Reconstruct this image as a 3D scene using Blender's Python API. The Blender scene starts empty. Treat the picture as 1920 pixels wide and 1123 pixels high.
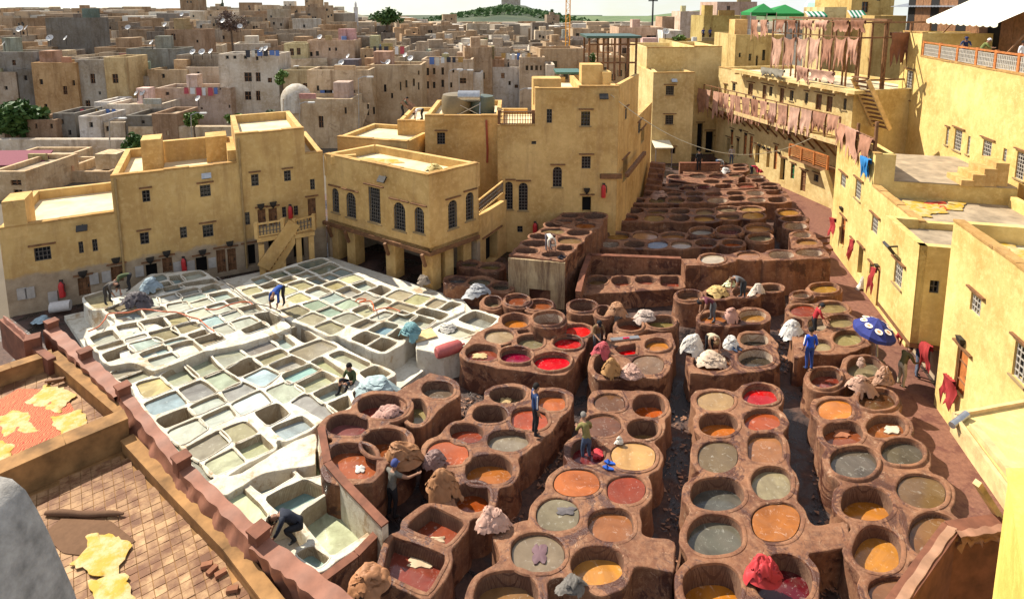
import bpy, math, random
import numpy as np
from mathutils import Vector, Matrix, noise, geometry
random.seed(7)
R=math.radians
SC=bpy.context.scene; COL=SC.collection
# ---------------------------------------------------------------- camera, sky, sun
CAM_H=16.0; FPX=1094.0; PITCH=R(8); PCX,PCY=960.0,166.0; IW,IH=1920.0,1123.0
cam=bpy.data.cameras.new('camera'); camo=bpy.data.objects.new('camera',cam); COL.objects.link(camo)
cam.sensor_fit='HORIZONTAL'; cam.sensor_width=36; cam.lens=36*FPX/IW
cam.shift_x=0; cam.shift_y=-(IH/2-PCY)/IW; cam.clip_start=.1; cam.clip_end=6000
camo.location=(0,0,CAM_H); camo.rotation_euler=(R(90)-PITCH,0,0); SC.camera=camo
SUN_AZ=R(57); SUN_EL=R(47)          # azimuth measured to the left of straight ahead
sdir=Vector((-math.sin(SUN_AZ)*math.cos(SUN_EL),math.cos(SUN_AZ)*math.cos(SUN_EL),math.sin(SUN_EL)))
world=bpy.data.worlds.new('World'); SC.world=world; world.use_nodes=True
wn=world.node_tree; wn.nodes.clear()
sky=wn.nodes.new('ShaderNodeTexSky'); sky.sky_type='NISHITA'; sky.sun_disc=False
sky.sun_elevation=SUN_EL; sky.sun_rotation=-SUN_AZ; sky.air_density=1.0; sky.dust_density=.7; sky.ozone_density=1.0
bg=wn.nodes.new('ShaderNodeBackground'); bg.inputs[1].default_value=.10
wo=wn.nodes.new('ShaderNodeOutputWorld'); 
tc=wn.nodes.new('ShaderNodeTexCoord'); cl=wn.nodes.new('ShaderNodeTexNoise'); cl.inputs['Scale'].default_value=3.2; cl.inputs['Detail'].default_value=7; cl.inputs['Roughness'].default_value=.62
mp=wn.nodes.new('ShaderNodeMapping'); mp.inputs['Scale'].default_value=(1,1,2.6); wn.links.new(tc.outputs['Generated'],mp.inputs[0])
sx_=wn.nodes.new('ShaderNodeSeparateXYZ'); wn.links.new(tc.outputs['Generated'],sx_.inputs[0]); mx_=wn.nodes.new('ShaderNodeMath'); mx_.operation='MAXIMUM'; mx_.inputs[1].default_value=.03; wn.links.new(sx_.outputs[2],mx_.inputs[0])
cb_=wn.nodes.new('ShaderNodeCombineXYZ'); wn.links.new(sx_.outputs[0],cb_.inputs[0]); wn.links.new(sx_.outputs[1],cb_.inputs[1]); wn.links.new(mx_.outputs[0],cb_.inputs[2]); wn.links.new(cb_.outputs[0],sky.inputs['Vector']); wn.links.new(mp.outputs[0],cl.inputs['Vector'])
cr=wn.nodes.new('ShaderNodeMapRange'); cr.inputs[1].default_value=.36; cr.inputs[2].default_value=.62; cr.inputs[3].default_value=.15; cr.inputs[4].default_value=.85; wn.links.new(cl.outputs['Fac'],cr.inputs[0])
cm_=wn.nodes.new('ShaderNodeMix'); cm_.data_type='RGBA'; cm_.inputs[7].default_value=(6.0,6.2,6.6,1); wn.links.new(cr.outputs[0],cm_.inputs[0]); wn.links.new(sky.outputs[0],cm_.inputs[6]); wn.links.new(cm_.outputs[2],bg.inputs[0]); wn.links.new(bg.outputs[0],wo.inputs[0])
sl=bpy.data.lights.new('sun','SUN'); sl.energy=5.0; sl.angle=R(.5); sl.color=(1,.93,.80)
so=bpy.data.objects.new('sun',sl); COL.objects.link(so); so.rotation_euler=sdir.to_track_quat('Z','Y').to_euler()
SC.view_settings.view_transform='Standard'; SC.view_settings.look='None'; SC.view_settings.gamma=1
SC.view_settings.use_curve_mapping=False; SC.view_settings.exposure=.74
# ---------------------------------------------------------------- placing: a sight line met with a real surface
_s,_c=math.sin(PITCH),math.cos(PITCH)
def ray(px,py):
    u=(px-PCX)/FPX; v=(py-PCY)/FPX
    return (u,_c-v*_s,-_s-v*_c)
def W(px,py,z=0.):
    d=ray(px,py); t=(z-CAM_H)/d[2]; return Vector((d[0]*t,d[1]*t,z))
def D(px,py,y):
    d=ray(px,py); t=y/d[1]; return Vector((d[0]*t,y,CAM_H+d[2]*t))
def T(ox,oy,s): return lambda x,y:(ox+x/s,oy+y/s)
class Wall:
    """vertical wall plane standing on two ground points, u along it, z up"""
    def __init__(s,a,b):
        s.a=Vector((a[0],a[1])); b=Vector((b[0],b[1])); s.L=(b-s.a).length; s.d=(b-s.a).normalized()
        n=Vector((s.d.y,-s.d.x))
        if n.dot(-s.a)<0: n=-n
        s.n=n
    def uv(s,px,py):
        d=ray(px,py); den=d[0]*s.n.x+d[1]*s.n.y; t=s.a.dot(s.n)/den
        p=Vector((d[0]*t,d[1]*t)); return ((p-s.a).dot(s.d),CAM_H+d[2]*t)
    def pt(s,u,z,off=0.):
        q=s.a+s.d*u+s.n*off; return Vector((q.x,q.y,z))
    def shift(s,off):
        q=s.a+s.n*off; return Wall(q,q+s.d*max(s.L,.1))
# ---------------------------------------------------------------- objects
def tag(o,label=None,cat=None,group=None,kind=None):
    if label: o['label']=label
    if cat: o['category']=cat
    if group: o['group']=group
    if kind: o['kind']=kind
    return o
def lin(c):
    if isinstance(c,str):
        c=[int(c[i:i+2],16)/255 for i in (0,2,4)]
    return tuple((x/12.92 if x<=.04045 else ((x+.055)/1.055)**2.4) for x in c)
class MB:
    """collects faces for one mesh"""
    def __init__(s): s.v=[]; s.f=[]; s.m=[]
    def add(s,vs,fs,m=0):
        o=len(s.v); s.v+= [tuple(p) for p in vs]
        s.f+=[tuple(i+o for i in f) for f in fs]; s.m+=[m]*len(fs); return s
    def box(s,c,sz,rz=0,m=0,rot=None):
        M=rot if rot else Matrix.Rotation(rz,3,'Z'); c=Vector(c); vs=[]
        for k in range(8):
            vs.append(c+M@Vector(((k&1)-.5,((k>>1)&1)-.5,((k>>2)&1)-.5)) *1.0 if False else c+M@Vector((((k&1)-.5)*sz[0],(((k>>1)&1)-.5)*sz[1],(((k>>2)&1)-.5)*sz[2])))
        return s.add(vs,[(0,2,3,1),(4,5,7,6),(0,1,5,4),(2,6,7,3),(0,4,6,2),(1,3,7,5)],m)
    def bar(s,a,b,w,h=None,m=0,up=(0,0,1)):
        a=Vector(a);b=Vector(b); z=(b-a); L=z.length
        if L<1e-6: return s
        z/=L; x=z.cross(Vector(up))
        if x.length<1e-3: x=z.cross(Vector((1,0,0)))
        x.normalize(); y=z.cross(x); h=h or w
        return s.box((a+b)/2,(w,h,L),m=m,rot=Matrix((x,y,z)).transposed())
    def tube(s,pts,r,n=8,m=0,cap=True):
        pts=[Vector(p) for p in pts]; rs=r if isinstance(r,(list,tuple)) else [r]*len(pts); vs=[];fs=[]
        px=None
        for i,p in enumerate(pts):
            d=(pts[min(i+1,len(pts)-1)]-pts[max(i-1,0)]).normalized()
            if px is None:
                px=d.cross(Vector((0,0,1)))
                if px.length<.05: px=d.cross(Vector((1,0,0)))
            px=(px-d*px.dot(d)).normalized(); py=d.cross(px)
            for k in range(n):
                a=2*math.pi*k/n; vs.append(p+px*math.cos(a)*rs[i]+py*math.sin(a)*rs[i])
        for i in range(len(pts)-1):
            for k in range(n):
                k2=(k+1)%n; fs.append((i*n+k,i*n+k2,(i+1)*n+k2,(i+1)*n+k))
        if cap: fs.append(tuple(range(n-1,-1,-1))); fs.append(tuple(range((len(pts)-1)*n,len(pts)*n)))
        return s.add(vs,fs,m)
    def lathe(s,c,prof,n=16,m=0):
        c=Vector(c); vs=[];fs=[]
        for r,z in prof:
            for k in range(n):
                a=2*math.pi*k/n; vs.append(c+Vector((r*math.cos(a),r*math.sin(a),z)))
        for i in range(len(prof)-1):
            for k in range(n):
                k2=(k+1)%n; fs.append((i*n+k,i*n+k2,(i+1)*n+k2,(i+1)*n+k))
        return s.add(vs,fs,m)
    def prism(s,poly,z0,z1,m=0):
        """poly: xy points; straight-sided solid"""
        n=len(poly); vs=[(p[0],p[1],z0) for p in poly]+[(p[0],p[1],z1) for p in poly]
        a=sum(poly[i][0]*poly[(i+1)%n][1]-poly[(i+1)%n][0]*poly[i][1] for i in range(n))
        top=tuple(range(n,2*n)); bot=tuple(range(n-1,-1,-1)); sd=[(i,(i+1)%n,n+(i+1)%n,n+i) for i in range(n)]
        if a<0: top=top[::-1]; bot=bot[::-1]; sd=[f[::-1] for f in sd]
        return s.add(vs,[top,bot]+sd,m)
    def mesh(s,name,mats,smooth=None):
        me=bpy.data.meshes.new(name); me.from_pydata(s.v,[],s.f)
        for m in (mats if isinstance(mats,(list,tuple)) else [mats]): me.materials.append(m)
        me.polygons.foreach_set('material_index',s.m)
        if smooth is not None:
            me.polygons.foreach_set('use_smooth',[True]*len(s.f))
            if smooth<179: me.set_sharp_from_angle(angle=R(smooth))
        me.update(); return me
    def build(s,name,mats,parent=None,smooth=None,color=None,loc=None):
        o=bpy.data.objects.new(name,s.mesh(name,mats,smooth)); COL.objects.link(o)
        if parent: o.parent=parent
        if color is not None: o.color=(*color[:3],1)
        if loc is not None: o.location=loc
        return o
def obj(name,me,parent=None,color=None,loc=None,rz=0):
    o=bpy.data.objects.new(name,me); COL.objects.link(o)
    if parent: o.parent=parent
    if color is not None: o.color=(*color[:3],1)
    if loc is not None: o.location=loc
    if rz: o.rotation_euler=(0,0,rz)
    return o
def empty(name,loc=(0,0,0)):
    o=bpy.data.objects.new(name,None); COL.objects.link(o); o.location=loc; o.empty_display_size=.2; return o
def root(name,label,cat,group=None):
    return tag(empty(name),label,cat,group)
# ---------------------------------------------------------------- materials
class NT:
    def __init__(s,name):
        s.m=bpy.data.materials.new(name); s.m.use_nodes=True; s.t=s.m.node_tree; s.t.nodes.clear()
        s.o=s.n('OutputMaterial'); s.b=s.n('BsdfPrincipled'); s.l(s.b.outputs[0],s.o.inputs[0])
    def n(s,k): return s.t.nodes.new('ShaderNode'+k)
    def l(s,a,b): s.t.links.new(a,b)
    def pos(s,sc=(1,1,1),obj=False):
        if obj: g=s.n('TexCoord').outputs['Object']
        else: g=s.n('NewGeometry').outputs['Position']
        m=s.n('Mapping'); m.inputs['Scale'].default_value=sc; s.l(g,m.inputs[0]); return m.outputs[0]
    def noise(s,scale,detail=4,rough=.6,vec=None,dist=0):
        n=s.n('TexNoise'); n.inputs['Scale'].default_value=scale; n.inputs['Detail'].default_value=detail
        n.inputs['Roughness'].default_value=rough; n.inputs['Distortion'].default_value=dist
        s.l(vec if vec else s.pos(),n.inputs['Vector']); return n.outputs['Fac']
    def ramp(s,f,a,b):
        r=s.n('MapRange'); r.inputs[1].default_value=a; r.inputs[2].default_value=b; s.l(f,r.inputs[0]); return r.outputs[0]
    def mul(s,a,k):
        r=s.n('Math'); r.operation='MULTIPLY'; s.l(a,r.inputs[0])
        if isinstance(k,(int,float)): r.inputs[1].default_value=k
        else: s.l(k,r.inputs[1])
        return r.outputs[0]
    def mix(s,f,a,b,mode='MIX'):
        r=s.n('Mix'); r.data_type='RGBA'; r.blend_type=mode
        for sock,v in((r.inputs[0],f),(r.inputs[6],a),(r.inputs[7],b)):
            if isinstance(v,(int,float)): sock.default_value=v
            elif isinstance(v,(tuple,list)): sock.default_value=(*v[:3],1)
            else: s.l(v,sock)
        return r.outputs[2]
    def col(s,c): s.l(c,s.b.inputs['Base Color']) if not isinstance(c,(tuple,list)) else setattr(s.b.inputs['Base Color'],'default_value',(*c[:3],1))
    def bump(s,f,st,dist=.02):
        b=s.n('Bump'); b.inputs['Strength'].default_value=st; b.inputs['Distance'].default_value=dist; s.l(f,b.inputs['Height'])
        s.l(b.outputs[0],s.b.inputs['Normal']); return b
    def rough(s,v):
        if isinstance(v,(int,float)): s.b.inputs['Roughness'].default_value=v
        else: s.l(v,s.b.inputs['Roughness'])
    def spec(s,v): s.b.inputs['Specular IOR Level'].default_value=v
    def info(s,k='Color'): return s.n('ObjectInfo').outputs[k]
def m_plain(name,c,rough=.7,var=.25,scale=6,metal=0,spec=.3,bump=.15):
    n=NT(name); f=n.noise(scale); d=tuple(x*(1-var) for x in c); e=tuple(min(1,x*(1+var*.6)) for x in c)
    n.col(n.mix(n.ramp(f,.3,.7),d,e)); n.rough(rough); n.spec(spec); n.b.inputs['Metallic'].default_value=metal
    if bump: n.bump(n.noise(scale*5),bump,.01)
    return n.m
def m_objcol(name,rough=.7,var=.3,scale=5,spec=.3,bump=.2,bscale=25):
    n=NT(name); c=n.info(); f=n.ramp(n.noise(scale),.3,.7)
    n.col(n.mix(f,n.mix(1.0,c,(1-var,)*3,'MULTIPLY'),c)); n.rough(rough); n.spec(spec)
    if bump: n.bump(n.noise(bscale),bump,.01)
    return n.m
def m_plaster(name,objcol=False,c=(.66,.44,.175),stain=(.33,.19,.085),amount=.55):
    n=NT(name); base=n.info() if objcol else c
    big=n.noise(.35,5,.65); fine=n.noise(3.2,5,.7)
    st=n.noise(1.0,6,.7,n.pos((1.4,1.4,.16)))
    lo=n.mix(1.0,base,(.66,.58,.48),'MULTIPLY')
    k=n.mix(n.ramp(big,.35,.66),lo,base)
    k=n.mix(n.mul(n.ramp(fine,.48,.72),.55),k,n.mix(1.0,base,(1.16,1.2,1.35),'MULTIPLY'))
    dark=n.mix(1.0,base,(.42,.36,.32),'MULTIPLY') if objcol else stain
    k=n.mix(n.mul(n.ramp(st,.50,.72),amount),k,dark)
    k=n.mix(n.mul(n.ramp(n.noise(.9,7,.78,None,.6),.56,.66),amount*.7),k,dark)
    n.col(k); n.rough(.9); n.spec(.12)
    n.bump(n.noise(5,8,.75),.6,.05)
    return n.m
M={}
M['plaster']=m_plaster('yellow_plaster')
M['plaster_r']=m_plaster('yellow_plaster_new',c=(.74,.555,.215),stain=(.42,.26,.10),amount=.28)
M['plaster_f']=m_plaster('pale_yellow_plaster',c=(.70,.54,.25),stain=(.34,.22,.10),amount=.4)
M['house']=m_plaster('house_plaster',objcol=True,amount=.95)
M['roof']=m_plain('roof_screed',(.34,.26,.17),.9,.4,1.2)
M['roofw']=m_plain('sandy_roof_screed',(.66,.54,.33),.9,.3,.8)
def m_vat():
    n=NT('tannery_masonry'); c=(.285,.130,.064)
    f=n.noise(.8,5,.65); g=n.noise(4.5,6,.75); w=n.noise(.60,8,.74,None,.9); sp=n.noise(11,6,.8)
    k=n.mix(n.ramp(f,.32,.68),(.115,.042,.022),c); k=n.mix(n.mul(n.ramp(g,.46,.68),.55),k,(.36,.20,.112))
    k=n.mix(n.mul(n.ramp(sp,.55,.66),.38),k,(.115,.045,.026))
    k=n.mix(n.mul(n.ramp(n.noise(2.6,8,.82,None,.4),.59,.63),.7),k,(.47,.31,.20))
    k=n.mix(n.mul(n.ramp(w,.53,.56),.85),k,(.062,.022,.016))
    st=n.noise(2.2,5,.7,n.pos((1.5,1.5,.12))); k=n.mix(n.mul(n.ramp(st,.50,.68),.55),k,(.062,.028,.021))
    vo=n.n('TexVoronoi'); vo.feature='DISTANCE_TO_EDGE'; vo.inputs['Scale'].default_value=4.5; vo.inputs['Randomness'].default_value=.85; n.l(n.pos((1,1,1.6)),vo.inputs['Vector'])
    cr=n.mul(n.ramp(vo.outputs['Distance'],.04,.01),n.ramp(n.noise(1.3,4,.6),.50,.62)); k=n.mix(n.mul(cr,.5),k,(.085,.036,.026))
    n.col(k); r=n.n('MapRange'); n.l(w,r.inputs[0]); r.inputs[1].default_value=.52; r.inputs[2].default_value=.57; r.inputs[3].default_value=.82; r.inputs[4].default_value=.30
    n.rough(r.outputs[0]); n.spec(.35); ad=n.n('Math'); ad.operation='SUBTRACT'; n.l(n.noise(6,8,.8),ad.inputs[0]); n.l(n.mul(cr,.35),ad.inputs[1]); n.bump(ad.outputs[0],.65,.05); return n.m
M['vat']=m_vat()
def m_lining(name,a,b,c):
    n=NT(name); br=n.n('TexBrick'); br.inputs['Scale'].default_value=9; br.inputs['Mortar Size'].default_value=.03
    br.inputs['Color1'].default_value=(*a,1); br.inputs['Color2'].default_value=(*b,1); br.inputs['Mortar'].default_value=(*c,1)
    n.l(n.pos(),br.inputs['Vector'])
    k=n.mix(n.ramp(n.noise(2.5,5,.7),.35,.7),br.outputs[0],c); n.col(k); n.rough(.75); n.spec(.25)
    n.bump(n.noise(16,5,.7),.6,.03); return n.m
M['lining']=m_lining('vat_lining',(.22,.13,.08),(.16,.085,.05),(.10,.05,.033))
M['lining_dry']=m_lining('limed_vat_lining',(.52,.43,.33),(.42,.34,.26),(.26,.17,.11))
def m_white():
    n=NT('lime_crusted_masonry')
    f=n.noise(.7,5,.65); g=n.noise(4,6,.75); p=n.noise(1.1,6,.72,None,.5)
    k=n.mix(n.ramp(f,.3,.7),(.52,.47,.36),(.70,.66,.56)); k=n.mix(n.mul(n.ramp(g,.5,.68),.6),k,(.40,.31,.20))
    k=n.mix(n.mul(n.ramp(p,.55,.64),.8),k,(.36,.24,.13))
    st=n.noise(3,5,.7,n.pos((1.6,1.6,.15))); k=n.mix(n.mul(n.ramp(st,.58,.72),.5),k,(.17,.12,.07))
    n.col(k); n.rough(.9); n.spec(.15); n.bump(n.noise(10,6,.75),.6,.04); return n.m
M['white']=m_white()
M['white_in']=m_lining('stained_pit_lining',(.50,.44,.32),(.42,.35,.24),(.27,.20,.12))
def m_liquid():
    n=NT('dye_liquor'); c=n.mix(1.0,n.info(),(.88,.85,.82),'MULTIPLY')
    f=n.noise(.9,4,.6,None,1.2); k=n.mix(n.ramp(f,.32,.68),n.mix(1.0,c,(.55,.52,.50),'MULTIPLY'),c); k=n.mix(n.mul(n.ramp(n.noise(.35,5,.7,None,2.0),.45,.62),.4),k,n.mix(.5,c,(.16,.12,.09)))
    sc=n.noise(5,6,.75,None,1.0); k=n.mix(n.mul(n.ramp(sc,.57,.67),.45),k,n.mix(.45,c,(.75,.72,.62)))
    n.col(k); n.rough(.12); n.spec(.45); n.bump(n.noise(3.0,2,.5),.05,.01); return n.m
M['liquid']=m_liquid()
def m_ground():
    n=NT('wet_courtyard_ground'); w=n.noise(.45,6,.7,None,.6); g=n.noise(5,6,.75)
    k=n.mix(n.ramp(g,.35,.7),(.055,.028,.02),(.13,.065,.042)); k=n.mix(n.ramp(w,.44,.56),(.016,.013,.013),k)
    n.col(k); r=n.n('MapRange'); n.l(w,r.inputs[0]); r.inputs[1].default_value=.44; r.inputs[2].default_value=.54; r.inputs[3].default_value=.16; r.inputs[4].default_value=.85
    n.rough(r.outputs[0]); n.bump(n.noise(9,6,.75),.5,.06); return n.m
M['ground']=m_ground()
def m_alley():
    n=NT('stained_alley_paving'); w=n.noise(.8,6,.72,None,.7); g=n.noise(6,6,.75)
    k=n.mix(n.ramp(g,.35,.7),(.13,.050,.032),(.24,.105,.066)); k=n.mix(n.mul(n.ramp(w,.52,.60),.8),k,(.10,.030,.022))
    n.col(k); n.rough(.75); n.bump(n.noise(5,6,.75),.6,.05); return n.m
M['alley']=m_alley()
M['earth']=m_plain('city_earth',(.13,.105,.075),.95,.35,.08)
M['wood']=m_plain('weathered_brown_wood',(.20,.095,.042),.7,.45,4)
M['wood_o']=m_plain('orange_varnished_wood',(.46,.16,.045),.55,.4,4)
M['wood_l']=m_plain('pale_timber',(.62,.43,.20),.7,.3,3)
M['iron']=m_plain('dark_iron',(.055,.05,.045),.55,.3,8,.5)
M['grille']=m_plain('painted_grille_iron',(.13,.115,.10),.6,.3,8,.2)
M['grille_w']=m_plain('pale_grille_iron',(.42,.38,.32),.6,.3,8,.1)
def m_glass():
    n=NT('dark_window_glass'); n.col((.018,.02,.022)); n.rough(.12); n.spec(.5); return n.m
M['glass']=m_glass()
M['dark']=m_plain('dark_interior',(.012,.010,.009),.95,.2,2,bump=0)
M['hide']=m_objcol('tanned_hide',.62,.38,2.2,.3,.35,14)
M['cloth']=m_objcol('cloth',.85,.2,9,.15,.2,40)
M['skin']=m_objcol('skin',.6,.1,9,.3,0)
M['metal']=m_plain('galvanised_metal',(.42,.42,.42),.35,.2,6,.8)
M['paint']=m_objcol('painted_metal',.45,.2,6,.4,.05)
M['objc']=m_objcol('masonry_trim',.85,.3,3,.15,.3,12)
# ---------------------------------------------------------------- ground
g=MB(); N=1
g.add([(-3000,-200,-.06),(3000,-200,-.06),(3000,470,-.06),(-3000,470,-.06)],[(0,1,2,3)]); tag(g.build('ground',M['earth']),kind='structure')
def sheet(name,pts,z,mat):
    m=MB(); m.add([(p[0],p[1],z) for p in pts],[tuple(range(len(pts)))]); o=m.build(name,M[mat]); tag(o,kind='structure'); return o
sheet('courtyard_floor',[(-26,4),(22,4),(30,44),(30,62),(4,62),(-26,42)],-.02,'ground')
al=[W(x,y,0) for x,y in [(1900,1150),(1740,1150),(1700,1000),(1640,800),(1600,690),(1560,560),(1510,480),(1490,420),(1470,370),(1400,330),(1350,312),(1390,296),(1470,340),(1560,385),(1600,440),(1640,560),(1720,680),(1800,790),(1900,950)]]
sheet('alley_pavement',al,.0,'alley')

m_=MB(); P_=[W(x,y,.26) for x,y in [(120,592),(420,524),(620,482),(868,562),(905,606),(800,690),(705,762),(604,806),(560,1095),(470,1060),(250,790)]]; m_.prism([p.xy for p in P_],-.05,.26)
tag(m_.build('lime_apron',M['white']),kind='structure')
# ---------------------------------------------------------------- vat blocks
def contours(S,x0,y0,h):
    ny,nx=S.shape; neg=S<0; mixd=(neg[:-1,:-1]^neg[1:,1:])|(neg[:-1,1:]^neg[1:,:-1])|(neg[:-1,:-1]^neg[:-1,1:])
    adj={}; P={}
    def ep(k):
        if k in P: return
        i,j,v=k; a=S[j,i]; b=S[j,i+1] if v==0 else S[j+1,i]; t=a/(a-b)
        P[k]=(x0+(i+(t if v==0 else 0))*h,y0+(j+(t if v==1 else 0))*h)
    for j,i in zip(*np.nonzero(mixd)):
        j=int(j);i=int(i); e=[]
        if neg[j,i]!=neg[j,i+1]: e.append((i,j,0))
        if neg[j,i+1]!=neg[j+1,i+1]: e.append((i+1,j,1))
        if neg[j+1,i]!=neg[j+1,i+1]: e.append((i,j+1,0))
        if neg[j,i]!=neg[j+1,i]: e.append((i,j,1))
        if len(e)==4: prs=[(e[0],e[3]),(e[1],e[2])] if neg[j,i] else [(e[0],e[1]),(e[2],e[3])]
        elif len(e)==2: prs=[(e[0],e[1])]
        else: continue
        for a,b in prs:
            ep(a);ep(b); adj.setdefault(a,[]).append(b); adj.setdefault(b,[]).append(a)
    loops=[];seen=set()
    for k in list(adj):
        if k in seen: continue
        lp=[k];seen.add(k);cur=k
        while True:
            nx_=[q for q in adj[cur] if q not in seen]
            if not nx_: break
            cur=nx_[0];seen.add(cur);lp.append(cur)
        if len(lp)>8: loops.append(np.array([P[q] for q in lp]))
    return loops
def area(l): 
    x,y=l[:,0],l[:,1]; return .5*np.sum(x*np.roll(y,-1)-np.roll(x,-1)*y)
def ccw(l): return l if area(l)>0 else l[::-1].copy()
def resample(l,step,smooth=1):
    for _ in range(smooth): l=(np.roll(l,1,0)+2*l+np.roll(l,-1,0))/4
    q=np.vstack([l,l[:1]]); d=np.r_[0,np.cumsum(np.hypot(*np.diff(q,axis=0).T))]; n=max(8,int(d[-1]/step))
    t=np.linspace(0,d[-1],n,endpoint=False); return np.c_[np.interp(t,d,q[:,0]),np.interp(t,d,q[:,1])]
def normals(l):
    t=np.roll(l,-1,0)-np.roll(l,1,0); n=np.c_[t[:,1],-t[:,0]]; return n/np.maximum(1e-6,np.linalg.norm(n,axis=1))[:,None]
def sdpoly(l,X,Y):
    d=np.full(X.shape,1e9); ins=np.zeros(X.shape,bool); n=len(l)
    for i in range(n):
        ax,ay=l[i]; bx,by=l[(i+1)%n]; ex,ey=bx-ax,by-ay; L=ex*ex+ey*ey+1e-12
        t=np.clip(((X-ax)*ex+(Y-ay)*ey)/L,0,1); d=np.minimum(d,(X-ax-t*ex)**2+(Y-ay-t*ey)**2)
        if (ay>by)!=(ay<=by): pass
        c=((ay>Y)!=(by>Y))&(X<(bx-ax)*(Y-ay)/(by-ay+1e-12)+ax); ins^=c
    d=np.sqrt(d); return np.where(ins,-d,d)
def inside(l,X,Y):
    ins=np.zeros(X.shape,bool); n=len(l)
    for i in range(n):
        ax,ay=l[i]; bx,by=l[(i+1)%n]; ins^=((ay>Y)!=(by>Y))&(X<(bx-ax)*(Y-ay)/(by-ay+1e-12)+ax)
    return ins
def chaikin(q,it=2,r=.18):
    for _ in range(it):
        o=[]
        for i in range(len(q)):
            a=q[i];b=q[(i+1)%len(q)]; o.append(a*(1-r)+b*r); o.append(a*r+b*(1-r))
        q=np.array(o); r=.25
    return q
def ell(cx,cy,w,h,z,ex=2.25,tilt=0,n=34,seed=0):
    pts=[]; ct,st=math.cos(tilt),math.sin(tilt)
    for k in range(n):
        a=2*math.pi*k/n; c,s=math.cos(a),math.sin(a)
        r=(abs(c)**ex+abs(s)**ex)**(-1/ex); r*=1+.022*math.sin(2*a+seed)+.016*math.sin(3*a+seed*2.3)+.01*math.sin(5*a+seed*1.7)
        x,y=c*r*w/2,s*r*h/2; p=W(cx+x*ct-y*st,cy+x*st+y*ct,z); pts.append((p.x,p.y))
    return ccw(np.array(pts))
def quad(q,z,seed=0,grow=.0):
    pts=np.array([W(x,y,z)[:2] for x,y in q]); pts=ccw(pts); c_=pts.mean(0); pts=pts+(pts-c_)/np.linalg.norm(pts-c_,axis=1)[:,None]*grow*1.3; l=chaikin(pts,2,.075); l=resample(l,.16,0); l=ccw(l); nn=normals(l)
    for i in range(len(l)):
        l[i]+=nn[i]*.035*noise.noise(Vector((l[i][0]*1.6,l[i][1]*1.6,seed*3.1)))
    return l
def zn(x,y): return .040*noise.noise(Vector((x*.9,y*.9,1.3)))+.020*noise.noise(Vector((x*3.4,y*3.4,5.1)))
VATN=[0]
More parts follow.
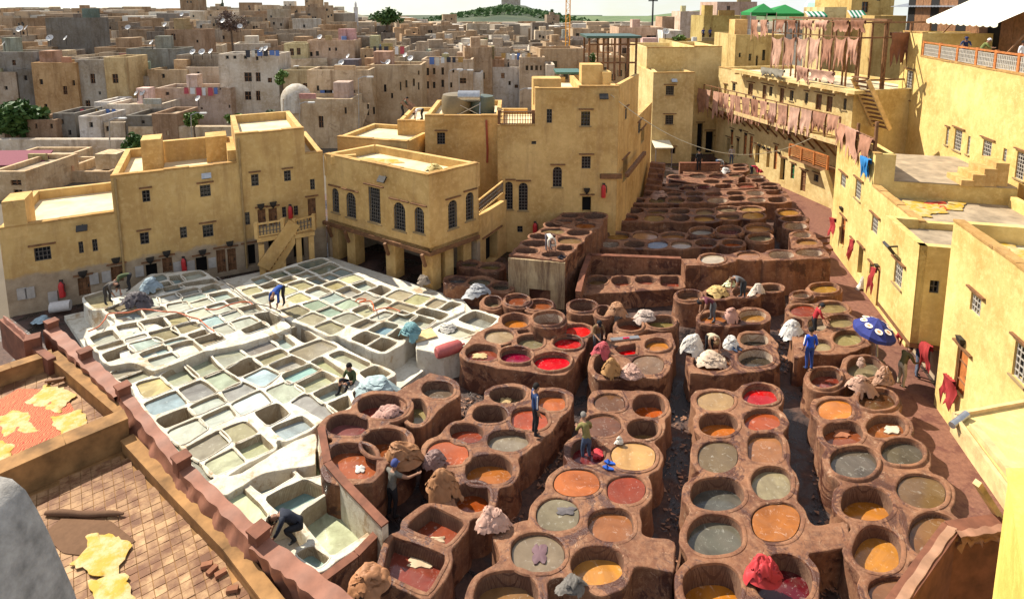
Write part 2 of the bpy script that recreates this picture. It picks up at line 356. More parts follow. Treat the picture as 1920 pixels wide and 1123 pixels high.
def vat_block(label,ztop,vats,fills=(),rim=.20,k=.30,rh=(.006,.03),rimw=.11,flare=.10,mat='vat',base=-.1,h=.075,name='vat_block',group='tannery vat blocks',lip=.035):
    """one masonry block: top pierced by basins, rounded outer wall; each basin is a part with its liquor a sub-part"""
    loops=[]
    for v in vats:
        VATN[0]+=1
        if v['k']=='e': loops.append(ell(v['c'][0],v['c'][1],v['w'],v['h'],ztop,v.get('ex',2.3),v.get('tilt',0),seed=VATN[0]*1.37))
        else: loops.append(quad(v['q'],ztop,VATN[0],.085 if mat=='white' else 0))
    fl=[ccw(np.array([W(x,y,ztop)[:2] for x,y in f])) for f in fills]
    allp=np.vstack(loops+fl) if (loops or fl) else None
    x0,y0=allp.min(0)-.8; x1,y1=allp.max(0)+.8
    nx,ny=int((x1-x0)/h)+2,int((y1-y0)/h)+2
    X,Y=np.meshgrid(x0+np.arange(nx)*h,y0+np.arange(ny)*h)
    S=np.full(X.shape,5.0)
    for l,r in [(l,rim) for l in loops]+[(l,0.0) for l in fl]:
        bx0,by0=l.min(0)-1.6; bx1,by1=l.max(0)+1.6
        i0,i1=max(0,int((bx0-x0)/h)),min(nx,int((bx1-x0)/h)+2); j0,j1=max(0,int((by0-y0)/h)),min(ny,int((by1-y0)/h)+2)
        d=sdpoly(l[::2] if len(l)>26 else l,X[j0:j1,i0:i1],Y[j0:j1,i0:i1])-r; s0=S[j0:j1,i0:i1]
        hh=np.clip(.5+.5*(s0-d)/k,0,1); S[j0:j1,i0:i1]=s0*(1-hh)+d*hh-k*hh*(1-hh)
    S+=.022*np.sin(X*2.9+Y*1.7)+.018*np.sin(X*1.3-Y*4.1+1)+.014*np.sin(X*8.3+Y*6.1+np.sin(Y*3))+.010*np.sin(X*11.7-Y*13.1)
    S[0,:]=S[-1,:]=1; S[:,0]=S[:,-1]=1
    outs=[]
    for l in contours(S,x0,y0,h):
        a=abs(area(l))
        if a<.25: continue
        outs.append(resample(ccw(l),.13,1))
    big=max(outs,key=lambda l:abs(area(l)))
    keep=[big]+[o for o in outs if o is not big and abs(area(o))>.5]
    # top sheet
    coords=[];edges=[]
    def addloop(l):
        s=len(coords)
        for p in l: coords.append(Vector((float(p[0]),float(p[1]))))
        n=len(l); edges.extend((s+i,s+(i+1)%n) for i in range(n))
    for l in keep: addloop(l)
    for l in loops: addloop(l)
    gx=np.arange(x0,x1,.38); gy=np.arange(y0,y1,.38)
    GX,GY=np.meshgrid(gx,gy); GX=GX+np.random.RandomState(3).uniform(-.1,.1,GX.shape); 
    ii=np.clip(((GX-x0)/h).astype(int),0,nx-1); jj=np.clip(((GY-y0)/h).astype(int),0,ny-1)
    ok=S[jj,ii]<-.12
    for l in loops: ok&=sdpoly(l[::2],GX,GY)>.1
    for a,b in zip(GX[ok],GY[ok]): coords.append(Vector((float(a),float(b))))
    vo,_,fo,_,_,_=geometry.delaunay_2d_cdt(coords,edges,[],0,1e-5)
    V=np.array([(p.x,p.y) for p in vo]); F=[tuple(f) for f in fo]; C=np.array([V[list(f)].mean(0) for f in F])
    ins=np.zeros(len(C),bool)
    for l in keep: ins^=inside(l,C[:,0],C[:,1])
    for l in loops: ins&=~inside(l,C[:,0],C[:,1])
    mb=MB(); fs=[]
    for f,o in zip(F,ins):
        if o:
            a,b,c=V[f[0]],V[f[1]],V[f[2]]
            if (b[0]-a[0])*(c[1]-a[1])-(b[1]-a[1])*(c[0]-a[0])<0: f=f[::-1]
            fs.append(f)
    mb.add([(p[0],p[1],ztop+zn(p[0],p[1])) for p in V],fs)
    for li,l in enumerate(keep):
        sgn=1
        if li>0 and inside(big,l[:1,0],l[:1,1])[0]: sgn=-1
        nn=normals(l)*sgn; n=len(l); ht=ztop-base
        prof=[(0,0),(lip*.6,-.012),(lip,-.05),(lip*.7,-.14),(.02,-.3*ht),(flare*.35,-.6*ht),(flare,-ht)]
        vs=[]
        for ri,(o,dz) in enumerate(prof):
            for i in range(n):
                b=.05*noise.noise(Vector((l[i][0]*1.1,l[i][1]*1.1,dz*1.5))) if ri>2 else 0
                p=l[i]+nn[i]*(o+b); z=ztop+zn(l[i][0],l[i][1])*(1 if ri<3 else 0)+dz
                vs.append((p[0],p[1],z))
        fs=[]
        for r in range(len(prof)-1):
            for i in range(n):
                j=(i+1)%n; q=(r*n+i,(r+1)*n+i,(r+1)*n+j,r*n+j); fs.append(q if sgn>0 else q[::-1])
        mb.add(vs,fs)
    blk=mb.build(name,M[mat],smooth=32); tag(blk,label,'vat block' if name=='vat_block' else 'vat',group)
    for v,l in zip(vats,loops):
        n=len(l); nn=normals(l); rr=v.get('rh',random.uniform(*rh)); rw=v.get('rw',rimw); dep=v.get('d',.15); dry=v.get('dry',False)
        bot=-max(dep+.12,.35)
        prof=[(rw+.02,-.02),(rw*.92,rr*.8),(rw*.7,rr),(.02,rr),(.0,rr-.015),(-.015,-.06),(-.03,-.18),(-.06,bot if not dry else -.75*max(dep,.4)),(-.10,bot-.25)]
        mb=MB(); vs=[]
        for o,dz in prof:
            for i in range(n):
                p=l[i]+nn[i]*o; vs.append((p[0],p[1],ztop+dz+zn(*l[i])))
        m2=MB()
        for r in range(len(prof)-1):
            fs=[(r*n+i,r*n+(i+1)%n,(r+1)*n+(i+1)%n,(r+1)*n+i) for i in range(n)]
            if r==0: mb.add(vs,fs,0)
            else:
                mb.f+=fs; mb.m+=[0 if r<(5 if mat!='white' else 4) else 1]*n
        vt=mb.build('vat',[M[mat],M['white_in' if mat=='white' else ('lining_dry' if v.get('lime') else 'lining')]],blk,smooth=38)
        cen=l.mean(0); zl=ztop-dep; sh=.035
        lm=MB(); ri=[(p-nn[i]*sh) for i,p in enumerate(l)]
        lm.add([(p[0],p[1],zl) for p in ri]+[(cen[0],cen[1],zl)],[(i,(i+1)%n,n) for i in range(n)])
        if dry: lm.build('basin_floor',M['lining_dry' if v.get('lime') else 'lining'],vt)
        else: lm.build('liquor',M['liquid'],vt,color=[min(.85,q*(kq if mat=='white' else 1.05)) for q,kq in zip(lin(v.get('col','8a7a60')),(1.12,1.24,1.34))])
    return blk
def E(t,cx,cy,w,h,col='7a5a40',d=.12,**kw):
    a=t(cx,cy); b=t(cx+w,cy+h); r=dict(k='e',c=a,w=b[0]-a[0],h=b[1]-a[1],col=col,d=d); r.update(kw); return r
def Q(t,*p,col='a0a088',d=.2,**kw):
    r=dict(k='q',q=[t(p[i],p[i+1]) for i in range(0,8,2)],col=col,d=d); r.update(kw); return r
def PL(t,*p): return [t(p[i],p[i+1]) for i in range(0,len(p),2)]
I=lambda x,y:(x,y)
K1=T(600,690,4.8);K2=T(600,889,4.8);K3=T(920,700,4.8);K4=T(860,889,4.8);K5=T(1240,700,4.8);K6=T(1200,889,4.8);K7=T(1480,660,4.8);K8=T(1520,889,4.8)
M1=T(780,530,4.8);M2=T(1060,530,4.8);M3=T(1260,500,4.8);N4=T(940,370,6);N5=T(1100,370,6);N6=T(1300,370,6);N7=T(1160,270,5.644)
C1=T(140,480,6);C2=T(400,470,6);C3=T(600,500,6);C4=T(140,600,6);C5=T(400,600,6);C6=T(240,720,6);C7=T(440,720,6);C8=T(400,880,6)
DRY=dict(dry=True,d=.5); LIME=dict(dry=True,d=.45,lime=True)
# --- brown dye vats, front blocks
vat_block('dark stained block of four large vats against the whitewashed tank wall',1.55,[
 E(K1,560,345,440,225,'7a3a30',.50),E(K1,250,510,385,205,'7d4a48',.42),E(K1,585,670,420,255,'8f4a1e',.55),
 E(K1,290,835,450,320,'9a5636',.35,ex=3)],rim=.20,flare=.05)
vat_block('long curved block with two grey-brown vats beside the lime pits',1.45,[
 E(K1,1060,190,290,160,'6e5f50',.35),E(K1,870,385,190,230,'8a7c52',.40)],fills=[PL(K1,640,250,990,40,1120,80,1230,160,1240,230,960,460,850,500,760,300)],rim=.17)
vat_block('stepped block of orange vats on which a man in dark tracksuit stands',1.2,[
 E(K1,1690,240,335,150,'6b5a40',.5),E(K1,1530,415,325,160,'5a4030',.6,dry=True),E(K1,1320,578,310,175,'8a3c26',.3),
 E(K1,1150,762,385,235,'a8562f',.06),E(K1,1695,650,380,205,'857a68',.22),E(K1,1520,908,440,265,'a5642f',.42,ex=2.6),
 E(K3,550,245,265,180,'b5602a',.25,ex=3),E(K3,350,408,335,200,'a84a28',.10,ex=2.6),E(K2,1370,205,320,285,'a04c1c',.45),
 Q(K2,1000,270,1320,430,1150,640,760,470,col='8e452e',d=.45),Q(K2,640,540,1160,735,970,1085,555,880,col='8a3c2c',d=.45)],
 fills=[PL(K3,440,140,735,180,700,260,560,480,420,640,300,500)],rim=.19)
vat_block('column of grey and tan vats where a person in olive works waist deep',1.2,[
 E(K3,1070,265,290,165,'6b4a32',.05),E(K3,1425,292,295,215,'b5551a',.5),E(K3,1005,465,340,200,'6a4430',.06),E(K3,1370,500,290,180,'8a6a40',.6),
 E(K3,880,705,330,240,'6a1820',.35),E(K3,1285,748,410,260,'c59a60',.03),E(K4,1063,75,420,255,'b06432',.03),E(K4,1508,138,358,262,'8e3f26',.05),
 E(K4,893,360,408,298,'7d735c',.05),E(K4,1370,450,425,305,'96613c',.18),E(K4,712,705,488,360,'80715c',.08),E(K4,1250,815,480,355,'c78a3c',.38),
 E(K4,425,1065,590,400,'8f6a44',.45)],
 fills=[PL(K3,915,158,1280,168,1290,300,960,330),PL(K4,1150,560,1630,555,1930,600,1930,870,1540,800,1450,1000,1250,1080),PL(K4,300,560,600,400,700,560,480,860,380,640)],rim=.19)
vat_block('middle column of vats with a red vat at top and a red hide bundle',1.2,[
 E(K5,490,245,350,178,'a8885a',.07),E(K5,890,195,325,185,'b80c10',.20,rh=.05),E(K5,515,458,350,220,'b5672c',.45),E(K5,910,415,335,200,'a84f26',.18),
 E(K5,510,745,378,280,'6d5c42',.06),E(K5,935,665,330,265,'9a6842',.16,ex=3.2),E(K5,992,985,365,310,'93886a',.18),
 E(K6,695,175,480,310,'585750',.42),E(K6,1225,428,450,350,'a8682e',.03),E(K6,675,545,518,368,'5c5a4e',.25),
 E(K6,650,1015,535,430,'c07a24',.6),E(K6,1290,940,520,470,'5a0c18',.5)],
 fills=[PL(K6,1400,480,1870,420,1880,640,1500,680,1300,640),PL(K6,820,800,1020,640,1300,720,1000,1130,900,1130)],rim=.19)
vat_block('right hand column of vats beside the stained alley, grey and ochre liquors',1.2,[
 E(K7,325,240,280,190,'7a3020',.32,rh=.10),E(K7,672,135,320,190,'7d735a',.30),E(K7,410,512,335,190,'c87a28',.08),E(K7,790,440,338,188,'5e3c22',.12,rh=.10),
 E(K7,485,728,360,230,'8a4a2a',.35),E(K7,868,668,360,205,'9a5a30',.30),E(K7,580,1000,440,282,'5e564a',.12,rh=.08),E(K7,1015,905,395,240,'575248',.15,rh=.08),
 E(K8,1000,150,450,308,'6b5030',.08,tilt=.15),E(K8,505,260,468,330,'b8772c',.55,tilt=.12),E(K8,1110,545,460,415,'7a5330',.15,tilt=.3),
 E(K8,600,675,455,400,'b87c2c',.35,tilt=.25),E(K8,740,1050,450,280,'80583a',.12)],rim=.19)
# --- middle blocks
vat_block('block with bright red and crimson vats below the grey stone pots',1.3,[
 E(M1,595,628,298,150,'7a3a26',.25),E(M1,748,478,268,130,'a08a6a',.12),E(M1,895,342,250,128,'b06a24',.35),E(M1,1032,530,250,130,'80765a',.25),
 E(M1,898,665,290,150,'7a0a2c',.22,rh=.12),E(M1,1225,718,330,162,'c4081c',.15,rh=.10),E(M1,1362,545,262,130,'bb0a18',.15,rh=.08),E(M1,1455,430,250,112,'c80a14',.12),
 Q(M1,905,425,1020,408,1045,440,920,462,col='30251e',d=.5,rh=.01,rw=.04),Q(M1,758,552,860,535,872,572,770,592,col='241c18',d=.5,rh=.01,rw=.04)],
 fills=[PL(M1,400,640,520,480,700,380,960,290,1350,330,1560,430,1470,640,1340,820,1000,800,640,740)],rim=.14)
vat_block('tan tray block holding wet fleece sludge between lime pits and red vats',1.15,[
 Q(M1,380,335,530,255,725,325,620,412,col='8a8578',d=.35),Q(M1,205,432,312,380,535,455,380,498,col='b0a890',d=.15)],
 fills=[PL(M1,20,470,330,330,520,250,740,320,560,520,440,600,250,650,10,590)],mat='white',rim=.16)
for lab,v,z in [('small brown-filled round pot at the back, left of a pair',E(M1,910,165,215,100,'7a3e24',.12,rh=.09),1.45),
 ('small brown-filled round pot at the back, right of a pair',E(M1,1112,210,230,92,'80421f',.12,rh=.09),1.4),
 ('half hidden round pot left of the two brown pots',E(M1,690,180,150,100,'6a5a40',.3,rh=.08),1.3),
 ('tall empty grey stone pot standing among the red vats',E(M1,1190,332,268,128,**DRY,lime=True,rh=.10),1.75),
 ('wide empty grey stone pot near the brown hide ball',E(M1,1500,218,245,100,**DRY,rh=.09),1.5),
 ('narrow round pot beside the brown hide ball',E(M1,1690,265,130,88,**DRY,rh=.08),1.5)]:
    vat_block(lab,z,[v],rim=.17,flare=.16,name='round_vat',group='free standing round vats')
vat_block('block with rust and olive vats where a man wrings pink hides',1.25,[
 E(M2,578,388,225,110,'8a3a16',.25,rh=.08),E(M2,862,362,250,110,'8a7a44',.25,rh=.08),E(M2,826,567,228,120,'b5742c',.15,rh=.08),E(M2,747,735,300,170,'7f634a',.05),
 E(M2,360,740,215,185,'5a3424',.5),Q(M2,430,585,645,545,640,645,500,655,col='c0060c',d=.25,rh=.03)],
 fills=[PL(M2,400,460,700,470,960,450,960,700,860,850,300,860,230,760)],rim=.16)
vat_block('row of dark round vats where a bent man in grey works',1.2,[
 E(M3,155,268,215,90,'6d4c34',.25,rh=.1),E(M3,420,243,225,80,'8a6030',.2),E(M3,652,232,225,90,'7a4524',.25),E(M3,890,190,190,66,'5a4632',.3)],rim=.17,flare=.16)
vat_block('rounded block with a man in maroon standing in an orange vat',1.2,[
 E(M3,372,462,240,110,'9a5a28',.22),E(M3,728,440,245,120,'a8793a',.30,lime=True)],fills=[PL(M3,470,420,620,400,640,520,500,540)],rim=.17)
vat_block('block with pale hides in one vat and black liquor in another',1.2,[
 E(M3,742,655,262,115,'3a332c',.40,lime=True,ex=2.8),E(M3,362,862,345,150,'8f5a3a',.2),E(M3,752,820,310,165,'453c30',.35,lime=True)],
 fills=[PL(M3,150,760,480,740,560,700,930,690,960,850,900,910,600,950,150,965),PL(M3,820,540,930,700,860,720,780,600)],rim=.15)
vat_block('block behind the man in blue with mustard, rust and olive vats',1.25,[
 E(M3,1366,205,250,96,'9a7224',.10,rh=.1),E(M3,1165,265,155,60,**LIME,rh=.1),E(M3,1182,395,248,110,'7a2c14',.08),E(M3,1440,370,265,102,'80704a',.12),
 E(M3,1510,492,248,112,'8a7c54',.2),E(M3,1582,642,262,138,'8a8055',.2),E(M3,1310,520,180,110,'a09078',.3,lime=True),E(M3,1340,705,200,115,'9a8a64',.2)],
 fills=[PL(M3,1080,570,1500,570,1780,700,1560,780,1300,770,1110,820)],rim=.18)
TALL=vat_block('tall block with streaked plaster front where a man bends over in a white sack',2.7,[
 E(N4,770,205,190,60,'8a4a26',.3),E(N4,1050,212,250,76,**DRY),E(N4,700,272,212,66,'9a5a34',.2),E(N4,880,252,108,34,'5a3a2a',.3),E(N4,590,310,190,66,**DRY),
 E(N4,945,312,238,80,'a05a24',.15),E(N4,582,382,270,72,'7d6a48',.12),E(N4,868,398,270,76,**DRY),E(N4,470,442,300,70,**DRY),E(N4,772,486,280,84,'7a6040',.12),
 E(N4,380,520,285,80,**DRY),E(N4,722,570,200,80,**DRY),E(N4,290,602,270,76,**DRY),E(N4,575,645,240,60,'6a4a38',.3)],
 fills=[PL(N4,80,640,700,165,1190,188,1105,350,1005,385,705,715)],rim=.10,k=.12,flare=.03,rh=(.01,.03),lip=.02)
vat_block('long far row of twelve vats, the one nearest the shaded ones',1.3,[
 E(N5,520,152,240,66,**DRY),E(N5,800,160,240,58,'8a6a40',.2),E(N5,1050,158,230,64,**DRY),E(N5,1330,166,218,70,'8a7250',.15),E(N5,1575,135,240,66,'7a6a50',.2),E(N6,650,130,265,64,'9a7a44',.15),
 E(N5,460,235,250,72,'8a4a2c',.2),E(N5,757,236,238,76,'8a6a38',.05),E(N5,1045,235,238,74,**DRY),E(N5,1320,242,238,66,'a5742e',.12),E(N6,388,220,262,62,'7a5a38',.2,ex=3),E(N6,672,206,250,80,'a5742a',.06)],
 fills=[PL(N5,400,118,900,125,1420,130,1500,270,300,272)],rim=.15)
vat_block('second far row of vats with a white and a slate blue liquor',1.3,[
 E(N5,350,432,268,90,'a07438',.2),E(N5,655,432,290,92,'a8764a',.08),E(N5,970,432,268,80,'a06a36',.2),E(N5,1292,395,262,92,'b0aca0',.18,rh=.12),E(N6,405,382,290,100,'6a3434',.25,rh=.08),E(N6,732,352,290,92,'9a6a36',.12,rh=.08),
 E(N5,262,526,212,76,**LIME),E(N5,540,526,250,82,**DRY),E(N5,797,532,245,86,'5e6070',.06),E(N5,1065,532,245,86,'a08468',.12),E(N5,1342,512,250,86,'6a3420',.35),E(N6,442,512,240,82,'b85412',.3),E(N6,752,462,272,96,'6d6850',.15,rh=.10)],
 fills=[PL(N5,100,560,260,400,1150,480,1400,560,900,580)],rim=.15)
vat_block('low row of four small vats in front of the brown retaining wall',.9,[
 E(N5,120,935,240,105,'7a5a34',.3),E(N5,392,940,232,110,'8a4a34',.4),E(N5,662,930,240,100,'8c4632',.35),Q(N5,828,885,1045,885,1062,1008,832,1000,col='84402e',d=.4)],
 fills=[PL(N5,-60,890,1060,880,1100,1010,820,1040,-80,1090)],rim=.12)
vat_block('high row of pots with a milky vat and two whitened empty ones',2.0,[
 E(N6,215,698,280,112,'b8aa92',.06,rh=.06),E(N6,622,652,270,84,'9a6a4a',.1),E(N6,990,642,290,96,**LIME),E(N6,1307,622,300,96,**LIME)],
 fills=[PL(N6,780,620,1460,565,1535,680,800,710),PL(N6,340,640,480,630,480,720,350,730)],rim=.16,flare=.18)
vat_block('narrow column of dry vats at the edge of the alley',1.5,[
 E(N6,1067,172,245,82,'a0722a',.12),E(N6,1135,243,290,70,**DRY),E(N6,1152,322,252,82,**LIME),E(N6,1226,420,205,70,**LIME),E(N6,1282,502,250,76,'8a6436',.15)],
 fills=[PL(N6,1100,390,1320,385,1460,548,1110,575)],rim=.15)
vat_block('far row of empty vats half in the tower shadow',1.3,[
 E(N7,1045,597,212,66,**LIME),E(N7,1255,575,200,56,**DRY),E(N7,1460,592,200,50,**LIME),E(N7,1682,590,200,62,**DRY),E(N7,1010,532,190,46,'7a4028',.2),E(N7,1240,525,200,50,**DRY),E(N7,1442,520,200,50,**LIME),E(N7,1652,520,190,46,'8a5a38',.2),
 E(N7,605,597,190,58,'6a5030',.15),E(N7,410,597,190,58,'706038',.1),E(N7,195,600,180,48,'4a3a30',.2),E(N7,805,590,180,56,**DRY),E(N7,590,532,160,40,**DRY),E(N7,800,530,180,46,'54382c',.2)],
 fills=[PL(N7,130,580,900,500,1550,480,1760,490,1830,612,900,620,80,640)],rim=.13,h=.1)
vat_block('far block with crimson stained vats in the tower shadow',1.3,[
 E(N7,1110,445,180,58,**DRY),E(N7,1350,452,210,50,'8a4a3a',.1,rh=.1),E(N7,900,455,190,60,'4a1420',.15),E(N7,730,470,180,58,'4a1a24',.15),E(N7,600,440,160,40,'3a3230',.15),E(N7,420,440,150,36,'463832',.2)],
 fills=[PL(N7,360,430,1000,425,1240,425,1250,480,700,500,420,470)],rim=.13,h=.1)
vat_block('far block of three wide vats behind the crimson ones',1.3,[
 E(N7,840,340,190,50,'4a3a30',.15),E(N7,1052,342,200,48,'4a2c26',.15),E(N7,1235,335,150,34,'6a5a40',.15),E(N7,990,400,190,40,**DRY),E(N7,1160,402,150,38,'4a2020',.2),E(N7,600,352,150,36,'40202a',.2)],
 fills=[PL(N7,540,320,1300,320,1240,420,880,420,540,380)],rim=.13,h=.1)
vat_block('far column of vats by the doors of the right hand building',1.4,[
 E(N7,1450,350,170,42,**LIME),E(N7,1490,390,160,40,**DRY),E(N7,1600,430,190,36,**DRY),E(N7,1610,466,200,42,'7a5a40',.2)],rim=.14,h=.1)
vat_block('farthest block of vats by the low wall where a man in black stands',1.3,[
 E(N7,780,268,130,32,'6a4a38',.2),E(N7,940,268,140,30,'70503c',.2),E(N7,1285,228,150,32,'4a3228',.2),E(N7,1130,250,130,28,**DRY),E(N7,1290,268,160,36,'7a4a34',.2)],
 fills=[PL(N7,640,240,1340,215,1350,300,700,310)],rim=.12,h=.1)
vat_block('shaded block of round vats under the arcade beside the tall block',1.0,[
 E(I,858,525,36,13,'4a4a4a',.2),E(I,899,529,42,16,'5a5a4c',.12),E(I,939,537,34,15,'4a4438',.2),E(I,920,500,40,12,'6a5a30',.15),E(I,880,495,34,10,'5a5030',.15)],rim=.25)
# --- lime pits
PALW=['bcbcaa','aeb4a2','c6c4ae','a0aa9e','aaa294','a2b4ae','b4b4a2','c0c0ae','b0ac9a','a6b0a2','c0bca4','9ea4a0']
def white(label,z,cells,fills=(),rim=.10,seed=1):
    rr=random.Random(seed)
    for c in cells:
        if c['col']=='a0a088': c['col']=rr.choice(PALW)
        if .14<c['d']<.5 and c['d']!=.2: c['d']*=.62
        if c['d']==.2: c['d']=rr.choice([.05,.06,.08,.10,.14,.2,.3])
    vat_block(label,z,cells,fills,rim=rim,k=.10,rh=(-.012,.035),rimw=.05,flare=.05,mat='white',group='white lime pit blocks',lip=.03)
DK='8a948a'; TAN='b0a07a'; YEL='c4ad74'
white('back left white lime pit block where two men work beside a dark heap',1.25,[
 Q(C1,110,475,350,400,440,560,235,585,col=TAN,d=.12),Q(C1,350,600,560,520,700,565,430,645,col='8a7a60',d=.1),Q(C1,820,465,930,475,950,560,790,572),Q(C1,870,240,980,210,1045,255,920,292,col=DK),
 Q(C1,1055,232,1180,217,1240,280,1120,310),Q(C1,1205,207,1400,172,1480,225,1260,275),Q(C1,930,308,1060,288,1110,320,970,352,col=DK),Q(C1,1010,362,1180,328,1235,368,1040,412,col='6f8488'),
 Q(C1,1190,318,1530,258,1570,300,1230,352,d=.45),Q(C1,1160,402,1360,358,1410,402,1200,448),Q(C1,1410,372,1560,318,1650,375,1480,415,d=.4),Q(C1,935,468,1130,422,1200,480,980,525,col='c0bcb0',d=.08),
 Q(C1,1210,468,1430,418,1490,460,1250,512),Q(C1,1500,442,1700,398,1800,460,1590,510,d=.3),Q(C1,1040,548,1240,518,1320,585,1100,640,col='c2c0ae',d=.06),Q(C1,1300,528,1510,478,1570,515,1360,575,d=.06),
 Q(C1,1700,505,1835,472,1940,530,1810,580,d=.3),Q(C1,1480,572,1660,528,1820,600,1620,660,d=.12),Q(C1,1270,638,1450,582,1560,660,1350,715,d=.06),Q(C1,1640,662,1820,612,1880,660,1720,730,d=.06),
 Q(C1,455,652,690,588,790,690,520,745,d=.4),Q(C1,770,608,970,568,1050,630,840,690,d=.3),Q(C1,1020,682,1220,642,1290,720,1110,780,d=.3,col='a89a70'),Q(C1,720,738,980,690,1070,780,810,830,col='74807c',d=.55),
 Q(C1,480,792,700,748,770,830,560,900,col='7f9494',d=.35),Q(C1,1410,728,1600,668,1680,745,1500,800,d=.06),Q(C1,1560,802,1740,757,1800,840,1650,890,d=.06),Q(C1,1100,802,1340,742,1410,800,1220,870,d=.2,col='948768'),
 Q(C1,830,862,1100,802,1170,900,960,950,d=.12,col='948768'),Q(C1,1280,882,1450,832,1490,870,1340,915,d=.45,col='6a5a44'),Q(C1,1360,932,1590,872,1680,940,1450,1010,d=.4,col='8a7a60'),Q(C1,180,912,410,842,490,930,270,1000,d=.3),
 Q(C1,580,927,770,882,800,907,610,965,d=.2),Q(C1,260,1022,500,952,535,987,300,1055,d=.4),Q(C1,615,987,900,922,990,970,720,1065,d=.05,col='a8b0a2'),Q(C1,1010,967,1200,917,1270,932,1060,1000,d=.15),
 Q(C1,330,1102,590,1000,680,1088,390,1180,d=.6,col='5a4c42'),Q(C1,1070,1012,1310,952,1430,1062,1190,1120,d=.4),Q(C1,745,1092,1000,1008,1070,1062,800,1140,d=.3),Q(C1,835,1162,1095,1090,1180,1132,920,1235,d=.12),
 Q(C2,330,892,540,812,620,860,390,930,d=.4,col='7f8c88'),Q(C2,460,722,620,692,760,770,640,840,d=.6,col='7a7c70'),Q(C2,190,812,400,752,500,800,290,880,d=.06),Q(C2,290,652,460,612,545,670,370,720,d=.3)],
 fills=[PL(C1,80,455,330,385,640,370,860,200,1000,195,1400,158,1580,260,1830,400,2000,520,2200,640,2420,760,2440,800,1900,990,1480,1070,900,1290,640,1190,390,1240,100,900,480,760,330,600,220,600)],seed=2)
white('back right white lime pit block where a man in blue bends',1.25,[
 Q(C2,950,152,1200,92,1290,125,1060,200,col='6f7464'),Q(C2,1080,212,1310,142,1420,185,1200,270,col='7a7a62'),Q(C2,800,222,930,182,1030,220,900,265,col='74765f'),Q(C2,920,272,1060,232,1160,265,1020,310,d=.35),
 Q(C2,1340,242,1440,202,1580,250,1460,285,col=DK),Q(C2,1200,292,1310,257,1430,295,1310,335,col=DK),Q(C2,600,272,770,227,850,265,680,320,col='74765f'),Q(C2,1045,327,1160,292,1290,345,1180,385,col=DK),
 Q(C2,720,332,860,282,940,320,800,365,col='8a7a50',d=.3),Q(C2,830,377,1000,332,1135,390,980,440,col='a89c74'),Q(C2,1415,312,1570,267,1700,320,1540,370,col='c0ba8e',d=.05),Q(C2,1240,397,1390,347,1490,395,1360,445,col='b0a070',d=.15),
 Q(C2,1560,377,1700,327,1840,395,1690,450,d=.4),Q(C2,1740,452,1880,392,1990,440,1860,510,d=.6,col='8a7c64'),Q(C2,430,322,560,282,670,330,510,380,d=.3),Q(C2,520,392,680,347,770,385,600,430,d=.4,col='8a7648'),
 Q(C2,330,442,480,402,550,450,400,495,col='b8ae86',d=.06),Q(C2,660,452,830,402,940,450,790,500,col='b8b080',d=.2),Q(C2,1030,462,1180,407,1330,470,1190,520,d=.3),Q(C2,1380,462,1530,407,1660,470,1520,520,d=.35),
 Q(C2,440,512,610,467,680,540,560,600,d=.25),Q(C2,830,532,980,472,1100,540,930,590,col='bdb382',d=.06),Q(C2,1195,532,1350,472,1500,530,1330,600,d=.2),Q(C2,1560,532,1720,467,1880,520,1740,590,col='a09480',d=.06),
 Q(C2,1010,602,1180,552,1310,610,1130,670,d=.06,col='98a48c'),Q(C2,1360,602,1530,542,1650,610,1470,660,d=.06,col='a4ac92'),Q(C2,760,672,950,612,1080,680,930,760,col='8f8468',d=.08),Q(C2,1160,682,1310,627,1460,680,1310,745,col='8f9c88',d=.12),
 Q(C2,950,772,1120,702,1260,760,1120,830,col='a09478',d=.05),Q(C2,1340,767,1520,702,1680,750,1500,835,col='9a9480',d=.06),Q(C2,1140,852,1320,787,1480,860,1330,940,col='8c8060',d=.1),Q(C2,1570,672,1720,612,1810,670,1700,740,d=.3,col='b4ae8a'),
 Q(C2,1780,592,1900,537,2000,580,1870,640,d=.2,col='b4ae92'),Q(C2,1550,852,1720,772,1830,800,1680,880,d=.3,col='8a7c64'),
 Q(C3,740,332,880,262,1045,300,910,380,col='a8987a',d=.08),Q(C3,945,387,1080,307,1240,345,1110,430,col='a8a074',d=.06),Q(C3,1185,432,1300,362,1420,395,1310,465,col='9a8a70',d=.2),Q(C3,1330,467,1470,397,1590,420,1440,490,d=.2),
 Q(C3,1080,522,1180,470,1440,530,1340,600,d=.6,col='a8a898'),Q(C3,740,472,880,402,1100,465,960,540,col='948468',d=.15),Q(C3,570,572,720,502,820,530,690,600,d=.2),Q(C3,770,597,920,507,1080,560,940,650,d=.3),Q(C3,1030,607,1115,562,1280,600,1160,690,d=.45),
 Q(C3,550,717,720,622,880,660,740,770,col='7f98a0',d=.45),Q(C3,360,812,500,737,670,790,520,880,d=.6,col='5a564a'),Q(C3,540,892,700,812,860,855,710,945,d=.6,col='6a6250'),Q(C3,760,777,880,702,1050,740,910,820,d=.6,col='4a4234')],fills=[PL(C2,220,430,560,260,920,150,1190,78,1440,180,1640,250,1960,380,2300,480,2760,570,2830,600,2830,680,2560,780,2400,860,2280,880,2140,1050,1940,1140,1540,1010,1200,880,900,800,600,640)],seed=3)
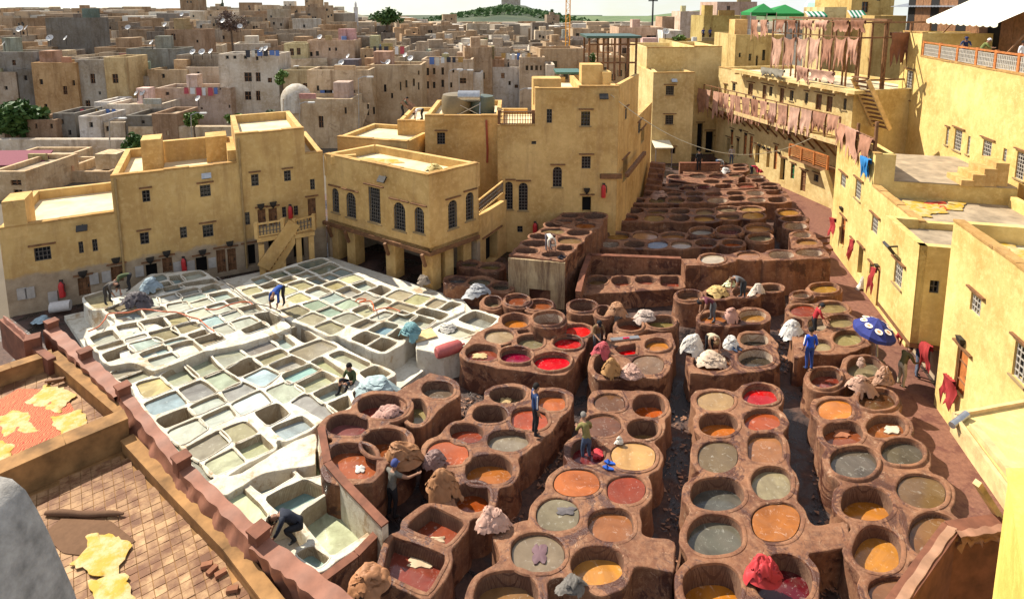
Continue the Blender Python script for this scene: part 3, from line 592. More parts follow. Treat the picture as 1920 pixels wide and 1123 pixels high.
white('large white lime pit block in front where a man in green sits with teal hides',1.05,[
 Q(C5,620,192,760,152,920,270,800,320,d=.35),Q(C5,820,122,960,72,1160,190,1020,250,d=.7,col='4a3a28'),Q(C5,290,302,590,207,720,290,430,400,col='948a80',d=.15),Q(C5,850,352,1200,222,1390,300,1080,450,col='94866e',d=.15),
 Q(C5,470,432,750,332,840,390,600,500,col='9a9070',d=.25),Q(C5,5,392,230,322,360,400,140,540,col='a8a48c',d=.04),Q(C5,150,542,410,432,540,520,290,640,d=.7,col='4a4232'),Q(C5,630,512,880,412,1040,490,760,570,d=.4),
 Q(C5,1090,472,1240,417,1490,590,1440,650,col='b0ac80',d=.35),Q(C5,1300,402,1450,347,1760,490,1640,555,col='a8a284',d=.3),Q(C5,350,652,570,547,720,620,560,750,col='b0bebc',d=.05),Q(C5,780,622,1070,502,1190,560,870,700,col='94b0a2',d=.25),
 Q(C5,600,792,830,692,1010,790,800,930,col='b0b096',d=.05),Q(C5,940,712,1220,582,1380,680,1070,810,d=.4,col='b4b08a'),Q(C5,1650,592,1830,520,1990,600,1800,690,d=.5,col='a8a07a'),Q(C5,1130,822,1370,722,1500,800,1240,920,d=.45),
 Q(C5,1300,942,1500,862,1540,960,1400,1040,d=.5,col='a8a880'),Q(C5,870,922,1060,827,1420,1060,1260,1130,col='9c9488',d=.08),Q(C5,110,802,320,712,480,780,200,910,col='9c968a',d=.05),Q(C5,220,942,520,802,640,930,330,1050,col='c8ccc2',d=.05),
 Q(C7,235,327,480,222,600,340,380,455,d=.70,col='4a3c2a'),Q(C7,425,482,740,372,890,470,580,620,d=.3),
 Q(C4,700,722,960,652,1080,770,800,870,col=YEL,d=.05),Q(C4,980,622,1220,505,1390,640,1130,740,d=.4,col='a8a688'),Q(C4,1240,492,1480,378,1660,550,1400,640,d=.4,col='a4a486'),Q(C4,1460,652,1680,577,1870,710,1640,790,col='a8ac8e',d=.08),
 Q(C4,1180,782,1410,692,1590,810,1320,910,col='8c857a',d=.08),Q(C4,790,932,1130,802,1250,940,900,1060,col='98a6a6',d=.15),Q(C4,1300,972,1590,852,1690,930,1390,1060,d=.15),
 Q(C6,330,392,640,267,740,360,440,480,d=.55,col='4e463e'),Q(C6,830,382,1120,252,1200,350,940,470,d=.22),Q(C6,460,532,770,402,880,500,600,680,d=.2),Q(C6,665,722,1020,532,1140,660,820,840,col='9c9078',d=.08),
 Q(C6,1060,512,1300,422,1450,540,1190,650,col='a89c76',d=.08),Q(C6,870,882,1170,732,1300,870,980,1010,col='b8b490',d=.06),Q(C6,1220,682,1480,572,1620,710,1350,830,d=.45,col='a8a47c'),
 Q(C4,430,582,700,482,780,550,500,650,col='968a76',d=.15),Q(C4,500,662,770,572,860,620,620,710,col='a09a80',d=.1),
 Q(C6,200,415,260,400,430,600,340,600,col='93a090',d=.1),Q(C6,440,650,520,660,640,780,560,800,col='9aa898',d=.1),Q(C6,700,850,760,840,960,1040,860,1080,col='a09a88',d=.1)],
 fills=[PL(C6,880,1080,1300,1000,1750,700,1900,640,2100,560,2100,900,1500,1000,1100,1250),PL(C5,-1200,-40,-950,-20,-600,60,0,330,780,100,960,50,1230,190,1450,300,1780,480,2050,610,1800,720,1560,800,1560,1000,1420,1080,1100,1180,760,1320,100,1800,-400,1500,-700,1150,-900,760,-1100,260)],seed=4)
white('lowest white lime pit block where a man in black crouches over pale liquor',.95,[
 Q(C8,80,267,270,162,620,510,400,590,col='c4c69c',d=.12),Q(C8,340,92,700,-60,910,60,560,250,d=.5,col='8a9a98'),Q(C8,600,312,1010,112,1290,230,800,480,d=.5,col='7f9a92'),
 Q(C8,985,512,1330,265,1850,590,1330,960,col='c0c09a',d=.58),Q(C7,590,842,905,695,985,1000,770,1020,col='c0c28e',d=.5),Q(C8,950,962,1110,882,1290,1000,1160,1090,col='8fa090',d=.4)],seed=5,rim=.18)
# ---------------------------------------------------------------- buildings: walls with real openings
def opening(w,cx,cy,pw,ph,kind,depth=None):
    u0,_=w.uv(cx-pw/2,cy); u1,_=w.uv(cx+pw/2,cy); _,z1=w.uv(cx,cy-ph/2); _,z0=w.uv(cx,cy+ph/2)
    if u1<u0: u0,u1=u1,u0
    return dict(u0=u0,u1=u1,z0=max(z0,.02),z1=z1,kind=kind,dep=depth or (.22 if kind in 'gaws' else .35))
def op_loop(o):
    u0,u1,z0,z1=o['u0'],o['u1'],o['z0'],o['z1']
    if o['kind']=='a':
        r=(u1-u0)/2; zc=z1-r; c=(u0+u1)/2
        return [(u0,z0),(u1,z0)]+[(c+r*math.cos(a),zc+r*math.sin(a)) for a in [math.pi*k/10 for k in range(11)]]
    return [(u0,z0),(u1,z0),(u1,z1),(u0,z1)]
def facade(parent,w,outline,ops,mat,thick=.3,name='wall',lintel=True,trim='wood',gm='grille'):
    loops=[op_loop(o) for o in ops]
    coords=[];edges=[]
    def al(l):
        s=len(coords); coords.extend(Vector(p) for p in l); n=len(l); edges.extend((s+i,s+(i+1)%n) for i in range(n))
    al(outline)
    for l in loops: al(l)
    vo,_,fo,_,_,_=geometry.delaunay_2d_cdt(coords,edges,[],0,1e-5)
    V=np.array([(p.x,p.y) for p in vo]); F=[tuple(f) for f in fo]; C=np.array([V[list(f)].mean(0) for f in F])
    ins=inside(np.array(outline),C[:,0],C[:,1])
    for l in loops: ins&=~inside(np.array(l),C[:,0],C[:,1])
    flip=(w.d.x*w.n.y-w.d.y*w.n.x)>0
    mb=MB(); fs=[]
    for f,k in zip(F,ins):
        if k:
            a,b,c=V[f[0]],V[f[1]],V[f[2]]
            p=(b[0]-a[0])*(c[1]-a[1])-(b[1]-a[1])*(c[0]-a[0])
            if (p<0)!=flip: f=f[::-1]
            fs.append(f)
    mb.add([w.pt(u,z) for u,z in V],fs)
    mb.add([w.pt(u,z,-thick) for u,z in V],[f[::-1] for f in fs])
    n=len(outline); mb.add([w.pt(u,z) for u,z in outline]+[w.pt(u,z,-thick) for u,z in outline],[(i,(i+1)%n,n+(i+1)%n,n+i) for i in range(n)])
    for l,o in zip(loops,ops):
        n=len(l); mb.add([w.pt(u,z) for u,z in l]+[w.pt(u,z,-max(thick,o['dep'])) for u,z in l],[(i,n+i,n+(i+1)%n,(i+1)%n) for i in range(n)])
    wo_=mb.build(name,M[mat] if isinstance(mat,str) else mat,parent)
    for l,o in zip(loops,ops): fill_opening(parent,w,l,o,lintel,trim,gm)
    return wo_
def fill_opening(parent,w,l,o,lintel=True,trim='wood',gm='grille'):
    u0,u1,z0,z1,kd=o['u0'],o['u1'],o['z0'],o['z1'],o['kind']; dp=o['dep']; wd,ht=u1-u0,z1-z0
    if kd in 'gaws':
        gmat=M['grille_w'] if kd=='w' else M[gm]; m=MB(); n=len(l)
        nb=max(2,min(7,int(wd/.16))); nh=max(2,min(11,int(ht/.20)))
        if kd=='s': nb,nh=1,2
        b=.03 if kd!='w' else .035
        for i in range(1,nb):
            u=u0+wd*i/nb; zt=z1
            if kd=='a': r=wd/2; zt=z1-r+math.sqrt(max(0,r*r-(u-(u0+r))**2))
            m.bar(w.pt(u,z0,-.08),w.pt(u,zt,-.08),b)
        for j in range(1,nh):
            z=z0+ht*j/nh; a0,a1=u0,u1
            if kd=='a' and z>z1-wd/2: r=wd/2; hw=math.sqrt(max(0.001,r*r-(z-(z1-r))**2)); a0,a1=u0+r-hw,u0+r+hw
            m.bar(w.pt(a0,z,-.08),w.pt(a1,z,-.08),b)
        for i in range(n):
            p,q=l[i],l[(i+1)%n]; m.bar(w.pt(p[0],p[1],-.10),w.pt(q[0],q[1],-.10),.07,.06)
        wn_=m.build('window',gmat,parent); g=MB(); g.add([w.pt(u,z,-dp+.01) for u,z in l],[tuple(range(n))]); g.build('pane',M['glass'],wn_)
        if ht>.9:
            s=MB(); s.box(w.pt((u0+u1)/2,z0-.04,.0),(wd+.2,.14,.07),math.atan2(w.d.y,w.d.x)); s.build('sill',M['objc'],wn_,color=(.34,.24,.12))
    elif kd in 'dOeo':
        mat={'d':'wood','o':'wood_o','e':'door_green','O':'wood_o'}[kd]; m=MB(); np_=max(3,int(wd/.22)); rz=math.atan2(w.d.y,w.d.x)
        for i in range(np_):
            m.box(w.pt(u0+wd*(i+.5)/np_,(z0+z1)/2,-.16+.008*(i%2)),(wd/np_-.015,.05,ht-.04),rz)
        dr=m.build('door',M[mat],parent); f=MB()
        for a,b in(((u0,z0),(u0,z1)),((u0,z1),(u1,z1)),((u1,z1),(u1,z0))): f.bar(w.pt(*a,-.10),w.pt(*b,-.10),.09,.08)
        f.bar(w.pt(u0,z0+ht*.3,-.12),w.pt(u1,z0+ht*.3,-.12),.08,.04); f.bar(w.pt(u0,z0+ht*.72,-.12),w.pt(u1,z0+ht*.72,-.12),.08,.04)
        f.build('door_frame',M['wood'],dr); h=MB(); h.box(w.pt(u0+wd*.82,z0+ht*.48,-.10),(.05,.08,.14),rz); h.build('handle',M['iron'],dr)
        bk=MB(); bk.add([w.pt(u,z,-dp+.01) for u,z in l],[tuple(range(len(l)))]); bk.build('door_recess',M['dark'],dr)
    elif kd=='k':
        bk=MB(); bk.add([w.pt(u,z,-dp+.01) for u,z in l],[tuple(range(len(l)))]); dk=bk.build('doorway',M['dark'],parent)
    if lintel and wd>.35:
        m=MB(); e=wd*.32; m.box(w.pt((u0+u1)/2+e*.1,z1+.16,.03),(wd+2*e,.16,.07),math.atan2(w.d.y,w.d.x)); m.build('lintel',M[trim],parent)
M['door_green']=m_plain('green_door_paint',(.03,.16,.07),.5,.2,5)
M['worn']=m_plaster('worn_parapet_plaster',c=(.50,.31,.115),stain=(.22,.12,.055),amount=.8)
def building(name,label,w,secs,ops,mat,depth,base=-.1,parapet=.5,cat='building',group=None,roofm='roofw',thick=.32,lintel=True,gm='grille',trim='wood'):
    """secs: (px left, px right, px of the roof edge) -> stepped front on wall plane w; solid sides, back and a sunken roof behind"""
    r=root(name,label,cat,group); out=[]; S=[]
    for sc_ in secs:
        xl,xr,yt=sc_[:3]; zc=w.uv((xl+xr)/2,yt)[1]; ym=yt+40
        ul,ur=w.uv(xl,ym)[0],w.uv(xr,ym)[0]; S.append([min(ul,ur),max(ul,ur),zc,sc_[3] if len(sc_)>3 else depth])
    S.sort()
    for i in range(len(S)-1): m=(S[i][1]+S[i+1][0])/2; S[i][1]=S[i+1][0]=m
    poly=[(S[0][0],base)]
    for u0,u1,z,_ in S: poly+=[(u0,z),(u1,z)]
    poly.append((S[-1][1],base))
    facade(r,w,poly[::-1],[opening(w,*o) for o in ops],mat,thick,lintel=lintel,gm=gm,trim=trim)
    cpm=MB(); rz=math.atan2(w.d.y,w.d.x); qq=random.Random(len(label))
    for u0,u1,z,dp_ in S:
        cpm=MB(); nseg=max(1,int((u1-u0)/1.1))
        for k in range(nseg):
            a_,b_=u0+(u1-u0)*k/nseg,u0+(u1-u0)*(k+1)/nseg; hh=qq.uniform(.07,.13); cpm.box(w.pt((a_+b_)/2,z+hh/2-.03,-thick/2+qq.uniform(-.012,.02)),(b_-a_+.01*(k%2),thick+.06+.01*(k%2),hh),rz+qq.uniform(-.006,.006))
        cpm.build('worn_coping',M['worn'],r)
    m=MB(); rf=MB()
    for i,(u0,u1,z,depth) in enumerate(S):
        zr=z-parapet
        hi=lambda j: S[j][2] if 0<=j<len(S) else -9
        for uu,j in((u0,i-1),(u1,i+1)):
            if hi(j)<z-.05:
                s=1 if uu==u0 else -1
                m.box(w.pt(uu+s*.15,(z+base)/2,-thick-(depth-thick)/2-.002),(.30,depth-thick-.01,z-base-.004),rz)
        m.box(w.pt((u0+u1)/2,(z+base)/2,-depth+.15),(u1-u0-.62,.3,z-base-.006),rz)
        rf.box(w.pt((u0+u1)/2,zr-.15,-depth/2-thick/2),(u1-u0-.05 if 0 else u1-u0-.02,depth-thick-.34,.3),rz)
    m.build('side_walls',M[mat],r); rf.build('roof',M[roofm],r)
    return r,S
def box_on(parent,name,w,u0,u1,z0,z1,off0,off1,mat,color=None):
    m=MB(); m.box(w.pt((u0+u1)/2,(z0+z1)/2,(off0+off1)/2),(u1-u0,abs(off1-off0),z1-z0),math.atan2(w.d.y,w.d.x)); return m.build(name,M[mat],parent,color=color)
def sconce(parent,w,px,py,s=1.0):
    u,z=w.uv(px,py); m=MB()
    m.add([w.pt(u+a*s,z+b*s,c) for a,b,c in [(-.2,.16,.02),(.2,.16,.02),(.2,.16,.2),(-.2,.16,.2),(-.16,-.05,.02),(.16,-.05,.02),(.15,-.05,.16),(-.15,-.05,.16),(0,-.28,.03)]],
      [(0,1,2,3),(0,3,7,4),(3,2,6,7),(2,1,5,6),(4,7,8),(7,6,8),(6,5,8)]); m.build('wall_lantern',M['iron'],parent)
def floodlight(parent,w,px,py,s=1.0,white=False):
    u,z=w.uv(px,py); m=MB(); rz=math.atan2(w.d.y,w.d.x)
    m.box(w.pt(u,z,.35*s),(.62*s,.12*s,.42*s),0,rot=Matrix.Rotation(rz,3,'Z')@Matrix.Rotation(R(-38) if w.n.y<0 else R(38),3,'X'))
    m.bar(w.pt(u,z+.1,0),w.pt(u,z+.05,.3*s),.06); l=m.build('floodlight',M['metal'] if white else M['iron'],parent)
    g=MB(); g.box(w.pt(u,z-.03,.40*s),(.52*s,.03,.32*s),0,rot=Matrix.Rotation(rz,3,'Z')@Matrix.Rotation(R(-38) if w.n.y<0 else R(38),3,'X')); g.build('lens',M['glass'],l)
def dado_plaster():
    n=NT('yellow_plaster_limed_foot'); src=m_plaster('tmp'); bpy.data.materials.remove(src)
    c=(.63,.42,.165); big=n.noise(.35,5,.65); st=n.noise(1.0,6,.7,n.pos((1.4,1.4,.16)))
    k=n.mix(n.ramp(big,.35,.66),(.45,.28,.105),c); k=n.mix(n.mul(n.ramp(n.noise(3.2,5,.7),.48,.72),.5),k,(.70,.51,.24)); k=n.mix(n.mul(n.ramp(st,.50,.72),.6),k,(.30,.16,.06))
    sx=n.n('SeparateXYZ'); n.l(n.n('NewGeometry').outputs['Position'],sx.inputs[0]); ad=n.n('Math'); ad.operation='ADD'
    n.l(sx.outputs[2],ad.inputs[0]); n.l(n.mul(n.noise(1.3,4,.6),.9),ad.inputs[1])
    k=n.mix(n.ramp(ad.outputs[0],2.55,2.35),k,n.mix(n.ramp(n.noise(2.2,6,.75),.35,.7),(.30,.22,.14),(.44,.34,.23)))
    n.col(k); n.rough(.9); n.spec(.12); n.bump(n.noise(9,6,.7),.35,.03); return n.m
M['plaster_l']=dado_plaster()
# --- left building
WL=Wall(W(40,590),W(450,512))
LB,LS=building('courtyard_building','long golden plastered building with grilled windows behind the lime pits','','','','',0) if False else building('courtyard_building','long golden plastered building with grilled windows behind the lime pits',WL,
 [(0,214,414),(214,445,318),(445,573,247),(573,607,287)],
 [(80,476,32,25,'g'),(152,464,9,22,'g'),(178,460,10,23,'g'),(274,368,15,22,'g'),(385,358,20,22,'g'),(271,447,17,22,'g'),(344,436,13,21,'g'),(390,433,20,23,'g'),
  (478,338,14,22,'g'),(539,330,13,20,'g'),(586,346,9,20,'g'),(464,410,9,24,'g'),(491,410,15,35,'d'),(512,408,16,35,'d'),(533,398,8,20,'g'),(555,395,8,18,'g'),(585,393,15,42,'d'),
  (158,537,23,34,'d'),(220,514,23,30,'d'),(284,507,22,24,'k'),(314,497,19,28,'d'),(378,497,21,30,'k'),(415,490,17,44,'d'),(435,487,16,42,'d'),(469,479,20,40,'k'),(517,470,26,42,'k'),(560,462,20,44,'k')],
 'plaster_l',7,parapet=.55)
for p in [(156,513),(218,488),(282,487),(313,475),(380,473),(431,457),(489,387),(512,383)]: sconce(LB,WL,*p)
floodlight(LB,WL,155,425,.8); floodlight(LB,WL,387,328,.8,True)
def chim(px0,px1,yt,yb,dep0,dep1,nm='chimney_block'):
    u0,_=WL.uv(px0,yb); u1,_=WL.uv(px1,yb); z1=WL.uv((px0+px1)/2,yt)[1]; z0=WL.uv((px0+px1)/2,yb)[1]
    box_on(LB,nm,WL,u0,u1,z0-.6,z1,dep0,dep1,'plaster')
chim(8,52,376,425,.012,-1.6)
w2=WL.shift(-4.5)
for a,b,yt,yb,d0,d1 in [(268,306,262,318,-2.6,-4.2),(388,428,256,305,-3.0,-4.6),(306,390,262,305,-4.3,-4.7),(428,446,282,310,-.4,-4.6)]:
    wz=WL.shift(d0); u0,_=wz.uv(a,yb);u1,_=wz.uv(b,yb);z1=wz.uv((a+b)/2,yt)[1];z0=LS[1][2]-1.2
    box_on(LB,'roof_parapet',WL,u0,u1,z0,z1,d0,d1,'plaster')
for x,y in [(42,550),(57,548),(100,556),(177,522),(200,518),(262,508),(333,500),(358,498),(398,492)]:
    u,z=WL.uv(x,y); box_on(LB,'meter_box',WL,u-.2,u+.2,z-.3,z+.3,.0,.10,'objc',(.46,.42,.37))
for x,y0,y1 in [(447,260,505),(216,335,520)]:
    u,z1=WL.uv(x,y0); z0=WL.uv(x,y1)[1]; m=MB(); m.tube([WL.pt(u,z0,.08),WL.pt(u,z1,.08)],.06,8); m.build('drain_pipe',M['objc'],LB,color=(.40,.27,.12),smooth=40)
# outside stair and gallery
ST=root('outside_stair','plastered outside stair with two small balustraded landings on the golden building','stair')
WS=WL.shift(1.9)
ua,za=WS.uv(494,508); ub,zb=WS.uv(553,440); za=.0
m=MB(); nst=11
prof=[]
for i in range(nst):
    u=ua+(ub-ua)*i/nst; z=za+(zb-za)*(i+1)/nst; prof+=[(u,z),(u+(ub-ua)/nst,z)]
prof+=[(ub,zb-.55),(ua+.5,za)]
n=len(prof); m.add([WS.pt(u,z,0) for u,z in prof]+[WS.pt(u,z,-1.0) for u,z in prof],[tuple(range(n)),tuple(range(2*n-1,n-1,-1))]+[(i,n+i,n+(i+1)%n,(i+1)%n) for i in range(n)])
m.build('flight',M['plaster'],ST)
m=MB(); m.bar(WS.pt(ua,za+.9,.05),WS.pt(ub,zb+.75,.05),.14,.75); m.build('stair_parapet',M['plaster'],ST)
uL,_=WS.uv(590,440); m=MB(); m.box(WS.pt((ub+uL)/2,zb-.12,-.9),(uL-ub,1.9,.24),math.atan2(WL.d.y,WL.d.x)); m.build('landing',M['plaster'],ST)
uc,zc_=WS.uv(482,448); ud,_=WS.uv(532,445); m=MB(); m.box(WS.pt((uc+ud)/2,zc_-.1,-.9),(ud-uc,1.9,.24),math.atan2(WL.d.y,WL.d.x)); m.build('landing',M['plaster'],ST)
def balustrade(parent,w,u0,z0,u1,z1,h=.85,off=0.,pm='plaster',lat='grille',n=None):
    m=MB()
    for u,z in((u0,z0),(u1,z1)): m=MB(); m.bar(w.pt(u,z,off),w.pt(u,z+h+.12,off),.2); m.build('newel_post',M[pm],parent)
    m=MB(); m.bar(w.pt(u0,z0+h,off),w.pt(u1,z1+h,off),.12,.08); m.bar(w.pt(u0,z0+.12,off),w.pt(u1,z1+.12,off),.10,.07); m.build('rail',M[pm],parent)
    m=MB(); L=abs(u1-u0); n=n or max(3,int(L/.16))
    for i in range(1,n):
        t=i/n; u=u0+(u1-u0)*t; z=z0+(z1-z0)*t; m.bar(w.pt(u,z+.12,off),w.pt(u,z+h,off),.045)
    for j in(1,2): m.bar(w.pt(u0,z0+.12+(h-.12)*j/3,off),w.pt(u1,z1+.12+(h-.12)*j/3,off),.035)
    m.build('lattice',M[lat],parent)
balustrade(ST,WS,uc,zc_,ud,zc_,off=-.05); balustrade(ST,WS,ub,zb,uL,zb+.1,off=-.05)
for u in (ub+.2,uc+.2,ud-.1,uL-.2):
    m=MB(); m.box(WS.pt(u,(zb-.3)/2,-.2),(.3,.3,zb-.3),math.atan2(WL.d.y,WL.d.x)); m.build('pillar',M['plaster'],ST)
# --- streaked plaster face of the tall vat block
def m_streak():
    n=NT('dye_streaked_plaster'); st=n.noise(1.5,7,.8,n.pos((1.3,1.3,.13)),.4); k=n.mix(n.ramp(n.noise(1.5,5,.7),.35,.65),(.40,.28,.14),(.54,.41,.23)); k=n.mix(n.mul(n.ramp(st,.45,.62),.8),k,(.095,.042,.028)); n.col(k); n.rough(.85); n.bump(n.noise(8,6,.7),.5,.03); return n.m
M['streak']=m_streak()
pa,pb=W(953,480,2.66),W(1059,489,2.66); WTB=Wall((pa.x,pa.y-.16),(pb.x,pb.y-.16)); oo=[opening(WTB,1012,556,40,26,'k',.3)]; oo[0]['z0']=.05
fw_=facade(TALL,WTB,[(0,-.1),(WTB.L,-.1),(WTB.L,2.6),(0,2.6)],oo,'streak',.12,'plaster_facing',lintel=False)
# --- arcade building
WA=Wall(W(615,483),W(808,550)); WR=Wall(W(808,550),W(897,513))
AB=root('arcade_building','golden building on pillars with arched grilled windows and bright sandy roof','building')
zl=WA.uv(805,472)[1]; zt=WA.uv(806,330)[1]
uA0=WA.uv(613,380)[0]; 
facade(AB,WA,[(uA0,zl),(WA.L,zl),(WA.L,zt),(uA0,zt)],[opening(WA,*o) for o in [(629,376,13,45,'a'),(658,385,18,47,'a'),(702,385,22,65,'g'),(749,406,22,52,'a'),(786,413,18,48,'a')]],'plaster',.32,'front_wall',gm='grille')
uR1=WR.uv(897,380)[0]
facade(AB,WR,[(.0,zl),(uR1,zl),(uR1,zt),(.0,zt)][::-1],[opening(WR,*o) for o in [(849,402,17,53,'a'),(881,387,15,52,'a')]],'plaster',.32,'right_wall')
pA=WA.pt(uA0,0); pB=WA.pt(WA.L,0); pC=WR.pt(uR1,0); pD=pA+(pC-pB)
m=MB(); m.prism([p.xy for p in (pA,pB,pC,pD)],zl+.02,zl+.2); m.build('floor_slab',M['wood'],AB)
inn=lambda p,c,k: p.xy+(c.xy-p.xy)*k
cen=(pA+pB+pC+pD)/4
m=MB(); m.prism([inn(p,cen,.06) for p in (pA,pB,pC,pD)],zt-.65,zt-.5); m.build('roof',M['roofw'],AB)
m=MB(); m.bar(pC+Vector((0,0,zt-.7)),pD+Vector((0,0,zt-.7)),.3,1.4); m.bar(pD+Vector((0,0,zt-.7)),pA+Vector((0,0,zt-.7)),.3,1.4); m.build('rear_parapet',M['plaster'],AB)
rzA=math.atan2(WA.d.y,WA.d.x); rzR=math.atan2(WR.d.y,WR.d.x)
for u in (.5,WA.L*.24,WA.L*.63,WA.L-.35):
    m=MB(); m.box(WA.pt(u,zl/2,-.5),(.75,.75,zl),rzA); m.build('pillar',M['plaster'],AB)
    m=MB(); m.bar(WA.pt(u-.7,zl-.1,.06),WA.pt(u+.2,zl-.1,.06),.18,.2); m.bar(WA.pt(u+.05,zl-.9,.08),WA.pt(u+.05,zl-.1,.35),.16,.16); m.build('bracket',M['wood'],AB)
for u in (uR1*.42,uR1*.8):
    m=MB(); m.box(WR.pt(u,zl/2,-.5),(.6,.6,zl),rzR); m.build('pillar',M['plaster'],AB)
m=MB(); m.bar(WA.pt(uA0,zl-.10,.03),WA.pt(WA.L+.1,zl-.10,.03),.22,.22); m.bar(WR.pt(-.1,zl-.10,.03),WR.pt(uR1,zl-.10,.03),.22,.22); m.build('edge_beam',M['wood'],AB)
m=MB(); m.bar(pD+Vector((0,0,zl/2)),pC+Vector((0,0,zl/2)),.3,zl); m.bar(pD+Vector((0,0,zl/2)),pA+Vector((0,0,zl/2)),.3,zl); m.build('undercroft_wall',M['plaster_l'],AB)
floodlight(AB,WA,723,334,.9)
cpm=MB(); qq=random.Random(4)
for w_,a0,a1 in((WA,uA0,WA.L),(WR,0.,uR1)):
    cpm=MB()
    for k in range(8):
        a_,b_=a0+(a1-a0)*k/8,a0+(a1-a0)*(k+1)/8; hh=qq.uniform(.07,.13); cpm.box(w_.pt((a_+b_)/2,zt+hh/2-.03,-.16),(b_-a_+.01*(k%2),.38+.01*(k%2),hh),math.atan2(w_.d.y,w_.d.x)+qq.uniform(-.006,.006))
    cpm.build('worn_coping',M['worn'],AB)
# roof of the arcade building: inner box
m=MB(); 
for a,b in (((621,303),(668,300)),): 
    p=W(621,308,zt-.5); q=W(668,304,zt-.5); m.bar(p+Vector((0,0,.25)),q+Vector((0,0,.25)),.25,.5)
m.build('roof_kerb',M['plaster'],AB)
# link gallery between arcade and tower
yT=W(1100,398,2.7).y
LK=root('link_gallery','low golden link wall with a short balustrade between arcade building and tower','wall')
a=WR.pt(uR1,0)+Vector((0,0,0)); b=D(950,500,yT-.02)
WK=Wall(a,b)
facade(LK,WK,[(0,-.1),(WK.L,-.1),(WK.L,zl+1.1),(0,zl+1.1)][::-1],[opening(WK,922,470,22,60,'k',.6)],'plaster',.3)
balustrade(LK,WK,.1,zl+1.1,WK.L-.1,zl+1.5,h=.9,off=-.15)
# --- tower
WT=Wall(D(900,300,yT),D(1100,300,yT))
TW,TS=building('tower_house','tall golden tower house with arched grilles and a doorway onto the vats',WT,
 [(933,1003,236),(1003,1085,167),(1085,1160,163)],
 [(954,367,15,52,'a'),(981,369,17,52,'a'),(1045,332,17,38,'a'),(1099,305,17,23,'g'),(1098,223,17,27,'g'),(1030,218,10,26,'g'),(1001,268,9,6,'s'),(1100,383,17,28,'k'),(975,430,10,12,'g')],
 'plaster',6.5,parapet=.4)
sconce(TW,WT,1100,357); floodlight(TW,WT,1131,180,.9)
tc=D(1160,300,yT); WTR=Wall(tc+Vector((.0,.33,0)),D(1193,300,yT+6.2))
zt2=WT.uv(1150,160)[1]; zlo=WT.uv(1150,330)[1]
facade(TW,WTR,[(0,-.1),(WTR.L,-.1),(WTR.L,zt2),(0,zt2)][::-1],[opening(WTR,1174,214,4,20,'g'),opening(WTR,1172,318,8,40,'k')],'plaster',.28,'flank_wall')
m=MB(); m.bar(WTR.pt(0,zlo,.6),WTR.pt(WTR.L,zlo,.6),.25,.25); m.bar(WT.pt(WT.uv(1125,330)[0],zlo,.1),WT.pt(WT.uv(1165,330)[0],zlo,.1),.2,.3); m.build('timber_beam',M['wood'],TW)
# rooftop turrets of the tower
for a,b,yt,yb,d,nm in [(1000,1052,148,180,-1.2,'roof_turret'),(1090,1130,122,165,-2.2,'roof_turret'),(1130,1146,136,163,-1.8,'roof_turret')]:
    wz=WT.shift(d); u0=wz.uv(a,yb)[0];u1=wz.uv(b,yb)[0];z1=wz.uv((a+b)/2,yt)[1];z0=wz.uv((a+b)/2,yb)[1]-.6
    box_on(TW,nm,wz,u0,u1,z0,z1,0,-1.4,'plaster')
# annex behind the tower flank with steps
AX=root('stair_annex','narrow plastered annex with steps in the shadow beside the tower','building')
WX=Wall(D(1193,300,yT+6.2),D(1219,300,yT+13)); zx=WX.uv(1203,212)[1]
facade(AX,WX,[(0,-.1),(WX.L,-.1),(WX.L,zx),(0,zx)][::-1],[opening(WX,1199,240,5,20,'g'),opening(WX,1205,255,6,24,'k')],'plaster',.3)
m=MB()
for i in range(9): m.box(WX.pt(1.0+i*.55,.16+i*.32,.9),(.6,1.2,.34+.64*i*.0+.3),math.atan2(WX.d.y,WX.d.x))
m.build('steps',M['vat'],AX)
# building left of the tower, with the solar heater on top
WB=Wall(D(790,260,yT+3.0),D(940,260,yT+3.0))
HB,HS=building('heater_house','plain ochre house carrying the solar heater, left of the tower',WB,[(797,938,218)],[(827,260,15,22,'g')],'plaster',7,parapet=.4)
WB2=Wall(D(700,260,yT+5.0),D(800,260,yT+5.0))
OH,OS=building('ochre_house','lower orange ochre house where two men spread yellow hides on the roof',WB2,[(746,812,228)],[],'plaster',6,parapet=.3)
WB3=Wall(D(600,260,yT+3.5),D(760,260,yT+1.6))
building('low_ochre_annex','low ochre annex with sandy flat roof behind the arcade building',WB3,[(634,764,262)],[],'plaster',5,parapet=.3)
# --- house at the far left end of the court and far yellow house
yF=W(1228,306,0).y
WQ=Wall(D(1200,200,yF),D(1300,200,yF))
QH,_=building('yellow_corner_house','narrow yellow house with a small canopy at the end of the courtyard',WQ,[(1224,1301,137)],[(1256,170,15,17,'g'),(1255,225,15,17,'g'),(1262,283,9,12,'k')],'plaster_f',8)
floodlight(QH,WQ,1263,151,.9,True)
qc=D(1224,300,yF); WQL=Wall(qc+Vector((0,.33,0)),D(1213,300,yF+5)); zq=WQ.uv(1240,137)[1]
facade(QH,WQL,[(0,-.1),(WQL.L,-.1),(WQL.L,zq),(0,zq)][::-1],[],'plaster_f',.28,'flank_wall')
WQ2=Wall(D(1290,200,yF+4),D(1380,200,yF+4))
building('yellow_passage_house','yellow house above a dark passage at the end of the courtyard',WQ2,[(1212,1300,90),(1300,1352,88)],[(1322,190,16,14,'d'),(1312,258,10,52,'k'),(1330,268,14,42,'k'),(1347,275,12,36,'k')],'plaster_f',9)
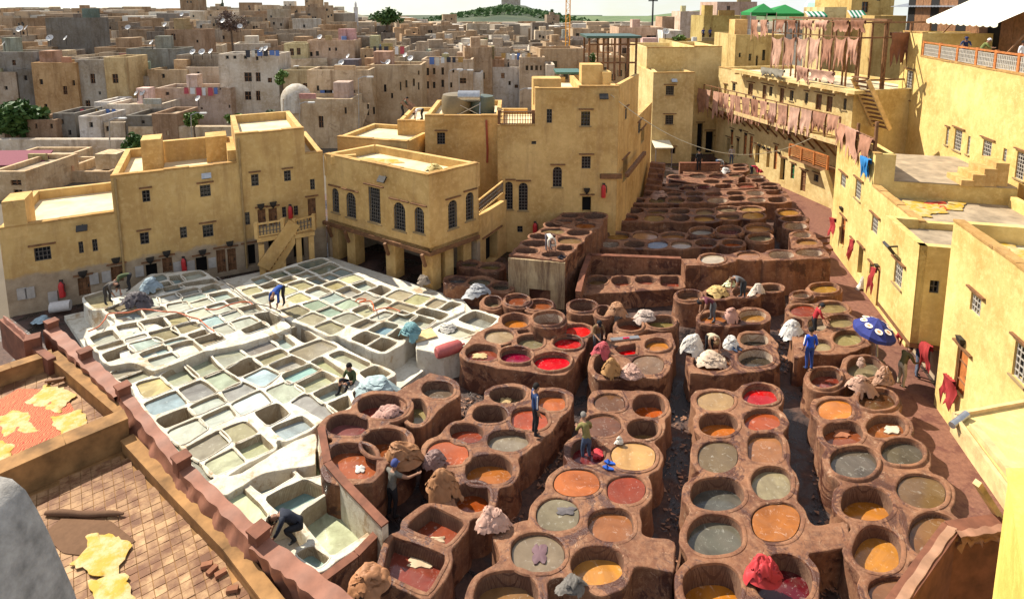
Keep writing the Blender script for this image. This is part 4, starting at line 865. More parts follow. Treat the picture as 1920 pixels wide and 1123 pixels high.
# --- far right galleried building
WF=Wall(W(1352,300),W(1566,395))
RFo=[(1372,258,5,30,'o'),(1397,270,6,42,'o'),(1408,276,6,42,'o'),(1454,296,6,46,'o'),(1365,272,6,26,'k'),(1383,277,5,34,'k'),(1420,290,8,34,'k'),(1467,318,9,42,'k'),(1486,322,7,28,'e'),(1506,340,10,40,'d'),(1530,334,9,14,'g'),(1440,300,6,30,'k'),
 (1407,168,9,22,'d'),(1433,173,7,26,'d'),(1445,172,6,18,'g'),(1466,180,8,28,'d'),(1484,180,7,20,'g'),(1512,184,6,20,'g'),(1535,192,11,30,'d'),(1555,196,11,30,'d'),(1584,196,6,22,'g'),(1376,164,6,14,'g'),(1360,168,5,16,'k'),(1440,240,6,10,'g'),(1480,258,6,12,'g')]
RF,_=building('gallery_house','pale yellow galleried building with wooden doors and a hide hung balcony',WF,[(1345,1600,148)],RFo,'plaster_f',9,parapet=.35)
for p in [(1374,246),(1385,262),(1400,252),(1425,273),(1433,277),(1442,280),(1462,287),(1390,245)]: sconce(RF,WF,*p,.7)
# --- near right building
WG=Wall(W(1575,487),W(1788,773))
RGo=[(1581,340,10,24,'w'),(1609,357,11,36,'w'),(1640,423,12,32,'w'),(1580,436,8,56,'o'),(1598,462,5,22,'g'),(1613,490,9,56,'k'),(1633,506,6,22,'g'),(1649,545,10,76,'o')]
RG,GS=building('alley_house','sunlit yellow house along the alley with pale window grilles and orange doors',WG,[(1568,1636,262,1.0),(1636,1720,382,6.6)],RGo,'plaster_r',7,parapet=.6,roofm='roof')
m=MB(); m.prism([WG.pt(GS[0][0],0,-1.0).xy,WG.pt(GS[0][1],0,-1.0).xy,WG.pt(GS[0][1],0,-6.8).xy,WG.pt(GS[0][0],0,-6.8).xy],-.1,GS[0][2]-1.5); m.build('terrace_body',M['plaster_r'],RG)
m=MB(); m.prism([WG.pt(GS[0][0]+.02,0,-1.0).xy,WG.pt(GS[0][1]-.02,0,-1.0).xy,WG.pt(GS[0][1]-.02,0,-6.78).xy,WG.pt(GS[0][0]+.02,0,-6.78).xy],GS[0][2]-1.49,GS[0][2]-1.44); m.build('terrace_floor',M['roof'],RG)
for p in [(1580,392),(1648,501)]: sconce(RG,WG,*p,.8)
WJ=WG.shift(1.25)
JT=root('jettied_tower','yellow jettied tower overhanging the alley beside the blue parasol','building')
zj1=WJ.uv(1715,452)[1]; zj0=WJ.uv(1704,640)[1]; uj0=WJ.uv(1652,500)[0]; uj1=WJ.uv(1716,540)[0]
facade(JT,WJ,[(uj0,zj0),(uj1,zj0),(uj1,zj1),(uj0,zj1)],[opening(WJ,1684,516,16,44,'w')],'plaster_r',.3,'lit_wall')
j1=WJ.pt(uj1,0); WJF=Wall(j1,WJ.pt(uj1,0,-4.0)) 
WJF=Wall(WJ.pt(uj1,0,-.01),WJ.pt(uj1,0,-4.0))
facade(JT,WJF,[(0,zj0),(WJF.L,zj0),(WJF.L,zj1),(0,zj1)],[opening(WJF,1752,538,18,24,'g')],'plaster_r',.3,'shaded_wall')
m=MB(); m.prism([WJ.pt(uj0,0,-.3).xy,WJ.pt(uj1-.3,0,-.3).xy,WJ.pt(uj1-.3,0,-4).xy,WJ.pt(uj0,0,-4).xy],zj1-.55,zj1-.45); m.build('roof',M['roof'],JT)
m=MB(); m.prism([WJ.pt(uj0,0,0).xy,WJ.pt(uj1,0,0).xy,WJ.pt(uj1,0,-4).xy,WJ.pt(uj0,0,-4).xy],zj0-.22,zj0-.01); m.build('floor_beam',M['wood'],JT)
m=MB(); m.bar(WJ.pt(uj0+.15,(zj0+zj1)/2,-.32),WJ.pt(uj0+.15,(zj0+zj1)/2,-1.25),.3,zj1-zj0); m.build('return_wall',M['plaster_r'],JT)
floodlight(JT,WJ,1683,466,1.0)
WN=WG.shift(.55)
RN,NS=building('near_alley_house','near yellow house with a sandy roof terrace and yellow hides drying on it',WN,[(1778,1960,470)],[(1829,572,21,36,'w'),(1912,681,26,72,'w'),(1801,700,22,92,'o')],'plaster_r',7,parapet=.7)
sconce(RN,WN,1806,640,.9)
UND=WG.shift(-.2)
UR0=root('undercroft','shadowy doorway wall under the jettied tower hung with red hides','wall')
u0=UND.uv(1690,650)[0];u1=UND.uv(1795,700)[0]
facade(UR0,UND,[(u0,-.1),(u1,-.1),(u1,zj0),(u0,zj0)],[opening(UND,1735,680,16,70,'k',.5)],'plaster_l',.3)
# --- upper right house with terrace
WU=WG.shift(-7.5)
UR,US=building('terrace_house','large sunlit yellow house with a row of grilled windows and cafe terrace on top',WU,[(1690,1724,60),(1722,1990,130)],
 [(1776,257,5,32,'w'),(1796,264,14,40,'w'),(1816,273,5,36,'w'),(1850,286,17,44,'w'),(1883,299,7,42,'w'),(1913,312,17,52,'w'),(1776,355,5,14,'g'),(1795,367,5,14,'g'),(1816,379,6,17,'g'),(1838,394,6,16,'g'),(1705,150,11,34,'w'),(1700,200,8,18,'g')],'plaster_r',9,parapet=.1)
# ---------------------------------------------------------------- hides
TANC=[(.50,.25,.155),(.56,.30,.20),(.40,.19,.115),(.58,.34,.24),(.47,.245,.16),(.34,.155,.09)]
def hide_sheet(label,p0,p1,drop,nrm,seed,color,name='hanging_hide',cat='hide',group=None,taper=.12,sway=.10,nx=12,ny=14,fold=3.0,over=.25,sag=0.,rag=1.0,mat='hide',wide=.05):
    """a skin hung from the line p0-p1: falls straight, ragged foot, folds, a short flap over the back of the rail"""
    rr=random.Random(seed); p0=Vector(p0);p1=Vector(p1); nrm=Vector(nrm).normalized(); ax=(p1-p0); L=ax.length; ax/=L
    vs=[];G={}
    jag=[rr.uniform(.55,1.0) for _ in range(nx+1)]; jag=[1-(1-j)*rag for j in jag]
    if rag>.5:
        for k in (1,nx-1): jag[k]=rr.uniform(.95,1.1)
    ph=rr.uniform(0,6); rows=[-2,-1]+list(range(ny+1))
    for j in rows:
        for i in range(nx+1):
            s=i/nx
            if j<0:
                t=(over if j==-2 else 0.0); q=p0+ax*(s*L)-Vector((0,0,t))-nrm*(wide+.02*t)-Vector((0,0,sag*4*s*(1-s)))+Vector((0,0,.03*math.sin(s*23+ph)))
            else:
                t=j/ny; wob=1-taper*math.sin(t*math.pi*.9)+.10*math.sin(ph+t*7)*t
                ss=(s-.5)*wob+.5+.05*math.sin(ph*2+t*5)*t
                f=sway*(.35+t)*(math.sin(s*fold*2*math.pi+ph+1.3*math.sin(t*3+ph))*(.35+1.3*abs(noise.noise(Vector((s*4,seed*3.3,1)))))+1.2*noise.noise(Vector((s*7,t*2,seed*1.7))))
                q=p0+ax*(ss*L)-Vector((0,0,t*drop*jag[i]))-Vector((0,0,sag*4*s*(1-s)*(1-t*.5)))+nrm*(.06+f*.5+.06*math.sin(t*4+ph))
            G[(i,j)]=len(vs); vs.append(q)
    fs=[]
    for a,b in zip(rows[:-1],rows[1:]):
        if a==-1 : b=0
        for i in range(nx): fs.append((G[(i,a)],G[(i,b)],G[(i+1,b)],G[(i+1,a)]))
    # order rows: -2,-1,0..ny is geometric already (back foot, back top, front top..)
    n=len(vs); m=MB(); m.add(vs,fs); m.add([v-nrm*.014 for v in vs],[f[::-1] for f in fs])
    rim=[G[(i,rows[-1])] for i in range(nx+1)]
    m.f+=[(a,b,b+n,a+n) for a,b in zip(rim[:-1],rim[1:])]; m.m+=[0]*nx
    o=m.build(name,M[mat],smooth=60,color=color); tag(o,label,cat,group); return o
def ordn(i): return ['first','second','third','fourth','fifth','sixth','seventh','eighth','ninth','tenth','eleventh','twelfth','thirteenth','fourteenth','fifteenth','sixteenth','seventeenth','eighteenth','nineteenth','twentieth'][i]
def pile(label,px,py,pw,ph,z,color,seed,style='flap',name='hide_bundle',group='bundles of wet hides',n=0):
    """a slumped heap of separate limp skins laid over one another. px,py is its foot centre, pw,ph its size in the photo"""
    rr=random.Random(seed); c=W(px,py,z); mpp=(W(px+1,py,z)-c).length
    rx=pw*mpp/2; hz=max(.16,ph*mpp*.46); ry=rx*.70; S=seed*7.3; m=MB()
    def dome(x,y):
        r=math.hypot(x,y); b=(1-min(1.0,r)**2.4)*(.9+.35*noise.noise(Vector((x*1.2+S,y*1.2,4))))
        return b-(max(0,r-.92)*1.5)
    ns=13 if pw>40 else 9; nr,nt=9,40
    for s in range(ns):
        k=s/(ns-1); ang=rr.uniform(0,6.28); off=(1-k)*.55*rr.uniform(.6,1.0)+.06; ox,oy=math.cos(ang)*off,math.sin(ang)*off
        R0=rr.uniform(.50,.72)*(1-.25*k); fa=rr.uniform(0,3.14); fq=rr.uniform(6,11); asp=rr.uniform(.7,1.3); amp=rr.uniform(.05,.11)*(1.25 if style!='layer' else .9); vs=[]
        for jj in range(nr+1):
            r_=jj/nr
            for i in range(nt):
                th=2*math.pi*i/nt; lob=1+.28*noise.noise(Vector((math.cos(th)*1.4+S,math.sin(th)*1.4,s*3.1)))+.16*noise.noise(Vector((math.cos(th)*4.5,math.sin(th)*4.5+S,s*1.7)))+(.10*noise.noise(Vector((math.cos(th)*14,math.sin(th)*14+S,s*.7))) if r_>.8 else 0)
                x=ox+R0*r_*lob*math.cos(th)*asp; y=oy+R0*r_*lob*math.sin(th)/asp
                w1=noise.noise(Vector((x*2.2+S,y*2.2,s))); q=x*math.cos(fa+w1*.8)+y*math.sin(fa+w1*.8)
                fo=abs(math.sin(q*fq+3*w1))**.8-.5; cr=noise.noise(Vector((x*7,y*7,S+s)))
                zz=dome(x,y)*(.80+.20*k)+amp*fo*2*(.5+.5*r_)+.035*cr+.03*k-.06*r_**4
                vs.append((x*rx,y*ry,max(zz*hz+s*.010,-.45)))
        fs=[(jj*nt+i,(jj+1)*nt+i,(jj+1)*nt+(i+1)%nt,jj*nt+(i+1)%nt) for jj in range(nr) for i in range(nt)]
        m.add(vs,fs)
    # solid underside so that no light leaks through the heap
    vs=[]
    for jj in range(7):
        r_=jj/6
        for i in range(28):
            th=2*math.pi*i/28; x,y=r_*.86*math.cos(th),r_*.86*math.sin(th); vs.append((x*rx,y*ry,max(-.1,dome(x,y)*.72*hz-.02)))
    m.add(vs,[(jj*28+i,(jj+1)*28+i,(jj+1)*28+(i+1)%28,jj*28+(i+1)%28) for jj in range(6) for i in range(28)])
    o=m.build(name,M['hide'],smooth=120,color=color,loc=(c.x,c.y+ry*.8,z+.04)); tag(o,label,'hides',group); return o
BR=(.36,.17,.075);BR2=(.40,.20,.10);PK=(.55,.33,.25);WH=(.72,.68,.62);RD=(.55,.045,.05);TL=(.30,.40,.40);DKH=(.10,.085,.09)
for a in [
 ('brown hide bundle hanging over the rim between two dark vats',752,890,88,84,1.2,BR,1,'flap'),
 ('brown ball of hides beside the man reaching over a vat',826,938,72,74,1.2,BR,2,'flap'),
 ('pale pink folded hide lump on the corner of an orange vat',922,1004,72,58,1.2,PK,3,'fold'),
 ('tawny fringed hide bundle next to the near rail wall',690,1123,90,62,1.5,(.44,.20,.09),4,'flap'),
 ('pale pink hides rolled in the dark top vat of the left block',726,795,64,38,1.35,(.50,.28,.22),5,'layer'),
 ('dull purple hide slung between the brown bundle and orange vat',812,880,52,40,1.15,(.26,.16,.14),6,'fold'),
 ('big red hide bundle lying across the bottom red vat',1440,1112,80,92,1.2,RD,7,'flap'),
 ('small golden brown hide bundle on the front edge of a vat block',1148,712,46,58,1.25,(.42,.22,.08),8,'flap'),
 ('flat folded pink hides lying beside the golden brown bundle',1186,716,52,34,1.25,PK,9,'fold'),
 ('round brown hide ball on a pot near the retaining wall',1158,596,42,36,1.45,BR2,10,'flap'),
 ('crumpled pale and brown hides between two small vats',1213,606,46,28,1.25,(.52,.40,.33),11,'fold'),
 ('wet pink red hides pulled out of the vat by a man in brown',1130,668,38,36,1.2,(.50,.09,.10),12,'layer'),
 ('white and tan hides heaped high left of the crouching man',1302,668,50,64,1.2,(.66,.60,.52),13,'layer'),
 ('brown pink striped hide stack next to the man in maroon',1374,606,38,44,1.2,(.48,.26,.20),14,'layer'),
 ('white hide roll lying over the rim beside the crouching man',1374,655,34,36,1.2,WH,15,'layer'),
 ('cream and brown hides filling the vat below the crouching man',1340,692,66,36,1.05,(.66,.50,.36),16,'fold'),
 ('white hide roll beside the bent man in grey',1424,552,28,30,1.15,(.72,.60,.48),17,'layer'),
 ('golden hides soaking in a vat beside the bent man in grey',1349,557,46,20,1.1,(.62,.42,.16),18,'fold'),
 ('white hides draped over the block beside the man in red',1492,632,46,46,1.2,WH,19,'layer'),
 ('shaggy pink brown hide heap in front of the far grey vat',1622,740,56,46,1.2,(.46,.27,.19),20,'shag'),
 ('shaggy hides hanging over the vat rim by the man in olive',1664,728,42,58,1.2,(.44,.25,.16),21,'shag'),
 ('small fringed hide clump at the back of the grey vat',1618,690,20,26,1.2,(.50,.33,.25),22,'shag'),
 ('dark wet hide heap beside two men at the back lime pits',247,574,56,34,1.4,DKH,23,'flap'),
 ('blue grey hides stacked along the back lime pits',276,548,44,40,1.4,(.32,.40,.45),24,'layer'),
 ('teal hides bundle on the rim of the back right lime pits',769,634,44,36,1.4,(.17,.33,.34),25,'flap'),
 ('pale teal hides spread beside the seated man in green',697,748,86,40,1.0,(.40,.50,.50),26,'flap'),
 ('grey hides slumped over the shaded arcade vat',896,556,48,26,1.0,(.40,.40,.40),27,'flap'),
 ('dim sack of hides under the arcade',793,538,30,34,.6,(.30,.24,.18),28,'flap'),
 ('striped hide heap on the shaded far vats',1238,372,34,20,1.3,(.40,.24,.18),29,'shag'),
 ('white fleece heap on the farthest vats',1363,325,20,14,1.3,WH,30,'flap'),
 ('red hides beside the bent man in red far away',1426,325,16,8,1.3,RD,31,'flap'),
 ('white fleece slumped against the yellow alley wall',1621,546,24,42,0.,(.72,.64,.54),32,'flap'),
 ('dark grey canvas over the bottom vat',1075,1118,56,26,1.2,(.16,.14,.12),33,'fold'),
 ('pale blue hides on the floor by the far left wall',72,608,36,12,.1,(.36,.46,.50),34,'flap'),
 ('pile of grey white fleece sludge in the tan tray',838,622,40,14,1.05,(.60,.56,.48),35,'flap'),
 ]:
    pile(*a[:8],style=a[8],n=(90 if a[3]>60 else 45))
# hides floating flat in vats
def float_hide(label,px,py,pw,ph,z,color,seed):
    rr=random.Random(seed); m=MB(); n=26; pts=[]
    for k in range(n):
        a=2*math.pi*k/n; q=(.6+.4*abs(math.sin(2*a+rr.uniform(-.2,.2))))*rr.uniform(.8,1.1); p=W(px+math.cos(a)*pw/2*q,py+math.sin(a)*ph/2*q,z); pts.append((p.x,p.y,z+.015+rr.uniform(0,.03)))
    c=W(px,py,z); m.add(pts+[(c.x,c.y,z+.07)],[(i,(i+1)%n,n) for i in range(n)]); m.add([(p[0],p[1],z-.06) for p in pts],[tuple(range(n-1,-1,-1))])
    m.f+=[(i+n+1,(i+1)%n+n+1,(i+1)%n,i) for i in range(n)]; m.m+=[0]*n
    tag(m.build('floating_hide',M['hide'],smooth=40,color=color),label,'hide','hides floating in vats')
for a in [('cream curled hide floating in the lower red brown trough',788,1055,62,26,.75,(.62,.46,.28)),('two pale scraps of hide floating in the upper red brown trough',820,1012,34,14,.75,(.58,.44,.28)),
 ('dark purple hide floating in the large grey vat',1012,1040,36,46,1.12,(.16,.09,.10)),('thin dark hide floating in the upper grey vat',1062,958,44,18,1.15,(.14,.12,.12)),
 ('yellow hide lump lying in the top left vat',948,752,28,14,.75,(.58,.40,.18)),('cream hide floating in the orange brown vat on the right',1672,806,38,18,.92,(.62,.55,.40)),
 ('brown hide floating in the left vat of the right hand column',1578,812,38,22,.86,(.36,.14,.07)),('frayed tan hide in the red brown vat beside crimson',900,668,34,12,1.06,(.56,.38,.18)),('white scraps floating in the near dark vat',675,880,24,18,1.21,(.70,.66,.60)),
 ('bright red wet cloth being dyed by the man in olive',1122,850,24,22,.92,(.60,.05,.06))]:
    float_hide(*a,seed=len(a[0]))
# ---------------------------------------------------------------- hung hides
def hang(w,x0,y0,x1,y1,yb,label,seed,color,**kw):
    u0,z0=w.uv(x0,y0);u1,z1=w.uv(x1,y1); _,zb=w.uv((x0+x1)/2,yb); p0=w.pt(u0,z0,.04);p1=w.pt(u1,z1,.04)
    return hide_sheet(label,p0,p1,(z0+z1)/2-zb,(w.n.x,w.n.y,0),seed,color,**kw)
# balcony of the gallery house
WBAL=WF.shift(1.5); BAL=root('wooden_balcony','long timber balcony on brackets hung with tan hides','balcony')
ub0,zb0=WBAL.uv(1318,203); ub1,zb1=WBAL.uv(1572,264); zb0=(WBAL.uv(1345,205)[1]+zb1)/2; rzF=math.atan2(WF.d.y,WF.d.x)
m=MB(); m.box(WBAL.pt((ub0+ub1)/2,zb0,-.72),(ub1-ub0,1.5,.22),rzF); m.build('deck',M['plaster_f'],BAL)
m=MB(); m.box(WBAL.pt((ub0+ub1)/2,zb0-.03,.05),(ub1-ub0,.08,.34),rzF); m.build('fascia',M['wood_l'],BAL)
for i in range(16):
    u=ub0+(ub1-ub0)*(i+.5)/16; m=MB(); m.bar(WBAL.pt(u,zb0-1.5,-1.48),WBAL.pt(u,zb0-.15,-.1),.10,.12); m.build('bracket',M['wood'],BAL)
zr_=WBAL.uv(1450,190)[1]
for i in range(14):
    u=ub0+(ub1-ub0)*i/13; m=MB(); m.bar(WBAL.pt(u,zb0,-.02),WBAL.pt(u,zr_,-.02),.10); m.build('post',M['wood'],BAL)
m=MB(); m.bar(WBAL.pt(ub0,zr_,-.02),WBAL.pt(ub1,zr_,-.02),.10,.08); m.bar(WBAL.pt(ub0,(zr_+zb0)/2,-.02),WBAL.pt(ub1,(zr_+zb0)/2,-.02),.06,.06); m.build('rail',M['wood'],BAL)
xs=[(1309,1333),(1338,1350),(1351,1359),(1360,1369),(1370,1379),(1380,1391),(1394,1409),(1411,1425),(1427,1441),(1443,1457),(1460,1478),(1481,1501),(1503,1524),(1526,1551),(1553,1575)]
rr=random.Random(5)
for i,(a,b) in enumerate(xs):
    ya=WBAL; yy=lambda x: 174+(x-1345)*(219-174)/225.
    hang(WBAL,a,yy(a)-1,b,yy(b)-1,yy((a+b)/2)+rr.uniform(38,56),'tan hide on the long balcony rail, %s from its far end'%ordn(i),100+i,random.Random(i).choice(TANC),group='hides on the balcony rail',fold=rr.uniform(1.5,3.5))
# canopy ledge above the upper floor
CN=root('roof_ledge','projecting plastered roof ledge on timber ends above the upper gallery doors','ledge')
WC=WF.shift(.9); u0=WC.uv(1372,140)[0];u1=WC.uv(1604,165)[0]; zc2=WC.uv(1490,154)[1]
m=MB(); m.box(WC.pt((u0+u1)/2,zc2,-.5),(u1-u0,1.1,.28),rzF); m.build('slab',M['plaster_f'],CN)
for i in range(12):
    u=u0+(u1-u0)*(i+.5)/12; m=MB(); m.box(WC.pt(u,zc2-.22,-.1),(.16,.5,.16),rzF); m.build('joist_end',M['wood_l'],CN)
for i,(a,b,y0,y1,c) in enumerate([(1427,1472,126,143,(.22,.19,.14)),(1496,1518,124,152,TANC[1]),(1520,1566,130,150,TANC[3])]):
    hang(WC.shift(.1),a,y0,b,y0+6,y1+4,['grey green cloth drying on the roof ledge','tan hide slumped at the middle of the roof ledge','tan hides spilling over the right of the roof ledge'][i],140+i,c,group='hides on the roof ledge',fold=4)
# small wooden balcony below
SB=root('small_wooden_balcony','small orange timber balcony box near the foot of the gallery house','balcony')
WSB=WF.shift(1.2); u0,z0=WSB.uv(1480,294);u1,z1=WSB.uv(1551,318); z0=(z0+z1)/2
m=MB(); m.box(WSB.pt((u0+u1)/2,z0-.1,-.6),(u1-u0,1.25,.2),rzF); m.build('deck',M['wood'],SB)
for i in range(3):
    ua_=u0+(u1-u0)*i/3; ub_=u0+(u1-u0)*(i+1)/3; m=MB(); m.bar(WSB.pt(ua_,z0,0),WSB.pt(ua_,z0+1.1,0),.14); m.build('post',M['wood_o'],SB)
    m=MB(); 
    for j in range(6): m.bar(WSB.pt(ua_,z0+.15+.15*j,0),WSB.pt(ub_,z0+.15+.15*j,0),.05)
    m.bar(WSB.pt(ua_,z0+1.06,0),WSB.pt(ub_,z0+1.06,0),.10,.12); m.build('rail_panel',M['wood_o'],SB)
m=MB(); m.bar(WSB.pt(u1,z0+.0,0),WSB.pt(u1,z0+1.1,0),.14); m.build('post',M['wood_o'],SB)
m=MB(); m.bar(WSB.pt(u1-.2,z0-.1,.1),WSB.pt(u1+1.6,0,.1),.35,.5); m.build('stair_flank',M['plaster_f'],SB)
# drying rack on the roof
WRK=WF.shift(-1.4); RK=root('hide_drying_rack','tall timber drying rack on the roof with rows of tan hides','rack')
ztp=(WRK.uv(1446,40)[1]+WRK.uv(1686,39)[1])/2; zmid=(WRK.uv(1447,66)[1]+WRK.uv(1626,66)[1])/2; zft=WF.uv(1470,148)[1]-.4
uL_,uR_=WRK.uv(1447,80)[0],WRK.uv(1614,80)[0]
pxs=[1447,1470,1494,1517,1541,1565,1589,1614]
for p in pxs[:-1]+[1612]:
    u=WRK.uv(p,100)[0]; m=MB(); m.bar(WRK.pt(u,zft,0),WRK.pt(u,ztp,0),.12); m.build('post',M['wood'],RK)
    m=MB(); m.bar(WRK.pt(u,zft,-2.2),WRK.pt(u,ztp,-2.2),.12); m.build('post',M['wood'],RK)
m=MB(); m.box(WRK.pt((uL_+uR_)/2,ztp+.12,-2.2),(uR_-uL_+.6,.5,.18),rzF); m.build('roof_boards',M['wood'],RK)
for z in (zmid,ztp-.05):
    m=MB(); m.bar(WRK.pt(uL_,z,.02),WRK.pt(uR_,z,.02),.10); m.build('rail',M['wood'],RK)
for i in range(7):
    hang(WRK.shift(.1),pxs[i]+2,70,pxs[i+1]-1,70,rr.uniform(120,132),'large tan hide on the roof rack, %s from the left of the lower row'%ordn(i),160+i,random.Random(i+9).choice(TANC),group='hides on the roof rack, lower row',sag=.25,fold=2.2,taper=.25)
for i,(a,b,yb) in enumerate([(1456,1472,64),(1479,1494,62),(1503,1526,57),(1529,1554,58),(1565,1592,61),(1598,1624,62)]):
    hang(WRK.shift(.15),a,39,b,39,yb,'small tan hide at the roof rack top, %s from the left'%ordn(i),180+i,random.Random(i+19).choice(TANC),group='hides on the roof rack, upper row',fold=1.5)
WSD=Wall(WRK.pt(uR_,0,0),WRK.pt(uR_,0,-6.5))
for k in (2.4,4.6,6.4):
    m=MB(); m.bar(WSD.pt(k,zft,0),WSD.pt(k,ztp,0),.14); m.build('post',M['wood'],RK)
for z in (zmid,ztp-.05,zft+1.0):
    m=MB(); m.bar(WSD.pt(0,z,.02),WSD.pt(6.4,z,.02),.12); m.build('rail',M['wood'],RK)
hide_sheet('wide brown hide hanging at the dark right end of the roof rack',WSD.pt(2.6,zmid+.4,.1),WSD.pt(4.5,zmid+.4,.1),2.6,(WSD.n.x,WSD.n.y,0),190,(.28,.12,.07),fold=2)
for i,(a,b,yb,w_) in enumerate([(1411,1424,74,WF.shift(-2.5)),(1428,1441,72,WF.shift(-2.5))]):
    hang(w_,a,38,b,38,yb,'tan hide on the parapet rail, %s of the pair left of the rack'%['left','right'][i],195+i,TANC[i],group='pair of hides left of the rack')
# hides over the near alley house corner
for i,(a,ya,b,yb_,yt) in enumerate([(1573,231,1588,237,285),(1590,238,1611,247,306),(1614,252,1637,262,306)]):
    hang(WG.shift(.08),a,ya,b,yb_,yt,['narrow','long','wide'][i]+' tan hide hung over the corner parapet of the alley house',200+i,TANC[i],group='hides on the corner parapet')
hang(WG.shift(.15),1618,292,1634,300,338,'bright blue cloth hanging below the corner parapet hides',204,(.04,.22,.52),name='blue_cloth',cat='cloth',mat='cloth')
CR=root('corner_rail','timber rail on posts carrying hides at the alley house corner','rail')
for p in (1571,1604,1638):
    u,z=WG.uv(p,262); m=MB(); m.bar(WG.pt(u,GS[0][2]-.3,-.1),WG.pt(u,z+1.0,-.1),.14); m.build('post',M['wood'],CR)
m=MB(); m.bar(WG.pt(WG.uv(1571,233)[0],WG.uv(1571,233)[1],-.08),WG.pt(WG.uv(1638,262)[0],WG.uv(1638,262)[1],-.08),.10); m.build('rail',M['wood'],CR)
# red hides along the alley
for i,(a,ya,b,yb_,yt) in enumerate([(1559,408,1568,411,450),(1595,448,1601,452,490),(1634,500,1644,504,560),(1690,602,1698,610,650),(1734,640,1749,650,700),(1774,700,1792,716,770)]):
    hang(WG.shift(.45 if i<3 else .75),a,ya,b,yb_,yt,'dark red hide hanging beside the alley doors, %s from the far end'%ordn(i),210+i,(.42,.045,.045),group='red hides along the alley',fold=1.5,sway=.16)
# ---------------------------------------------------------------- rails and terraces at the near left
ZF=3.1
LT=root('terrace_rail_wall','long brown rail wall with square posts between terrace and lime pits','wall')
pp=[(58,600),(97,612),(160,668),(231,735),(341,870),(486,1008),(660,1135)]
pw=[W(x,y,ZF+.75) for x,y in pp]
M['redwood']=m_plain('red_brown_rail_masonry',(.19,.072,.04),.8,.4,2.2)
for i in range(1,len(pw)-1):
    m=MB(); a=pw[i];b=pw[i+1]; m.bar((a.x,a.y,ZF-.1),(b.x,b.y,ZF-.1),.22,1.3); m.build('rail_panel',M['redwood'],LT)
    m=MB(); m.bar((a.x,a.y,ZF+.60),(b.x,b.y,ZF+.60),.24,.12); m.build('coping',M['redwood'],LT)
for i,p in enumerate(pw[1:-1]):
    d=(pw[min(i+2,len(pw)-1)]-pw[i]).normalized(); rz=math.atan2(d.y,d.x); m=MB(); m.box((p.x,p.y,ZF+.12),(.34,.34,1.65),rz); m.box((p.x,p.y,ZF+.97),(.40,.40,.06),rz); m.build('post',M['redwood'],LT)
rng=random.Random(3)
for i in range(1,len(pw)-1):
    a,b=pw[i],pw[i+1]; d=(b-a).normalized(); nn=Vector((-d.y,d.x,0)); 
    if nn.dot(-a)<0: nn=-nn
    q0=a+d*.0+Vector((0,0,-.03)); q1=b-d*.0+Vector((0,0,-.03))
    hide_sheet('red brown wet hides draped along the terrace rail, %s bay from the far end'%ordn(i-1),q0+nn*.15,q1+nn*.15,.85,nn,300+i,(.30,.125,.075),name='draped_hide',group='hides draped over the terrace rail',nx=36,ny=10,fold=3+i*.7,sway=.13,over=.34,rag=.7,taper=0,wide=.29)
# second rail at far left corner
FL=root('corner_rail_wall','short brown rail wall in the shade at the far left corner','wall')
a=W(5,590,ZF+.75);b=W(62,640,ZF+.75);c_=W(97,672,ZF+.6)
for p,q in((a,b),(b,c_)):
    m=MB(); m.bar((p.x,p.y,ZF),(q.x,q.y,ZF),.25,1.2); m.build('rail_panel',M['redwood'],FL)
m=MB(); m.box((b.x,b.y,ZF+.1),(.45,.45,1.7),.6); m.build('post',M['redwood'],FL)
hide_sheet('brown hide draped over the far left corner rail',a+Vector((.1,-.1,.0)),b,.5,(.4,-.9,0),330,(.30,.12,.075),name='draped_hide',nx=16,fold=3,over=.3)
# terraces
M['terr']=m_plain('ochre_terrace_wall',(.30,.155,.055),.85,.5,1.6)
def low_wall(name,label,pts,z0,z1,t,mat='terr',cat='wall'):
    r=root(name,label,cat); ps=[W(x,y,z1) for x,y in pts]
    for a,b in zip(ps[:-1],ps[1:]):
        m=MB(); m.bar((a.x,a.y,(z0+z1)/2),(b.x,b.y,(z0+z1)/2),t,z1-z0); m.build('wall_length',M[mat],r)
        m=MB(); m.bar((a.x,a.y,z1+.03),(b.x,b.y,z1+.03),t+.04,.05); m.build('coping',M['terr' if mat=='terr' else 'redwood'],r)
    return r
low_wall('terrace_cross_wall','thick ochre wall dividing the two tiled terraces',[(-60,905),(120,826),(236,778)],ZF-.1,ZF+.8,.55)
low_wall('terrace_side_wall','low ochre wall along the near tiled terrace',[(238,822),(322,912),(432,1024),(530,1150)],ZF-.1,ZF+.30,.30)
low_wall('far_terrace_wall','low ochre wall along the far terrace with the red carpet',[(98,664),(165,720),(232,776)],ZF-.1,ZF+.45,.3)
low_wall('rear_terrace_wall','ochre rear wall of the far terrace by the left edge',[(-60,715),(20,687),(98,662)],ZF-.1,ZF+.5,.4)
TB=root('terrace_substructure','brown masonry body below the tiled terraces','terrace')
m=MB(); P_=[W(x,y,ZF-.1) for x,y in [(-90,720),(98,668),(235,800),(540,1160),(540,1300),(-300,1300)]]; m.prism([p.xy for p in P_],-.1,ZF-.1); m.build('body',M['terr'],TB)
def m_tile():
    n=NT('worn_floor_tile'); c=n.mix(n.info('Random'),(.29,.15,.062),(.50,.31,.145)); f=n.noise(1.1,5,.7)
    n.col(n.mix(n.ramp(f,.42,.60),n.mix(1.0,c,(.40,.27,.20),'MULTIPLY'),c)); n.rough(.75); n.bump(n.noise(20,4,.7),.3,.01); return n.m
M['tile']=m_tile()
